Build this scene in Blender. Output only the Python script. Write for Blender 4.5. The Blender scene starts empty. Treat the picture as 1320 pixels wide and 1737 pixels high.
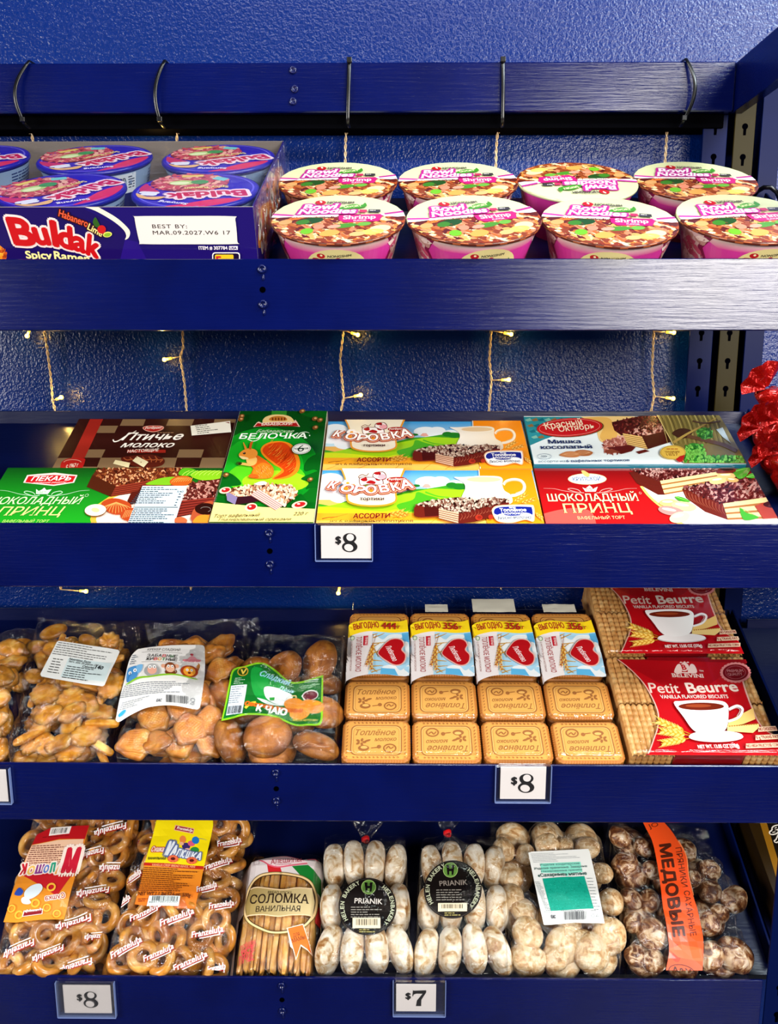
import bpy, math, random
from math import sin, cos, pi, radians, hypot, atan2
from mathutils import Vector, Matrix, noise
from mathutils.geometry import tessellate_polygon

sc = bpy.context.scene
COL = sc.collection

# ------------------------------------------------------------------ camera
F_PX, PITCH, YAW = 1400.0, radians(10.6), radians(0.5)
CAM = Vector((0.0, -0.9, 1.5))
cam_data = bpy.data.cameras.new('camera')
cam = bpy.data.objects.new('camera', cam_data)
COL.objects.link(cam)
cam_data.sensor_fit = 'VERTICAL'
cam_data.sensor_height = 24.0
cam_data.lens = F_PX / 1737.0 * 24.0
cam_data.clip_start = 0.02
cam.location = CAM
cam.rotation_euler = (pi / 2 - PITCH, 0, YAW)
sc.camera = cam

# ------------------------------------------------------------------ view, world, room lights and added fills
vs = sc.view_settings
vs.view_transform = 'Standard'
vs.look = 'None'
vs.gamma = 1.0
vs.use_curve_mapping = False
vs.exposure = 0.13
sc.cycles.max_bounces = 8
sc.cycles.transparent_max_bounces = 16
sc.cycles.sample_clamp_indirect = 4.0
sc.cycles.caustics_reflective = False
sc.cycles.caustics_refractive = False

world = bpy.data.worlds.new('shop_air')
sc.world = world
world.use_nodes = True
world.node_tree.nodes['Background'].inputs[0].default_value = (0.80, 0.87, 1.0, 1)
world.node_tree.nodes['Background'].inputs[1].default_value = 0.02


def area(name, loc, target, sx, sy, power, color):
    d = bpy.data.lights.new(name, 'AREA')
    d.shape = 'RECTANGLE'
    d.size, d.size_y = sx, sy
    d.energy = power
    d.color = color
    o = bpy.data.objects.new(name, d)
    COL.objects.link(o)
    o.location = loc
    o.rotation_euler = (Vector(target) - Vector(loc)).to_track_quat('-Z', 'Y').to_euler()
    return o


# shop window to the right behind the photographer, the ceiling lamp over the aisle, and two added fills
area('shop_window_light', (1.55, -2.45, 2.0), (0.3, 0.1, 1.6), 1.5, 0.92, 98, (1.0, 0.95, 0.88))
area('left_fill_light', (-2.7, -2.0, 1.8), (0.0, 0.05, 1.1), 1.3, 0.9, 84, (1.0, 0.98, 0.95))  # added soft fill from the left, not a lamp of the shop
area('ceiling_lamp_light', (-0.1, -1.0, 2.95), (0.0, 0.0, 1.0), 1.3, 0.12, 17, (1.0, 0.98, 0.95))
area('upper_wall_fill_light', (1.25, -0.7, 2.75), (0.6, 0.3, 2.0), 0.8, 0.4, 42, (0.82, 0.95, 1.0))  # added fill to brighten the upper wall and give it sheen


# ------------------------------------------------------------------ small tools
def lin(c):
    return c / 12.92 if c <= 0.04045 else ((c + 0.055) / 1.055) ** 2.4


def hx(h):
    h = h.lstrip('#')
    if len(h) == 3:
        h = ''.join(k * 2 for k in h)
    return tuple(lin(int(h[i:i + 2], 16) / 255) for i in (0, 2, 4)) + (1.0,)


def mixc(a, b, t):
    return tuple(a[i] + (b[i] - a[i]) * t for i in range(4))


class Frame:
    """A flat place in the shop: origin, and a turn about the X axis."""
    def __init__(self, o, rx):
        self.o = Vector(o)
        self.rx = rx
        self.U = Vector((1, 0, 0))
        self.V = Vector((0, cos(rx), sin(rx)))
        self.W = Vector((0, -sin(rx), cos(rx)))

    def at(self, u, v, w):
        return self.o + self.U * u + self.V * v + self.W * w

    def q(self, x, y, w=0.0):
        d = RAY(x, y)
        o = self.o + self.W * w
        t = (o - CAM).dot(self.W) / d.dot(self.W)
        p = CAM + d * t - o
        return (p.dot(self.U), p.dot(self.V))


_fw = Vector((-sin(YAW) * cos(PITCH), cos(YAW) * cos(PITCH), -sin(PITCH)))
_rt = Vector((cos(YAW), sin(YAW), 0))
_up = _rt.cross(_fw)


def RAY(x, y):
    return _fw + _rt * ((x - 660.0) / F_PX) - _up * ((y - 868.5) / F_PX)


TILT = radians(28.7)
ZT = (1.602, 1.3183, 1.0292, 0.743)
S = [Frame((0, 0, z), TILT) for z in ZT]       # sloping shelf planes through the lip edges
DECK = -0.046                                  # deck surface below that plane
ROOM = Frame((0, 0, 0), 0)
FRONT = Frame((0, 0, 0), pi / 2)               # face of the fascia boards: u = x, v = z, w = towards the aisle


class MB:
    def __init__(self):
        self.v, self.f, self.m, self.c, self.s = [], [], [], [], []

    def add(self, verts, faces, mat=0, col=None, smooth=False):
        b = len(self.v)
        self.v.extend(tuple(p) for p in verts)
        for k, f in enumerate(faces):
            self.f.append([b + i for i in f])
            self.m.append(mat)
            if col is None:
                self.c.append([(1, 1, 1, 1)] * len(f))
            elif callable(col):
                self.c.append([col(verts[i]) for i in f])
            elif isinstance(col[0], (tuple, list)):
                self.c.append([col[i] for i in f])
            else:
                self.c.append([col] * len(f))
            self.s.append(smooth)
        return self

    def join(self, o, mat=0):
        b = len(self.v)
        self.v.extend(o.v)
        self.f.extend([[b + i for i in f] for f in o.f])
        self.m.extend([k + mat for k in o.m])
        self.c.extend(o.c)
        self.s.extend(o.s)
        return self

    def mesh(self, name, mats, off=(0, 0, 0)):
        me = bpy.data.meshes.new(name)
        ox, oy, oz = off
        me.from_pydata([(x - ox, y - oy, z - oz) for x, y, z in self.v], [], self.f)
        for m in (mats if isinstance(mats, (list, tuple)) else [mats]):
            me.materials.append(m)
        me.polygons.foreach_set('material_index', self.m)
        me.polygons.foreach_set('use_smooth', self.s)
        ca = me.color_attributes.new('Col', 'FLOAT_COLOR', 'CORNER')
        ca.data.foreach_set('color', [x for f in self.c for c in f for x in c])
        me.update()
        return me


def props(o, label=None, cat=None, group=None, kind=None):
    if label: o['label'] = label
    if cat: o['category'] = cat
    if group: o['group'] = group
    if kind: o['kind'] = kind
    return o


def link(o, parent=None):
    COL.objects.link(o)
    if parent is not None:
        o.parent = parent
    return o


def thing(name, label, cat, fr, anchor, group=None):
    o = bpy.data.objects.new(name, None)
    o.empty_display_size = 0.02
    link(o)
    o.location = fr.at(*anchor)
    o.rotation_euler = (fr.rx, 0, 0)
    o['_a'] = 0
    del o['_a']
    ANCH[o.name] = anchor
    return props(o, label, cat, group)


ANCH = {}


def whole(name, mb, mats, label, cat, fr, anchor, group=None, kind=None):
    o = bpy.data.objects.new(name, mb.mesh(name, mats, anchor))
    link(o)
    o.location = fr.at(*anchor)
    o.rotation_euler = (fr.rx, 0, 0)
    ANCH[o.name] = anchor
    return props(o, label, cat, group, kind)


def part(name, mb, mats, parent, label=None):
    root = parent
    while root.parent is not None:
        root = root.parent
    o = bpy.data.objects.new(name, mb.mesh(name, mats, ANCH[root.name]))
    link(o, parent)
    if label: o['label'] = label
    return o


def ptmesh(name, mb, mats):
    return mb.mesh(name, mats)


# ------------------------------------------------------------------ shapes
def rrect(u0, u1, v0, v1, r, n=3):
    r = max(1e-5, min(r, (u1 - u0) / 2.001, (v1 - v0) / 2.001))
    out = []
    for cx, cy, a0 in ((u1 - r, v1 - r, 0), (u0 + r, v1 - r, pi / 2), (u0 + r, v0 + r, pi), (u1 - r, v0 + r, 1.5 * pi)):
        for k in range(n + 1):
            a = a0 + k * pi / 2 / n
            out.append((cx + r * cos(a), cy + r * sin(a)))
    return out


def loft(rings, cap=True, mat=0, col=None, smooth=False, closed=False):
    mb = MB()
    n = len(rings[0])
    v = [p for r in rings for p in r]
    f = []
    m = len(rings)
    for i in range(m if closed else m - 1):
        a, b = i * n, ((i + 1) % m) * n
        for k in range(n):
            k2 = (k + 1) % n
            f.append((a + k, a + k2, b + k2, b + k))
    if cap and not closed:
        f.append(tuple(range(n))[::-1])
        f.append(tuple(range((m - 1) * n, m * n)))
    mb.add(v, f, mat, col, smooth)
    return mb


def rbox(u0, u1, v0, v1, w0, w1, r=0.002, c=None, mat=0, col=None, n=2):
    c = r * 0.6 if c is None else c
    A = rrect(u0, u1, v0, v1, r, n)
    B = rrect(u0 + c, u1 - c, v0 + c, v1 - c, max(r - c, r * 0.3), n)
    rings = [[(x, y, w0) for x, y in B], [(x, y, w0 + c) for x, y in A], [(x, y, w1 - c) for x, y in A], [(x, y, w1) for x, y in B]]
    return loft(rings, True, mat, col)


def prism(pts, w0, w1, c=0.0, mat=0, col=None, smooth=False):
    """Extruded outline (counter-clockwise), edges softened by c."""
    n = len(pts)
    cx = sum(p[0] for p in pts) / n
    cy = sum(p[1] for p in pts) / n

    def ins(k):
        out = []
        for i in range(n):
            a, b, d = Vector(pts[i - 1]), Vector(pts[i]), Vector(pts[(i + 1) % n])
            e1, e2 = (b - a).normalized(), (d - b).normalized()
            nn = Vector((-(e1.y + e2.y), e1.x + e2.x))
            if nn.length > 1e-9: nn.normalize()
            out.append((b.x + nn.x * k, b.y + nn.y * k))
        return out
    if c:
        P = ins(c)
        rings = [[(x, y, w0) for x, y in P], [(x, y, w0 + c) for x, y in pts], [(x, y, w1 - c) for x, y in pts], [(x, y, w1) for x, y in P]]
    else:
        rings = [[(x, y, w0) for x, y in pts], [(x, y, w1) for x, y in pts]]
    mb = loft(rings, False, mat, col, smooth)
    for r, w, flip in ((rings[0], w0, True), (rings[-1], w1, False)):
        tri = tessellate_polygon([[Vector((x, y, 0)) for x, y, _ in r]])
        fs = []
        for t in tri:
            a, b, d = (r[i] for i in t)
            ccw = (b[0] - a[0]) * (d[1] - a[1]) - (b[1] - a[1]) * (d[0] - a[0]) > 0
            fs.append(t if ccw != flip else t[::-1])
        mb.add(r, fs, mat, col, smooth)
    return mb


def lathe(profile, n=40, mat=0, col=None, smooth=True, cx=0, cy=0, cap=True):
    """profile: (radius, height) from bottom to top, about the w axis."""
    rings = [[(cx + r * cos(2 * pi * k / n), cy + r * sin(2 * pi * k / n), h) for k in range(n)] for r, h in profile]
    return loft(rings, cap, mat, col, smooth)


def tube(path, r, n=6, mat=0, col=None, cap=True, closed=False, flat=None):
    """Sweep a circle (or ellipse: flat = (ra, rb, up)) along a path of 3-D points."""
    P = [Vector(p) for p in path]
    rings = []
    up = Vector(flat[2]) if flat else None
    prev = None
    for i, p in enumerate(P):
        if closed:
            t = (P[(i + 1) % len(P)] - P[i - 1])
        else:
            t = P[min(i + 1, len(P) - 1)] - P[max(i - 1, 0)]
        t.normalize()
        if up is not None:
            a = up - t * up.dot(t)
        elif prev is None:
            a = Vector((0, 0, 1)) if abs(t.z) < 0.9 else Vector((1, 0, 0))
            a = a - t * a.dot(t)
        else:
            a = prev - t * prev.dot(t)
        a.normalize()
        prev = a
        b = t.cross(a)
        rr = r[i] if isinstance(r, (list, tuple)) else r
        ra, rb = (flat[0], flat[1]) if flat else (rr, rr)
        rings.append([tuple(p + a * (ra * cos(2 * pi * k / n)) + b * (rb * sin(2 * pi * k / n))) for k in range(n)])
    return loft(rings, cap, mat, col, True, closed)


def blob(cx, cy, cz, rx, ry, rz, nu=20, nv=12, e1=1.0, e2=1.0, amp=0.0, fq=30.0, seed=0, mat=0, col=None, rot=None):
    """Super-ellipsoid with a noisy skin."""
    def pw(x, e): return math.copysign(abs(x) ** e, x)
    v, f = [], []
    sd = Vector((seed * 3.17, seed * 1.73, seed * 0.91))
    for j in range(nv + 1):
        th = -pi / 2 + pi * j / nv
        for i in range(nu):
            ph = 2 * pi * i / nu
            p = Vector((rx * pw(cos(th), e1) * pw(cos(ph), e2), ry * pw(cos(th), e1) * pw(sin(ph), e2), rz * pw(sin(th), e1)))
            if amp:
                p *= 1 + amp * noise.noise(p * fq + sd)
            if rot is not None: p = rot @ p
            v.append((cx + p.x, cy + p.y, cz + p.z))
    for j in range(nv):
        for i in range(nu):
            i2 = (i + 1) % nu
            f.append((j * nu + i, j * nu + i2, (j + 1) * nu + i2, (j + 1) * nu + i))
    return MB().add(v, f, mat, col, True)


def spl(pts, closed=False, n=5):
    """Smooth curve through points."""
    out = []
    m = len(pts)
    for i in range(m if closed else m - 1):
        g = lambda j: pts[j % m] if closed else pts[max(0, min(m - 1, j))]
        p0, p1, p2, p3 = g(i - 1), g(i), g(i + 1), g(i + 2)
        for k in range(n):
            t = k / n
            out.append(tuple(0.5 * (2 * b + (c - a) * t + (2 * a - 5 * b + 4 * c - d) * t * t + (3 * b - a - 3 * c + d) * t ** 3) for a, b, c, d in zip(p0, p1, p2, p3)))
    if not closed: out.append(tuple(pts[-1]))
    return out


# ------------------------------------------------------------------ lettering
_TXT = {}


def _loops(s, space):
    c = bpy.data.curves.new('lettering', 'FONT')
    c.body = s
    c.resolution_u = 2
    c.space_character = space
    o = bpy.data.objects.new('lettering', c)
    COL.objects.link(o)
    dg = bpy.context.evaluated_depsgraph_get()
    dg.update()
    cu = o.evaluated_get(dg).to_curve(dg)
    loops = []
    for sp in cu.splines:
        B = sp.bezier_points
        n = len(B)
        L = []
        for i in range(n):
            p, q_ = B[i], B[(i + 1) % n]
            p0, p1, p2, p3 = p.co, p.handle_right, q_.handle_left, q_.co
            straight = (p1 - p0).cross(p3 - p0).length < 1e-5 and (p2 - p0).cross(p3 - p0).length < 1e-5
            for k in range(1 if straight else 4):
                t = k / 4
                r = p0 * (1 - t) ** 3 + p1 * 3 * t * (1 - t) ** 2 + p2 * 3 * t * t * (1 - t) + p3 * t ** 3
                if not L or (L[-1][0] - r.x) ** 2 + (L[-1][1] - r.y) ** 2 > 1e-9: L.append((r.x, r.y))
        if len(L) > 2: loops.append(L)
    o.to_curve_clear()
    bpy.data.objects.remove(o)
    bpy.data.curves.remove(c)
    return loops


def _area(L):
    return sum(L[i - 1][0] * L[i][1] - L[i][0] * L[i - 1][1] for i in range(len(L))) / 2


def glyphs(s, bold=0.0, shear=0.0, serif=0.0, space=1.0):
    key = (s, shear, serif, space)
    if key in _TXT: return _TXT[key]
    loops = _loops(s, space)
    vs_, fs = [], []
    outer, holes, home = [], [], {}
    for k, L in enumerate(loops):
        x, y = L[0]
        best = None
        for j, M in enumerate(loops):
            if j != k and abs(_area(M)) > abs(_area(L)) and in_poly(x, y, M) and (best is None or abs(_area(M)) < abs(_area(loops[best]))): best = j
        if best is not None and (_area(L) > 0) != (_area(loops[best]) > 0): holes.append((L, best))
        else:
            home[k] = len(outer)
            outer.append(L)
    use = {i: [] for i in range(len(outer))}
    for L, j in holes:
        if j in home: use[home[j]].append(L)
    for i, L in enumerate(outer):
        pts = [L] + use[i]
        flat = [p for l in pts for p in l]
        b = len(vs_)
        vs_ += flat
        for t in tessellate_polygon([[Vector((x, y, 0)) for x, y in l] for l in pts]):
            A_, B_, C_ = (flat[k] for k in t)
            ccw = (B_[0] - A_[0]) * (C_[1] - A_[1]) - (B_[1] - A_[1]) * (C_[0] - A_[0]) > 0
            fs.append(tuple(b + k for k in (t if ccw else t[::-1])))
    if serif:
        for sgn, yl in ((1, 0.0), (-1, CAPH)):
            seg = []
            for L in outer:
                for i in range(len(L)):
                    if abs(L[i - 1][1] - yl) < 0.012 and abs(L[i][1] - yl) < 0.012: seg.append(tuple(sorted((L[i - 1][0], L[i][0]))))
            run = []
            for a, b in sorted(seg):
                if run and a <= run[-1][1] + 0.004: run[-1][1] = max(run[-1][1], b)
                else: run.append([a, b])
            for a, b in run:
                if b - a > 0.24 or b - a < 0.02: continue
                i = len(vs_)
                y2 = yl + sgn * 0.05
                vs_ += [(a - serif, yl), (b + serif, yl), (b + serif * 0.3, y2), (a - serif * 0.3, y2)]
                fs.append((i, i + 1, i + 2, i + 3) if sgn > 0 else (i + 3, i + 2, i + 1, i))
    if shear:
        vs_ = [(x + y * shear, y) for x, y in vs_]
    x0 = min((x for x, y in vs_), default=0)
    x1 = max((x for x, y in vs_), default=1)
    _TXT[key] = ([(x - x0, y) for x, y in vs_], fs, x1 - x0)
    return _TXT[key]


def in_poly(u, v, Q):
    c = False
    for i in range(len(Q)):
        (xa, ya), (xb, yb) = Q[i - 1], Q[i]
        if (ya > v) != (yb > v) and u < (xb - xa) * (v - ya) / (yb - ya) + xa: c = not c
    return c


CAPH = 0.69
_g = glyphs('H')
CAPH = max(y for x, y in _g[0])
_TXT.clear()


class Art:
    """Printing on a surface: flat inks laid one over the other, in the (u, v) of a frame."""
    def __init__(self, fr, w, ox=0, oy=0, sc_=1.0, eps=0.00002, raw=False):
        self.fr, self.w, self.ox, self.oy, self.k, self.eps, self.raw = fr, w, ox, oy, sc_, eps, raw
        self.layer = 1
        self.items = []
        self.clip = None

    def q(self, p):
        if self.raw: return (self.ox + p[0] * self.k, self.oy + p[1] * self.k)
        return self.fr.q(self.ox + p[0] / self.k, self.oy + p[1] / self.k, self.w)

    def view(self, ox, oy, k):
        self.ox, self.oy, self.k = ox, oy, k
        return self

    def _put(self, uv, faces, col):
        self.items.append((uv, faces, col, self.layer))
        self.layer += 1

    def poly(self, pts, col, col2=None, uvs=False, ang=None):
        """col2: a second ink the print runs to, from the first point to the farthest one (or along ang)."""
        uv = list(pts) if uvs else [self.q(p) for p in pts]
        tri = tessellate_polygon([[Vector((x, y, 0)) for x, y in uv]])
        fs = []
        for t in tri:
            a, b, d = (uv[i] for i in t)
            fs.append(t if (b[0] - a[0]) * (d[1] - a[1]) - (b[1] - a[1]) * (d[0] - a[0]) > 0 else t[::-1])
        c = hx(col) if isinstance(col, str) else col
        if col2:
            c2 = hx(col2)
            a = radians(ang if ang is not None else -90)
            pr = [x * cos(a) + y * sin(a) for x, y in uv]
            lo, hi = min(pr), max(pr)
            c = [mixc(c, c2, (t - lo) / max(hi - lo, 1e-9)) for t in pr]
        self._put(uv, fs, c)

    def ell(self, cx, cy, rx, ry, col, a0=0, a1=360, rot=0, n=28, col2=None):
        r = radians(rot)
        pts = []
        full = abs(a1 - a0) >= 360
        for i in range(n if full else n + 1):
            a = radians(a0 + (a1 - a0) * i / n)
            x, y = rx * cos(a), ry * sin(a)
            pts.append((cx + x * cos(r) - y * sin(r), cy + x * sin(r) + y * cos(r)))
        self.poly(pts, col, col2)

    def ring(self, cx, cy, rx, ry, t, col, a0=0, a1=360, rot=0, n=32):
        r = radians(rot)
        pts = []
        for i in range(n + 1):
            a = radians(a0 + (a1 - a0) * i / n)
            x, y = rx * cos(a), ry * sin(a)
            pts.append((cx + x * cos(r) - y * sin(r), cy + x * sin(r) + y * cos(r)))
        self.line(pts, t, col)

    def line(self, pts, t, col, t1=None):
        n = len(pts)
        L, R = [], []
        for i, p in enumerate(pts):
            a, b = pts[max(i - 1, 0)], pts[min(i + 1, n - 1)]
            dx, dy = b[0] - a[0], b[1] - a[1]
            l = hypot(dx, dy) or 1
            tt = t if t1 is None else t + (t1 - t) * i / max(n - 1, 1)
            L.append((p[0] - dy / l * tt / 2, p[1] + dx / l * tt / 2))
            R.append((p[0] + dy / l * tt / 2, p[1] - dx / l * tt / 2))
        uv = [self.q(p) for p in L + R]
        fs = []
        for i in range(n - 1):
            f = (i, n + i, n + i + 1, i + 1)
            a, b, d = (uv[k] for k in f[:3])
            fs.append(f if (b[0] - a[0]) * (d[1] - a[1]) - (b[1] - a[1]) * (d[0] - a[0]) > 0 else f[::-1])
        self._put(uv, fs, hx(col) if isinstance(col, str) else col)

    def rect(self, x0, y0, x1, y1, col, r=0, col2=None, ang=None):
        self.poly(rrect(x0, x1, y0, y1, r, 4) if r else [(x0, y0), (x1, y0), (x1, y1), (x0, y1)], col, col2, ang=ang)

    def text(self, s, p0, p1, h, col, bold=0.0, shear=0.0, serif=0.0, out=None, ow=0.03, arch=0.0, up=None, space=1.0, fat=0.0):
        """Lettering whose baseline runs from p0 to p1 and whose capitals are h tall."""
        if out:
            self.text(s, p0, p1, h, out, bold, shear, serif, arch=arch, up=up, space=space, fat=ow)
        fat, bold = fat + max(bold, 0.0) * 0.9, 0.0
        gv, gf, gw = glyphs(s, bold, shear, serif, space)
        if not gf: return
        A, B = Vector(self.q(p0)), Vector(self.q(p1))
        d = B - A
        L = d.length
        d = d / L
        nrm = Vector((-d.y, d.x))
        straight = up is None
        if straight:
            e = (p1[0] - p0[0], p1[1] - p0[1])
            l = hypot(*e)
            up = (e[1] / l * h, -e[0] / l * h) if not self.raw else (-e[1] / l * h, e[0] / l * h)
        H = Vector(self.q((p0[0] + up[0], p0[1] + up[1]))) - A
        hh = H.dot(nrm)
        k = H.dot(d) / hh if abs(hh) > 1e-9 else 0
        if straight: k = 0
        sx, sy = L / gw, hh / CAPH
        uv = []
        for x, y in gv:
            t = x / gw
            yy = y * sy + arch * abs(hh) * (1 - (2 * t - 1) ** 2)
            p = A + d * (x * sx + k * y * sy) + nrm * yy
            uv.append((p.x, p.y))
        fl = hh < 0
        gf = [f[::-1] for f in gf] if fl else gf
        c = hx(col) if isinstance(col, str) else col
        if not fat:
            self._put(uv, gf, c)
            return
        nd = 12 if fat > 0.07 else 6
        r = fat * abs(sy)
        for j in range(nd + (fat > 0.15)):
            a = 2 * pi * (j + 0.25) / nd
            rr = r if j < nd else 0.0
            self.items.append(([(x + rr * cos(a), y + rr * sin(a)) for x, y in uv], gf, c, self.layer + j * 0.25))
        self.layer += nd * 0.25 + 0.5

    def greek(self, x0, y0, x1, y1, rows, col, seed=1, t=0.42, slant=0.0, dy=0.0):
        """Small print: rows of short dashes."""
        rnd = random.Random(seed)
        h = (y1 - y0) / rows
        uv, fs = [], []
        for r in range(rows):
            x = x0
            end = x1 - (0 if r < rows - 1 else rnd.random() * 0.5 * (x1 - x0))
            while x < end:
                l = rnd.uniform(0.9, 3.2) * h
                xe = min(x + l, end)
                ya = y0 + r * h
                if xe - x > 0.2 * h:
                    i = len(uv)
                    for X, Y in ((x, ya), (xe, ya), (xe, ya + h * t), (x, ya + h * t)):
                        uv.append(self.q((X + slant * (Y - y0), Y + dy * (X - x0))))
                    fs.append((i + 3, i + 2, i + 1, i) if not self.raw else (i, i + 1, i + 2, i + 3))
                x = xe + h * 0.45
        if fs: self._put(uv, fs, hx(col))

    def bars(self, x0, y0, x1, y1, col='#111', n=22, seed=2, slant=0.0, dy=0.0):
        rnd = random.Random(seed)
        uv, fs = [], []
        w = (x1 - x0) / n
        for i in range(n):
            b = w * rnd.choice((0.3, 0.45, 0.75))
            k = len(uv)
            x = x0 + i * w
            for X, Y in ((x, y0), (x + b, y0), (x + b, y1), (x, y1)):
                uv.append(self.q((X + slant * (Y - y0), Y + dy * (X - x0))))
            fs.append((k + 3, k + 2, k + 1, k) if not self.raw else (k, k + 1, k + 2, k + 3))
        self._put(uv, fs, hx(col))

    def specks(self, poly, n, cols, size, seed=3, asp=1.6, rot=None, sides=6):
        """Crumbs, noodles, nut pieces printed inside an outline."""
        rnd = random.Random(seed)
        xs = [p[0] for p in poly]
        ys = [p[1] for p in poly]

        def inside(x, y):
            c = False
            for i in range(len(poly)):
                (xa, ya), (xb, yb) = poly[i - 1], poly[i]
                if (ya > y) != (yb > y) and x < (xb - xa) * (y - ya) / (yb - ya) + xa: c = not c
            return c
        per = {}
        tries = 0
        k = 0
        while k < n and tries < n * 12:
            tries += 1
            x, y = rnd.uniform(min(xs), max(xs)), rnd.uniform(min(ys), max(ys))
            if not inside(x, y): continue
            k += 1
            s = size * rnd.uniform(0.6, 1.3)
            a = radians(rot) + rnd.uniform(-0.4, 0.4) if rot is not None else rnd.uniform(0, pi)
            pts = []
            for i in range(sides):
                t = 2 * pi * i / sides
                px, py = s * asp / 2 * cos(t) * rnd.uniform(0.8, 1.2), s / 2 * sin(t) * rnd.uniform(0.8, 1.2)
                pts.append((x + px * cos(a) - py * sin(a), y + px * sin(a) + py * cos(a)))
            ci = rnd.randrange(len(cols))
            per.setdefault(ci, []).append(pts)
        for ci in sorted(per):
            uv, fs = [], []
            for pts in per[ci]:
                b = len(uv)
                qs = [self.q(p) for p in pts]
                ar = sum(qs[i - 1][0] * qs[i][1] - qs[i][0] * qs[i - 1][1] for i in range(len(qs)))
                uv += qs
                f = tuple(range(b, b + len(qs)))
                fs.append(f if ar > 0 else f[::-1])
            self._put(uv, fs, hx(cols[ci]))

    def mb(self, mat=0, bend=None, cut=None, smooth=False, clip=None):
        """All inks as geometry. bend(u, v) -> extra height; cut = grid step for bending; clip = (u0,u1,v0,v1)."""
        out = MB()
        node = {}

        def hnode(i, j):
            if (i, j) not in node: node[(i, j)] = bend(i * cut, j * cut)
            return node[(i, j)]

        def lift(x, y):
            # the bend taken flat over each grid triangle, so that inks laid over one another stay in order
            i, j = math.floor(x / cut), math.floor(y / cut)
            a, b = x / cut - i, y / cut - j
            if a + b <= 1: return hnode(i, j) * (1 - a - b) + hnode(i + 1, j) * a + hnode(i, j + 1) * b
            return hnode(i + 1, j + 1) * (a + b - 1) + hnode(i, j + 1) * (1 - a) + hnode(i + 1, j) * (1 - b)
        for uv, fs, col, lay in self.items:
            w = self.w + lay * self.eps
            per = isinstance(col, list)
            polys = []
            for f in fs:
                polys.append([(uv[i][0], uv[i][1], col[i] if per else col) for i in f])
            if clip:
                for ax, lim, sg in ((0, clip[0], 1), (0, clip[1], -1), (1, clip[2], 1), (1, clip[3], -1)):
                    polys = [r for r in (half(p, ax, lim, sg) for p in polys) if len(r) > 2]
            if cut:
                for ax in (0, 1, 2):
                    nxt = []
                    for p in polys:
                        g = [t[ax] if ax < 2 else t[0] + t[1] for t in p]
                        k0, k1 = math.floor(min(g) / cut + 1e-6), math.floor(max(g) / cut - 1e-6)
                        if k0 >= k1:
                            nxt.append(p)
                            continue
                        for k in range(k0, k1 + 1):
                            r = half(p, ax, k * cut, 1)
                            r = half(r, ax, (k + 1) * cut, -1) if len(r) > 2 else r
                            if len(r) > 2: nxt.append(r)
                    polys = nxt
            for p in polys:
                vs_ = [(x, y, w + (lift(x, y) if bend else 0.0)) for x, y, _ in p]
                out.add(vs_, [tuple(range(len(p)))], mat, [t[2] for t in p], smooth)
        return out


def half(p, ax, lim, sg):
    r = []
    n = len(p)
    for i in range(n):
        a, b = p[i - 1], p[i]
        ca, cb = (a[ax], b[ax]) if ax < 2 else (a[0] + a[1], b[0] + b[1])
        ia, ib = (ca - lim) * sg >= 0, (cb - lim) * sg >= 0
        if ia != ib:
            t = (lim - ca) / (cb - ca)
            r.append((a[0] + (b[0] - a[0]) * t, a[1] + (b[1] - a[1]) * t, mixc(a[2], b[2], t)))
        if ib: r.append(b)
    return r


# ------------------------------------------------------------------ materials
class NT:
    def __init__(self, name):
        self.m = bpy.data.materials.new(name)
        self.m.use_nodes = True
        self.t = self.m.node_tree
        self.b = self.t.nodes['Principled BSDF']

    def n(self, typ, **kw):
        x = self.t.nodes.new(typ)
        for k, v in kw.items():
            if k.startswith('i_'): x.inputs[k[2:].replace('_', ' ')].default_value = v
            else: setattr(x, k, v)
        return x

    def l(self, a, b): self.t.links.new(a, b)

    def set(self, **kw):
        for k, v in kw.items(): self.b.inputs[k.replace('_', ' ')].default_value = v
        return self

    def coords(self, scale=(1, 1, 1), kind='Object'):
        tc = self.n('ShaderNodeTexCoord')
        mp = self.n('ShaderNodeMapping')
        mp.inputs['Scale'].default_value = scale
        self.l(tc.outputs[kind], mp.inputs['Vector'])
        return mp.outputs['Vector']

    def noise(self, vec, scale, detail=3.0, rough=0.55, dist=0.0):
        x = self.n('ShaderNodeTexNoise')
        x.inputs['Scale'].default_value = scale
        x.inputs['Detail'].default_value = detail
        x.inputs['Roughness'].default_value = rough
        x.inputs['Distortion'].default_value = dist
        self.l(vec, x.inputs['Vector'])
        return x.outputs['Fac']

    def ramp(self, fac, stops):
        r = self.n('ShaderNodeValToRGB')
        e = r.color_ramp.elements
        while len(e) < len(stops): e.new(0.5)
        for k, (p, c) in enumerate(stops):
            e[k].position = p
            e[k].color = hx(c) if isinstance(c, str) else c
        self.l(fac, r.inputs['Fac'])
        return r.outputs['Color']

    def bump(self, h, strength=0.3, dist=0.001, prev=None):
        b = self.n('ShaderNodeBump')
        b.inputs['Strength'].default_value = strength
        b.inputs['Distance'].default_value = dist
        self.l(h, b.inputs['Height'])
        if prev is not None: self.l(prev, b.inputs['Normal'])
        return b.outputs['Normal']


def plain(name, col, rough=0.5, metal=0.0, coat=0.0, spec=0.5):
    t = NT(name)
    t.set(Base_Color=hx(col) if isinstance(col, str) else col, Roughness=rough, Metallic=metal, Coat_Weight=coat, Coat_Roughness=0.1, Specular_IOR_Level=spec)
    return t.m


def m_print(name, rough=0.3, coat=0.3):
    t = NT(name)
    a = t.n('ShaderNodeAttribute', attribute_name='Col')
    t.l(a.outputs['Color'], t.b.inputs['Base Color'])
    t.set(Roughness=rough, Coat_Weight=coat, Coat_Roughness=0.06)
    return t.m


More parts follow.
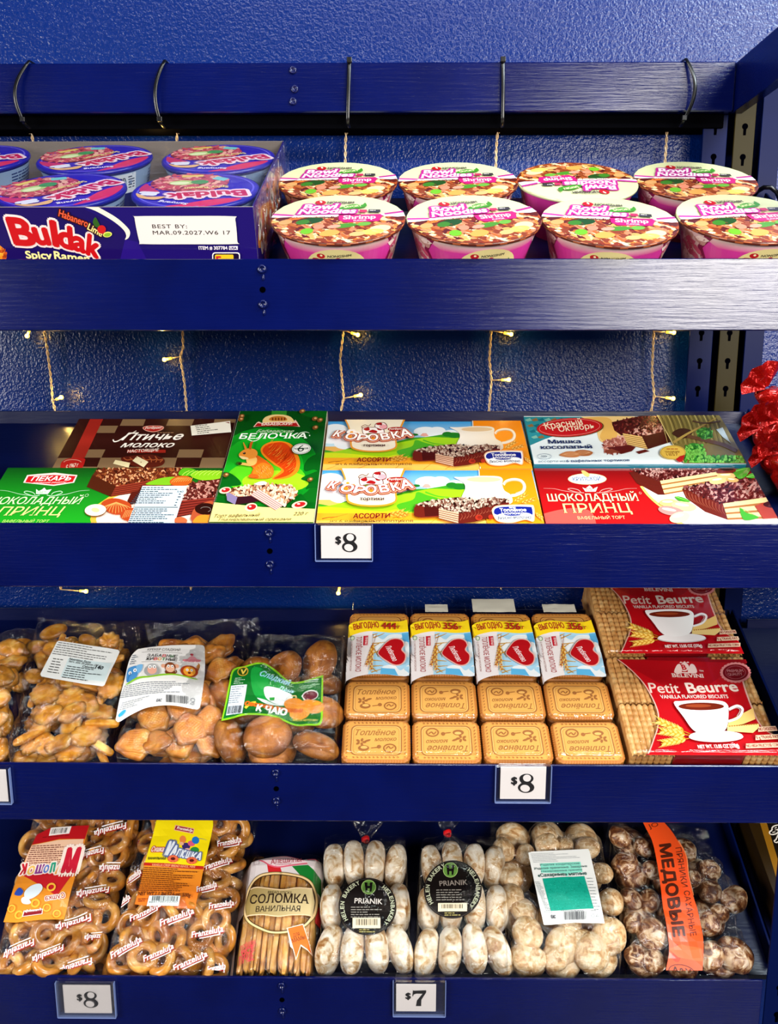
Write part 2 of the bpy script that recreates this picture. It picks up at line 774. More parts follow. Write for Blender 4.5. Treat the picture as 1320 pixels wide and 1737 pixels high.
def m_wall():
    t = NT('navy_orange_peel_wall_paint')
    v = t.coords()
    h = t.noise(v, 210, 2.0, 0.5, 0.3)
    h2 = t.noise(v, 420, 2.0, 0.5)
    n1 = t.bump(h, 0.5, 0.0022)
    n2 = t.bump(h2, 0.35, 0.0008, n1)
    t.l(n2, t.b.inputs['Normal'])
    t.set(Base_Color=(0.0004, 0.0135, 0.118, 1), Roughness=0.26, Specular_IOR_Level=0.3)
    return t.m


def m_paint():
    t = NT('navy_brushed_gloss_paint')
    v = t.coords((3.0, 40, 60))
    h = t.noise(v, 6.0, 5.0, 0.62, 0.35)
    v2 = t.coords((1, 1, 1))
    h2 = t.noise(v2, 14, 2.0)
    n1 = t.bump(h, 0.2, 0.0016)
    n2 = t.bump(h2, 0.05, 0.004, n1)
    t.l(n2, t.b.inputs['Normal'])
    c = t.ramp(h2, [(0.3, (0.0002, 0.0022, 0.047, 1)), (0.7, (0.0003, 0.0032, 0.064, 1))])
    t.l(c, t.b.inputs['Base Color'])
    t.set(Roughness=0.18, Specular_IOR_Level=0.58)
    return t.m


def m_deck():
    t = NT('navy_deck_paint')
    v = t.coords((10, 60, 60))
    h = t.noise(v, 5.0, 4.0)
    n1 = t.bump(h, 0.2, 0.0008)
    t.l(n1, t.b.inputs['Normal'])
    t.set(Base_Color=(0.0006, 0.003, 0.035, 1), Roughness=0.28)
    return t.m


def m_film(name='clear_crinkled_film', lo=0.055, hi=0.42, scale=38, strength=0.9, tint=(1, 1, 1, 1), rough=0.045):
    """Thin clear plastic: mostly see-through, glossy, crinkled."""
    t = NT(name)
    out = t.t.nodes['Material Output']
    t.t.nodes.remove(t.b)
    tr = t.n('ShaderNodeBsdfTransparent')
    tr.inputs[0].default_value = tint
    gl = t.n('ShaderNodeBsdfGlossy')
    gl.inputs['Roughness'].default_value = rough
    gl.inputs['Color'].default_value = (1, 1, 1, 1)
    mx = t.n('ShaderNodeMixShader')
    v = t.coords()
    w = t.n('ShaderNodeTexVoronoi')
    w.feature = 'DISTANCE_TO_EDGE'
    w.inputs['Scale'].default_value = scale
    wn = t.n('ShaderNodeTexNoise')
    wn.inputs['Scale'].default_value = scale * 0.7
    wn.inputs['Detail'].default_value = 3
    wa = t.n('ShaderNodeVectorMath', operation='SCALE')
    wa.inputs['Scale'].default_value = 0.02
    t.l(v, wn.inputs['Vector'])
    t.l(wn.outputs['Color'], wa.inputs[0])
    wb = t.n('ShaderNodeVectorMath', operation='ADD')
    t.l(v, wb.inputs[0])
    t.l(wa.outputs[0], wb.inputs[1])
    t.l(wb.outputs[0], w.inputs['Vector'])
    nz = t.noise(v, scale * 2.2, 4.0, 0.6, 1.5)
    n1 = t.bump(w.outputs['Distance'], strength, 0.012)
    n2 = t.bump(nz, strength * 0.8, 0.006, n1)
    t.l(n2, gl.inputs['Normal'])
    fr = t.n('ShaderNodeFresnel')
    fr.inputs['IOR'].default_value = 1.45
    mr = t.n('ShaderNodeMapRange')
    mr.inputs['From Min'].default_value = 0.0
    mr.inputs['From Max'].default_value = 0.6
    mr.inputs['To Min'].default_value = lo
    mr.inputs['To Max'].default_value = hi
    t.l(fr.outputs[0], mr.inputs['Value'])
    t.l(mr.outputs[0], mx.inputs['Fac'])
    t.l(tr.outputs[0], mx.inputs[1])
    t.l(gl.outputs[0], mx.inputs[2])
    t.l(mx.outputs[0], out.inputs['Surface'])
    return t.m


def m_food(name, stops, scale, rough=0.55, bump=0.4, bscale=120, bd=0.001, coat=0.0, dist=0.4, rnd=0.0):
    t = NT(name)
    tc = t.n('ShaderNodeTexCoord')
    vec = tc.outputs['Object']
    oi = t.n('ShaderNodeObjectInfo')
    ad = t.n('ShaderNodeVectorMath', operation='ADD')
    t.l(vec, ad.inputs[0])
    mu = t.n('ShaderNodeVectorMath', operation='SCALE')
    mu.inputs['Scale'].default_value = 7.0
    cb = t.n('ShaderNodeCombineXYZ')
    for k in range(3): t.l(oi.outputs['Random'], cb.inputs[k])
    t.l(cb.outputs[0], mu.inputs[0])
    t.l(mu.outputs[0], ad.inputs[1])
    h = t.noise(ad.outputs[0], scale, 4.0, 0.6, dist)
    c = t.ramp(h, stops)
    if rnd:
        hs = t.n('ShaderNodeHueSaturation')
        mr = t.n('ShaderNodeMapRange')
        mr.inputs['To Min'].default_value = 1 - rnd
        mr.inputs['To Max'].default_value = 1 + rnd
        t.l(oi.outputs['Random'], mr.inputs['Value'])
        t.l(mr.outputs[0], hs.inputs['Value'])
        t.l(c, hs.inputs['Color'])
        c = hs.outputs['Color']
    at = t.n('ShaderNodeAttribute', attribute_name='Col')
    mm = t.n('ShaderNodeMix', data_type='RGBA', blend_type='MULTIPLY')
    mm.inputs[0].default_value = 1.0
    t.l(c, mm.inputs[6])
    t.l(at.outputs['Color'], mm.inputs[7])
    t.l(mm.outputs[2], t.b.inputs['Base Color'])
    hb = t.noise(ad.outputs[0], bscale, 3.0)
    t.l(t.bump(hb, bump, bd), t.b.inputs['Normal'])
    t.set(Roughness=rough, Coat_Weight=coat, Coat_Roughness=0.15)
    return t.m


def m_glow(name, col, power):
    t = NT(name)
    t.set(Base_Color=(0.9, 0.7, 0.3, 1), Roughness=0.2, Emission_Color=col, Emission_Strength=power)
    return t.m


M_WALL, M_PAINT, M_DECK = m_wall(), m_paint(), m_deck()
M_BLACK = plain('black_painted_steel', '#020204', 0.9, spec=0.02)
M_TIE = plain('black_nylon', '#060608', 0.3)
M_STEEL = plain('navy_bolt_paint', (0.0008, 0.004, 0.06, 1), 0.2)
M_POST = plain('navy_steel_post', (0.0008, 0.004, 0.04, 1), 0.35, spec=0.06)
M_HOLE = plain('dark_slot', '#010103', 1.0, spec=0.0)
M_PRINT = m_print('printed_carton', 0.24, 0.7)
M_LABEL = m_print('printed_label', 0.38, 0.1)
M_FILM = m_film()
M_WRAP = m_film('tight_clear_shrink_wrap', 0.025, 0.35, 14, 0.35)
# ------------------------------------------------------------------ the room
WALL_Y = 0.30


def struct(name, mb, m):
    o = bpy.data.objects.new(name, mb.mesh(name, m))
    link(o)
    o['kind'] = 'structure'
    return o


struct('wall_back', MB().join(rbox(-2.6, 2.6, WALL_Y, WALL_Y + 0.1, 0, 3.0, 0.001)), M_WALL)
M_FLOOR = NT('dark_shop_floor')
M_FLOOR.l(M_FLOOR.ramp(M_FLOOR.noise(M_FLOOR.coords(), 6, 4), [(0.3, '#2b2b30'), (0.7, '#3c3b3e')]), M_FLOOR.b.inputs['Base Color'])
M_FLOOR.set(Roughness=0.4)
struct('floor', MB().join(rbox(-2.6, 2.6, -4.0, WALL_Y, -0.05, 0, 0.001)), M_FLOOR.m)

# ------------------------------------------------------------------ the shelving
XL, XR = -0.74, 0.455
unit = thing('display_shelving', 'navy painted slanted display shelving holding snacks in four tiers', 'shelf', ROOM, (0, 0, 0))
FH = 0.0735
DV0, DV1 = 0.0247, 0.2730


def slab_on(i, u0, u1, v0, v1, w0, w1, mb=None):
    """A box lying on a sloping shelf plane, in room coordinates."""
    b = rbox(u0, u1, v0, v1, w0, w1, 0.0008)
    out = MB()
    out.add([tuple(S[i].at(*p)) for p in b.v], b.f)
    return (mb or MB()).join(out)


for i, z in enumerate(ZT):
    fb = part('fascia_board', rbox(XL, XR + (0.037 if i == 0 else 0), 0, 0.0035, z - FH, z, 0.0012, 0.0008), M_PAINT, unit)
    hm = rbox(XL, XR, 0.0035, 0.018, z - FH, z - FH + 0.003, 0.0012, 0.0008)
    part('bottom_flange', hm, M_PAINT, fb)
    bx = -0.1415
    for dz in (0.0105, 0.0465):
        b = lathe([(0.0046, 0), (0.0046, 0.0018), (0.0040, 0.0026), (0.0026, 0.0027), (0.0024, 0.0012), (0.0006, 0.0011)], 14)
        mb = MB().add([(bx + x, -h, z - dz - y) for x, y, h in b.v], [f[::-1] for f in b.f][:], 0, None, True)
        # paint drip below the bolt
        d = blob(bx + 0.001, -0.0004, z - dz - 0.0085, 0.0012, 0.0012, 0.0035, 8, 6)
        part('bolt', mb.join(d), M_STEEL, fb)
    hole = lathe([(0.0032, 0), (0.0032, 0.0004), (0.0001, 0.00045)], 12)
    part('bolt_hole', MB().add([(bx + x, -h, z - 0.0315 - y) for x, y, h in hole.v], [f[::-1] for f in hole.f]), M_HOLE, fb)
    dk = slab_on(i, XL, 0.4865, DV0, DV1, DECK - 0.014, DECK)
    part('shelf_deck', dk, M_DECK, unit)
    bp = S[i].at(0, DV1, DECK)
    part('back_lip', rbox(XL, 0.489, bp.y + 0.001, bp.y + 0.0055, bp.z - 0.03, bp.z + 0.017, 0.001), M_DECK, unit)
    # side rail of angle steel along the sloping end of the shelf
    sr = slab_on(i, 0.4870, 0.4900, DV0 + 0.01, DV1 + 0.004, DECK - 0.016, DECK + 0.022)
    part('side_rail', sr, M_POST, unit)

part('top_rail', rbox(XL, 0.436, 0.25, 0.262, 1.8135, 1.8735, 0.002, 0.0015), M_PAINT, unit)
part('steel_beam', rbox(XL, 0.43, 0.264, 0.297, 1.797, 1.8145, 0.001), M_BLACK, unit)
rail = [o for o in unit.children if o.name.startswith('top_rail')][0]


def rail_bolt(x, z):
    b = lathe([(0.0048, 0), (0.0048, 0.0016), (0.0040, 0.0024), (0.0026, 0.0025), (0.0024, 0.0011), (0.0006, 0.0010)], 14)
    part('bolt', MB().add([(x + a, 0.25 - h, z - c) for a, c, h in b.v], [f[::-1] for f in b.f], 0, None, True), M_STEEL, rail)


for px, py in ((497, 119), (500, 151), (497, 172), (1253, 104), (1253, 121), (1250, 140), (1251, 172)):
    d = RAY(px, py)
    p = CAM + d * ((0.25 - CAM.y) / d.y)
    if p.x < 0.433: rail_bolt(p.x, p.z)
part('side_beam', rbox(0.437, 0.452, -0.02, 0.262, 1.8135, 1.8735, 0.0015), M_PAINT, unit)


def post(x0, x1, y0, y1, slots):
    mb = MB().join(rbox(x0, x1, y0, y0 + 0.003, 0, 1.872, 0.0006))
    mb.join(rbox(x1 - 0.003, x1, y0 + 0.003, y1, 0, 1.872, 0.0006))
    if slots:
        z = 0.2
        cx = (x0 + x1) / 2
        while z < 1.85:
            k = [(cx + 0.004 * cos(a), z + 0.004 * sin(a)) for a in [pi * 2 * t / 12 for t in range(-2, 9)]]
            k += [(cx - 0.0018, z - 0.011), (cx + 0.0018, z - 0.011)]
            mb.add([(x, y0 - 0.0002, zz) for x, zz in k], [tuple(range(len(k)))], 1)
            z += 0.0381
    return mb


part('upright_post', post(0.405, 0.437, 0.268, 0.298, True), [M_POST, M_HOLE], unit)
part('upright_post', post(-0.72, -0.69, 0.268, 0.298, True), [M_POST, M_HOLE], unit)
part('front_post', post(0.4595, 0.492, 0.0, 0.03, True), [M_POST, M_HOLE], unit)
part('front_post', post(-0.74, -0.71, 0.004, 0.03, False), [M_POST, M_HOLE], unit)

# the bay next to it on the right
bay = thing('corner_shelving', 'neighbouring navy shelving bay seen in a strip beyond the right end', 'shelf', ROOM, (0.9, 0, 0))
part('upright_post', post(0.447, 0.474, 0.270, 0.297, True), [plain('bare_brassy_steel', '#2a2208', 0.4, 0.0, spec=0.08), M_HOLE], bay)
part('upright_post', post(0.482, 0.508, 0.269, 0.297, False), [M_POST, M_HOLE], bay)
part('side_panel', rbox(1.18, 1.20, 0.0, 0.298, 0, 2.0, 0.001), M_POST, bay)
for i in (1, 2, 3):
    z = ZT[i]
    part('fascia_board', rbox(0.496, 1.18, 0.003, 0.0065, z - FH, z, 0.0012, 0.0008), M_PAINT, bay)
    part('shelf_deck', slab_on(i, 0.502, 1.178, DV0 + 0.004, DV1 - 0.012, DECK - 0.014, DECK), M_DECK, bay)
    bp = S[i].at(0, DV1 - 0.012, DECK)
    part('back_lip', rbox(0.51, 1.18, bp.y + 0.001, bp.y + 0.0055, bp.z - 0.03, bp.z + 0.012, 0.001), M_DECK, bay)

# ------------------------------------------------------------------ cable ties round the top rail
TIES = [(50, 100, 40, 190, 'leftmost'), (280, 103, 272, 190, 'second from left'), (593, 100, 590, 192, 'middle'), (853, 98, 853, 190, 'second from right'), (1163, 106, 1160, 185, 'rightmost')]
STRANDS = [
    [(50, 205), (56, 240), (66, 400), (76, 566), (80, 590), (86, 640), (89, 678), (94, 700), (100, 860), (103, 1000)],
    [(301, 205), (300, 245), (305, 400), (310, 566), (311, 590), (306, 605), (313, 650), (317, 700), (322, 860), (324, 1001)],
    [(588, 205), (586, 250), (584, 400), (582, 566), (577, 610), (583, 674), (578, 700), (577, 860), (576, 1004)],
    [(846, 203), (842, 250), (838, 400), (833, 566), (830, 610), (834, 645), (829, 700), (840, 860), (850, 1000)],
    [(1133, 200), (1130, 250), (1120, 400), (1109, 566), (1106, 630), (1110, 672), (1104, 700), (1102, 860), (1100, 985)],
]
BULBS = [
    [((66, 520), (46, 570)), ((89, 680), (104, 674)), ((103, 1000), (146, 1003))],
    [((300, 240), (268, 246)), ((309, 604), (279, 610)), ],
    [((582, 560), (607, 568)), ((582, 676), (612, 670)), ((577, 990), (574, 1006))],
    [((842, 300), (866, 300)), ((833, 560), (867, 567)), ((834, 645), (863, 644))],
    [((1109, 562), (1143, 564)), ((1110, 672), (1142, 676))],
]
WIREP = ('beside the striped tray', 'over the striped tray')


def onY(px, py, Y):
    d = RAY(px, py)
    return CAM + d * ((Y - CAM.y) / d.y)


TIE_WORDS = ['black cable tie on the top rail, first from the left', 'black cable tie on the top rail, second from the left',
             'straight black cable tie round the middle of the top rail', 'straight black cable tie on the top rail above the upside-down noodle lid',
             'bowed black cable tie on the top rail nearest the corner']
for k, (x0, y0, x1, y1, _) in enumerate(TIES):
    a, b = onY(x0, y0, 0.25), onY(x1, y1, 0.25)
    z0, z1 = 1.876, 1.8005
    bow = (0.007, 0.006, 0.003, 0.003, 0.010)[k]
    sx = (b.x - a.x)
    pts = []
    N = 12
    for t in range(N + 1):
        s = t / N
        side = (-0.012, -0.008, 0, 0, 0.010)[k] * sin(pi * s)
        pts.append((a.x + sx * s + side, 0.2485 - bow * sin(pi * s), z0 + (z1 - z0) * s))
    pts += [(b.x + 0.001, 0.262, z1 - 0.002), (b.x + 0.002, 0.2995, z1 - 0.0022)]
    pts += [(a.x + 0.002, 0.2995, z0), (a.x + 0.002, 0.28, z0 + 0.001), (a.x, 0.262, z0 + 0.001)]
    root = thing('cable_tie', TIE_WORDS[k], 'cable tie', ROOM, (b.x, 0.25, z1), 'cable ties on the top rail')
    part('strap', tube(pts, 0.001, 8, closed=True, flat=(0.0024, 0.0009, (1, 0, 0))), M_TIE, root)
    hd = (b.x, 0.2465, z1 + 0.004) if k != 2 and k != 3 else (a.x, 0.2465, z0 - 0.001)
    part('locking_head', rbox(hd[0] - 0.0033, hd[0] + 0.0033, hd[1] - 0.003, hd[1] + 0.002, hd[2] - 0.003, hd[2] + 0.003, 0.0008), M_TIE, root)

# ------------------------------------------------------------------ light strings on the wall
M_WIRE = plain('clear_tan_wire', '#c9ad84', 0.25, 0.0, 0.5)
M_LED = m_glow('warm_led', (1.0, 0.60, 0.03, 1), 9.0)
M_STUB = m_glow('led_lens', (1.0, 0.52, 0.02, 1), 3.0)
SY = 0.285
STR_WORDS = ['twisted fairy light strand hanging behind the purple noodle tray at its left end', 'twisted fairy light strand hanging above the middle of the purple noodle tray',
             'twisted fairy light strand behind the first white noodle bowl', 'twisted fairy light strand behind the gap left of the upside-down noodle lid',
             'twisted fairy light strand nearest the corner upright']
for k, st in enumerate(STRANDS):
    P = [onY(x, y, SY) for x, y in st]
    P[0] = Vector((P[0].x, 0.27, 1.7985)) if False else P[0]
    top = Vector((P[0].x, SY, 1.7965))
    P = [top] + P
    dense = []
    for a, b in zip(P, P[1:]):
        n = max(2, int((b - a).length / 0.0016))
        for t in range(n): dense.append(a.lerp(b, t / n))
    dense.append(P[-1])
    root = thing('light_strand', STR_WORDS[k], 'string lights', ROOM, tuple(P[0]), 'fairy light strands on the wall')
    for ph in (0, pi):
        hp = []
        for j, p in enumerate(dense):
            a = j * 0.55 + ph
            hp.append((p.x + 0.0011 * cos(a), p.y + 0.0011 * sin(a), p.z))
        part('wire', tube(hp, 0.00095, 5), M_WIRE, root)
    for (sx, sy), (bx, by) in BULBS[k]:
        a, b = onY(sx, sy, SY), onY(bx, by, SY - 0.006)
        d = (b - a)
        L = d.length
        d = d / L
        bl = part('bulb', tube([a, a.lerp(b, 0.35), b - d * 0.009], 0.0010, 6), M_WIRE, root)
        part('lens', tube([b - d * 0.010, b - d * 0.004, b - d * 0.0005], [0.0018, 0.0019, 0.0012], 8), M_STUB, bl)
        g = blob(b.x, b.y, b.z, 0.0031, 0.0031, 0.0031, 10, 6)
        part('lit_tip', g, M_LED, bl)
        ld = bpy.data.lights.new('fairy_bulb_light', 'POINT')
        ld.energy = 0.07
        ld.color = (1.0, 0.62, 0.16)
        ld.shadow_soft_size = 0.003
        lo = bpy.data.objects.new('fairy_bulb_light', ld)
        link(lo)
        lo.location = b + Vector((0, -0.006, 0))

# black cord in the corner
cp = [onY(x, y, Y) for x, y, Y in ((1324, 342, 0.255), (1318, 326, 0.245), (1308, 318, 0.24), (1296, 318, 0.245), (1286, 324, 0.26), (1276, 336, 0.28), (1268, 352, 0.29))]
cp = [Vector((1.05, 0.27, cp[0].z - 0.05)), Vector((0.75, 0.265, cp[0].z - 0.03)), Vector((0.56, 0.258, cp[0].z - 0.015))] + cp + [Vector((cp[-1].x, 0.292, 1.60))]
whole('power_cord', tube(cp, 0.003, 8), M_TIE, 'black power cord curling in the corner beside the top right noodle bowl', 'cord', ROOM, tuple(cp[3]))
# ------------------------------------------------------------------ cake boxes on the second shelf
def carton(name, label, u0, u1, v0, v1, w, side, art, i=1, extra=None, group=None, shift=(0, 0)):
    mb = rbox(u0, u1, v0, v1, DECK + 0.0003, w, 0.0006, 0.0005, col=side if isinstance(side, tuple) else hx(side))
    a = art.mb(0, clip=(u0 - shift[0] + 0.0004, u1 - shift[0] - 0.0004, v0 - shift[1] + 0.0004, v1 - shift[1] - 0.0004))
    a.v = [(x + shift[0], y + shift[1], z - art.w + w) for x, y, z in a.v]
    mb.join(a)
    if extra: mb.join(extra)
    return whole(name, mb, M_PRINT, label, 'box', S[i], ((u0 + u1) / 2, v0, DECK), group)


def ear(A, x0, y0, x1, y1, n, s, col='#c8791c', hi='#f2b84a'):
    """An ear of wheat: a stalk with paired grains."""
    A.line([(x0, y0), (x1, y1)], s * 0.25, col)
    dx, dy = x1 - x0, y1 - y0
    l = hypot(dx, dy)
    a = math.degrees(atan2(dy, dx))
    for k in range(n):
        t = 0.35 + 0.65 * k / n
        for sg in (-1, 1):
            px, py = x0 + dx * t - sg * dy / l * s * 0.55, y0 + dy * t + sg * dx / l * s * 0.55
            A.ell(px, py, s, s * 0.42, col if (k + (sg > 0)) % 2 else hi, rot=a + sg * 28, n=8)
            A.line([(px, py), (px + dx / l * s * 2.2 - sg * dy / l * s * 0.9, py + dy / l * s * 2.2 + sg * dx / l * s * 0.9)], s * 0.14, hi)


CHOC, CHOCD, CHOCL = '#4a1410', '#2c0a08', '#8a3a28'


def crumb_top(A, poly, n, size, seed=5, base='#47130f', cols=('#2a0a08', '#7e3a30', '#c98c7c', '#5b1d18')):
    A.poly(poly, base)
    A.specks(poly, n, cols, size, seed, 1.9)


def wafer_face(A, tl, tr, br, bl, rows, cream='#f2cf8a', dark='#b0722a'):
    A.poly([tl, tr, br, bl], cream)
    for r in range(rows):
        t0, t1 = (r + 0.68) / rows, (r + 1.0) / rows
        L = lambda a, b, t: (a[0] + (b[0] - a[0]) * t, a[1] + (b[1] - a[1]) * t)
        A.poly([L(tl, bl, t0), L(tr, br, t0), L(tr, br, t1), L(tl, bl, t1)], dark)


# --- bird's-milk sweets: brown chequered box
A = Art(S[1], -0.012).view(80, 700, 4.125)
A.rect(-60, 20, 1400, 430, '#35120d')
ck = '#86694a'
for q in ([(530, 46), (690, 46), (672, 92), (508, 92)], [(852, 46), (1030, 46), (1010, 92), (832, 92)], [(1172, 46), (1330, 46), (1325, 70), (1165, 74)],
          [(368, 92), (497, 92), (472, 142), (338, 142)], [(275, 258), (408, 258), (380, 315), (245, 315)], [(925, 258), (1098, 258), (1078, 315), (905, 315)],
          [(55, 318), (215, 318), (180, 388), (12, 388)], [(375, 316), (560, 316), (530, 392), (345, 392)], [(715, 316), (910, 316), (890, 388), (690, 392)], [(1085, 316), (1250, 316), (1235, 388), (1062, 388)],
          [(20, 378), (1240, 384), (1238, 396), (12, 396)]):
    A.poly(q, ck)
A.poly([(300, 46), (392, 46), (262, 318), (170, 318)], '#a3261c')
A.poly(spl([(92, 396), (100, 350), (150, 322), (255, 320), (264, 345), (245, 392)]), '#b81d1a')
A.text('с 1967 г', (132, 388), (215, 380), 26, '#f2dcc8', 0.01)
A.ring(178, 352, 62, 22, 3, '#e8b8a0', 190, 350)
A.poly(spl([(668, 108), (690, 96), (740, 92), (800, 94), (818, 106), (800, 124), (745, 138), (690, 128)], True), '#e9a893')
A.poly(spl([(676, 109), (695, 99), (742, 95), (795, 97), (808, 107), (792, 121), (745, 133), (695, 124)], True), '#b8201c')
A.text('РотФронт', (685, 117), (802, 113), 16, '#fff0e4', 0.02, 0.2)
A.line(spl([(462, 190), (470, 204), (500, 198), (560, 160), (600, 142), (625, 128)]), 9, '#fff6ea', 4)
A.text('Птичье', (520, 194), (945, 190), 48, '#fff8ee', 0.022, 0.35)
A.text('молоко', (512, 244), (884, 244), 36, '#fff8ee', 0.022, 0.35)
A.rect(560, 262, 830, 283, '#a3261c')
A.text('НАСТОЯЩИЕ', (562, 282), (778, 272), 18, '#ffeee0', 0.02)
A.greek(772, 140, 900, 150, 1, '#b08868', 4)
sw = spl([(520, 318), (640, 300), (740, 296), (820, 330), (800, 372), (690, 388), (560, 362)], True)
A.poly(sw, '#5b1d12')
for k in range(6): A.line(spl([(535 + k * 44, 318 - k * 2), (560 + k * 44, 334), (600 + k * 42, 330), (640 + k * 30, 350)]), 7, '#a8552f')
A.poly([(478, 334), (582, 354), (570, 388), (462, 360)], '#f3e3b0')
A.poly([(630, 308), (710, 348), (676, 386), (598, 340)], '#f6e8bb')
A.ell(628, 318, 4, 3, '#8a4a20')
A.ell(658, 350, 4, 3, '#8a4a20')
stick = Art(S[1], -0.012 + 0.0016).view(80, 700, 4.125)
stick.poly([(1003, 92), (1280, 58), (1288, 136), (1012, 160)], '#f4f0e2')
for r, (xa, xb) in enumerate(((1035, 1190), (1040, 1140), (1045, 1230), (1050, 1216), (1052, 1145))):
    stick.greek(xa, 92 + r * 13, xb, 101 + r * 13, 1, '#3a342c', r, 0.5, dy=-0.11)
stick.poly([(1246, 68), (1272, 66), (1276, 76)], '#7a1c1c')
b1 = carton('cake_box', 'brown chequered sweets box with white cursive title behind the green cake box', -0.4265, -0.2145, 0.1175, 0.2320, -0.012, '#5a3a28', A)
part('sticker', stick.mb(), M_LABEL, b1, 'small white sticker with dark print')

# --- green chocolate prince
A = Art(S[1], -0.008).view(0, 790, 6.6)
A.rect(-60, 20, 2600, 760, '#0b4a12', col2='#1fae22')
A.ell(1950, 600, 940, 400, '#e4b33c')
A.ell(1975, 600, 900, 385, '#f7dccb')
A.poly([(260, 190), (305, 105), (440, 92), (620, 78), (760, 95), (868, 105), (830, 190), (600, 226)], '#f4d6cf')
A.poly([(282, 186), (318, 118), (450, 112), (600, 104), (760, 112), (848, 116), (815, 182), (600, 212)], '#c4161c')
A.text('ПЕКАРЬ', (345, 170), (785, 164), 46, '#fff2ec', 0.025, 0.15)
A.text('домашние рецепты', (360, 200), (738, 192), 17, '#ffe3dc', 0.0, 0.25)
A.poly([(405, 262), (435, 285), (470, 268), (498, 246), (520, 275), (580, 264), (535, 318), (405, 318)], '#dff0da')
A.greek(412, 290, 520, 314, 2, '#2f8a34', 3)
for sx, c in ((1, 485), (-1, 485)):
    A.line(spl([(c + sx * 40, 330), (c + sx * 110, 340), (c + sx * 210, 305), (c + sx * 190, 286), (c + sx * 120, 300), (c + sx * 90, 326)]), 7, '#bfe6bd')
    A.line(spl([(c + sx * 120, 338), (c + sx * 260, 320), (c + sx * 400, 285), (c + sx * 520, 276)]), 6, '#bfe6bd', 2)
A.text('ШОКОЛАДНЫЙ', (-150, 432), (905, 430), 74, '#cdf2b4', 0.014, 0.25, 0.05, out='#0a5a14', ow=0.012)
A.text('®', (945, 350), (985, 350), 30, '#d8f2c8')
A.text('ПРИНЦ', (-60, 560), (692, 558), 92, '#e4f08c', 0.006, 0.25, 0.05, out='#0a6a14', ow=0.012)
A.text('ВАФЕЛЬНЫЙ ТОРТ', (20, 640), (545, 640), 30, '#c6ef7a', 0.004, 0.2, 0.03)
A.view(140, 790, 5.5)
crumb_top(A, [(140, 30), (920, 18), (900, 90), (560, 170), (310, 200), (95, 90)], 420, 17, 6, '#5c2412', ('#3a130a', '#a0572c', '#e0a070', '#6e2a16'))
A.poly([(95, 88), (312, 196), (262, 292), (40, 200)], '#4a1c0c')
wafer_face(A, (312, 196), (900, 92), (880, 196), (262, 292), 5, '#8e3320', '#4c140c')
crumb_top(A, [(1010, 170), (1310, 110), (1310, 260), (1235, 330), (930, 345)], 260, 20, 7, '#5a1a16')
wafer_face(A, (930, 330), (1240, 300), (1215, 420), (860, 490), 6, '#8a2c22', '#4a100c')
A.poly([(420, 335), (460, 250), (520, 240), (555, 190), (545, 340), (450, 370)], '#54180f')
A.poly(spl([(590, 178), (700, 130), (820, 110), (880, 120), (840, 180), (720, 186)], True), '#7bbb20')
A.poly(spl([(900, 90), (930, 35), (1010, 30), (1070, 60), (1010, 100)], True), '#58b018')
A.poly(spl([(1010, 100), (1080, 55), (1200, 50), (1310, 60), (1300, 120), (1120, 142)], True), '#86c41e')
for k in range(9): A.line(spl([(930 + k * 40, 96), (960 + k * 40, 70), (1000 + k * 40, 52)]), 5, '#c6e25a')
A.ell(920, 150, 105, 48, '#c65a1a', rot=-6)
for k in range(9): A.line(spl([(830 + k * 22, 165 - k * 2), (860 + k * 20, 135), (900 + k * 16, 118)]), 5, '#f0a04c')
A.poly(spl([(180, 365), (240, 320), (330, 315), (430, 350), (460, 395), (420, 440), (330, 466), (240, 440)], True), '#b8441c')
for k in range(11): A.line(spl([(315, 350), (315 + (k - 5) * 22, 390), (310 + (k - 5) * 30, 455 - abs(k - 5) * 8)]), 5, '#f3a65a')
A.poly(spl([(355, 480), (400, 420), (470, 405), (520, 440), (500, 520), (410, 522)], True), '#b8441c')
for k in range(7): A.line([(372 + k * 18, 500 - k * 4), (410 + k * 14, 425)], 5, '#ee9c58')
A.ell(125, 430, 103, 58, '#7a4a1e', rot=-4)
A.ell(124, 425, 100, 54, '#fbf0d2', rot=-4)
A.ell(124, 425, 38, 20, '#e6cf92', rot=8)
A.poly(spl([(1010, 500), (1040, 420), (1130, 360), (1230, 355), (1260, 540), (1030, 545)]), '#b5502e')
A.ell(1150, 415, 100, 55, '#2a0c08')
A.ring(1150, 420, 48, 24, 4, '#8a8078', 200, 420)
A.poly(spl([(1030, 530), (1080, 480), (1160, 470), (1250, 500), (1250, 560), (1040, 560)]), '#e08c28')
A.poly(spl([(860, 540), (870, 500), (930, 490), (980, 520), (960, 560)]), '#c8643a')
stick = Art(S[1], -0.008 + 0.0018).view(140, 790, 5.5)
stick.poly([(560, 188), (968, 188), (850, 565), (410, 565)], '#cfe2ee')
stick.text('540', (880, 250), (940, 250), 16, '#20262c', 0.02)
for r in range(9): stick.greek(560 - r * 14, 200 + r * 18, 900 - r * 12 + (r % 2) * 20, 214 + r * 18, 1, '#34424e', r, 0.55)
for r in range(5): stick.greek(900 - r * 11, 262 + r * 26, 930 - r * 11, 278 + r * 26, 1, '#34424e', r + 20, 0.55)
stick.rect(484, 386, 890, 392, '#34424e')
for r in range(8): stick.greek(478 - r * 7, 402 + r * 18, 880 - r * 7, 416 + r * 18, 1, '#3c4a56', r + 40, 0.55)
b2 = carton('cake_box', 'green cake box at the left end with wafer slice, hazelnuts and a pale blue sticker', -0.4785, -0.2118, 0.0062, 0.1155, -0.008, '#0d5a16', A)
part('sticker', stick.mb(), M_LABEL, b2, 'pale blue nutrition sticker')

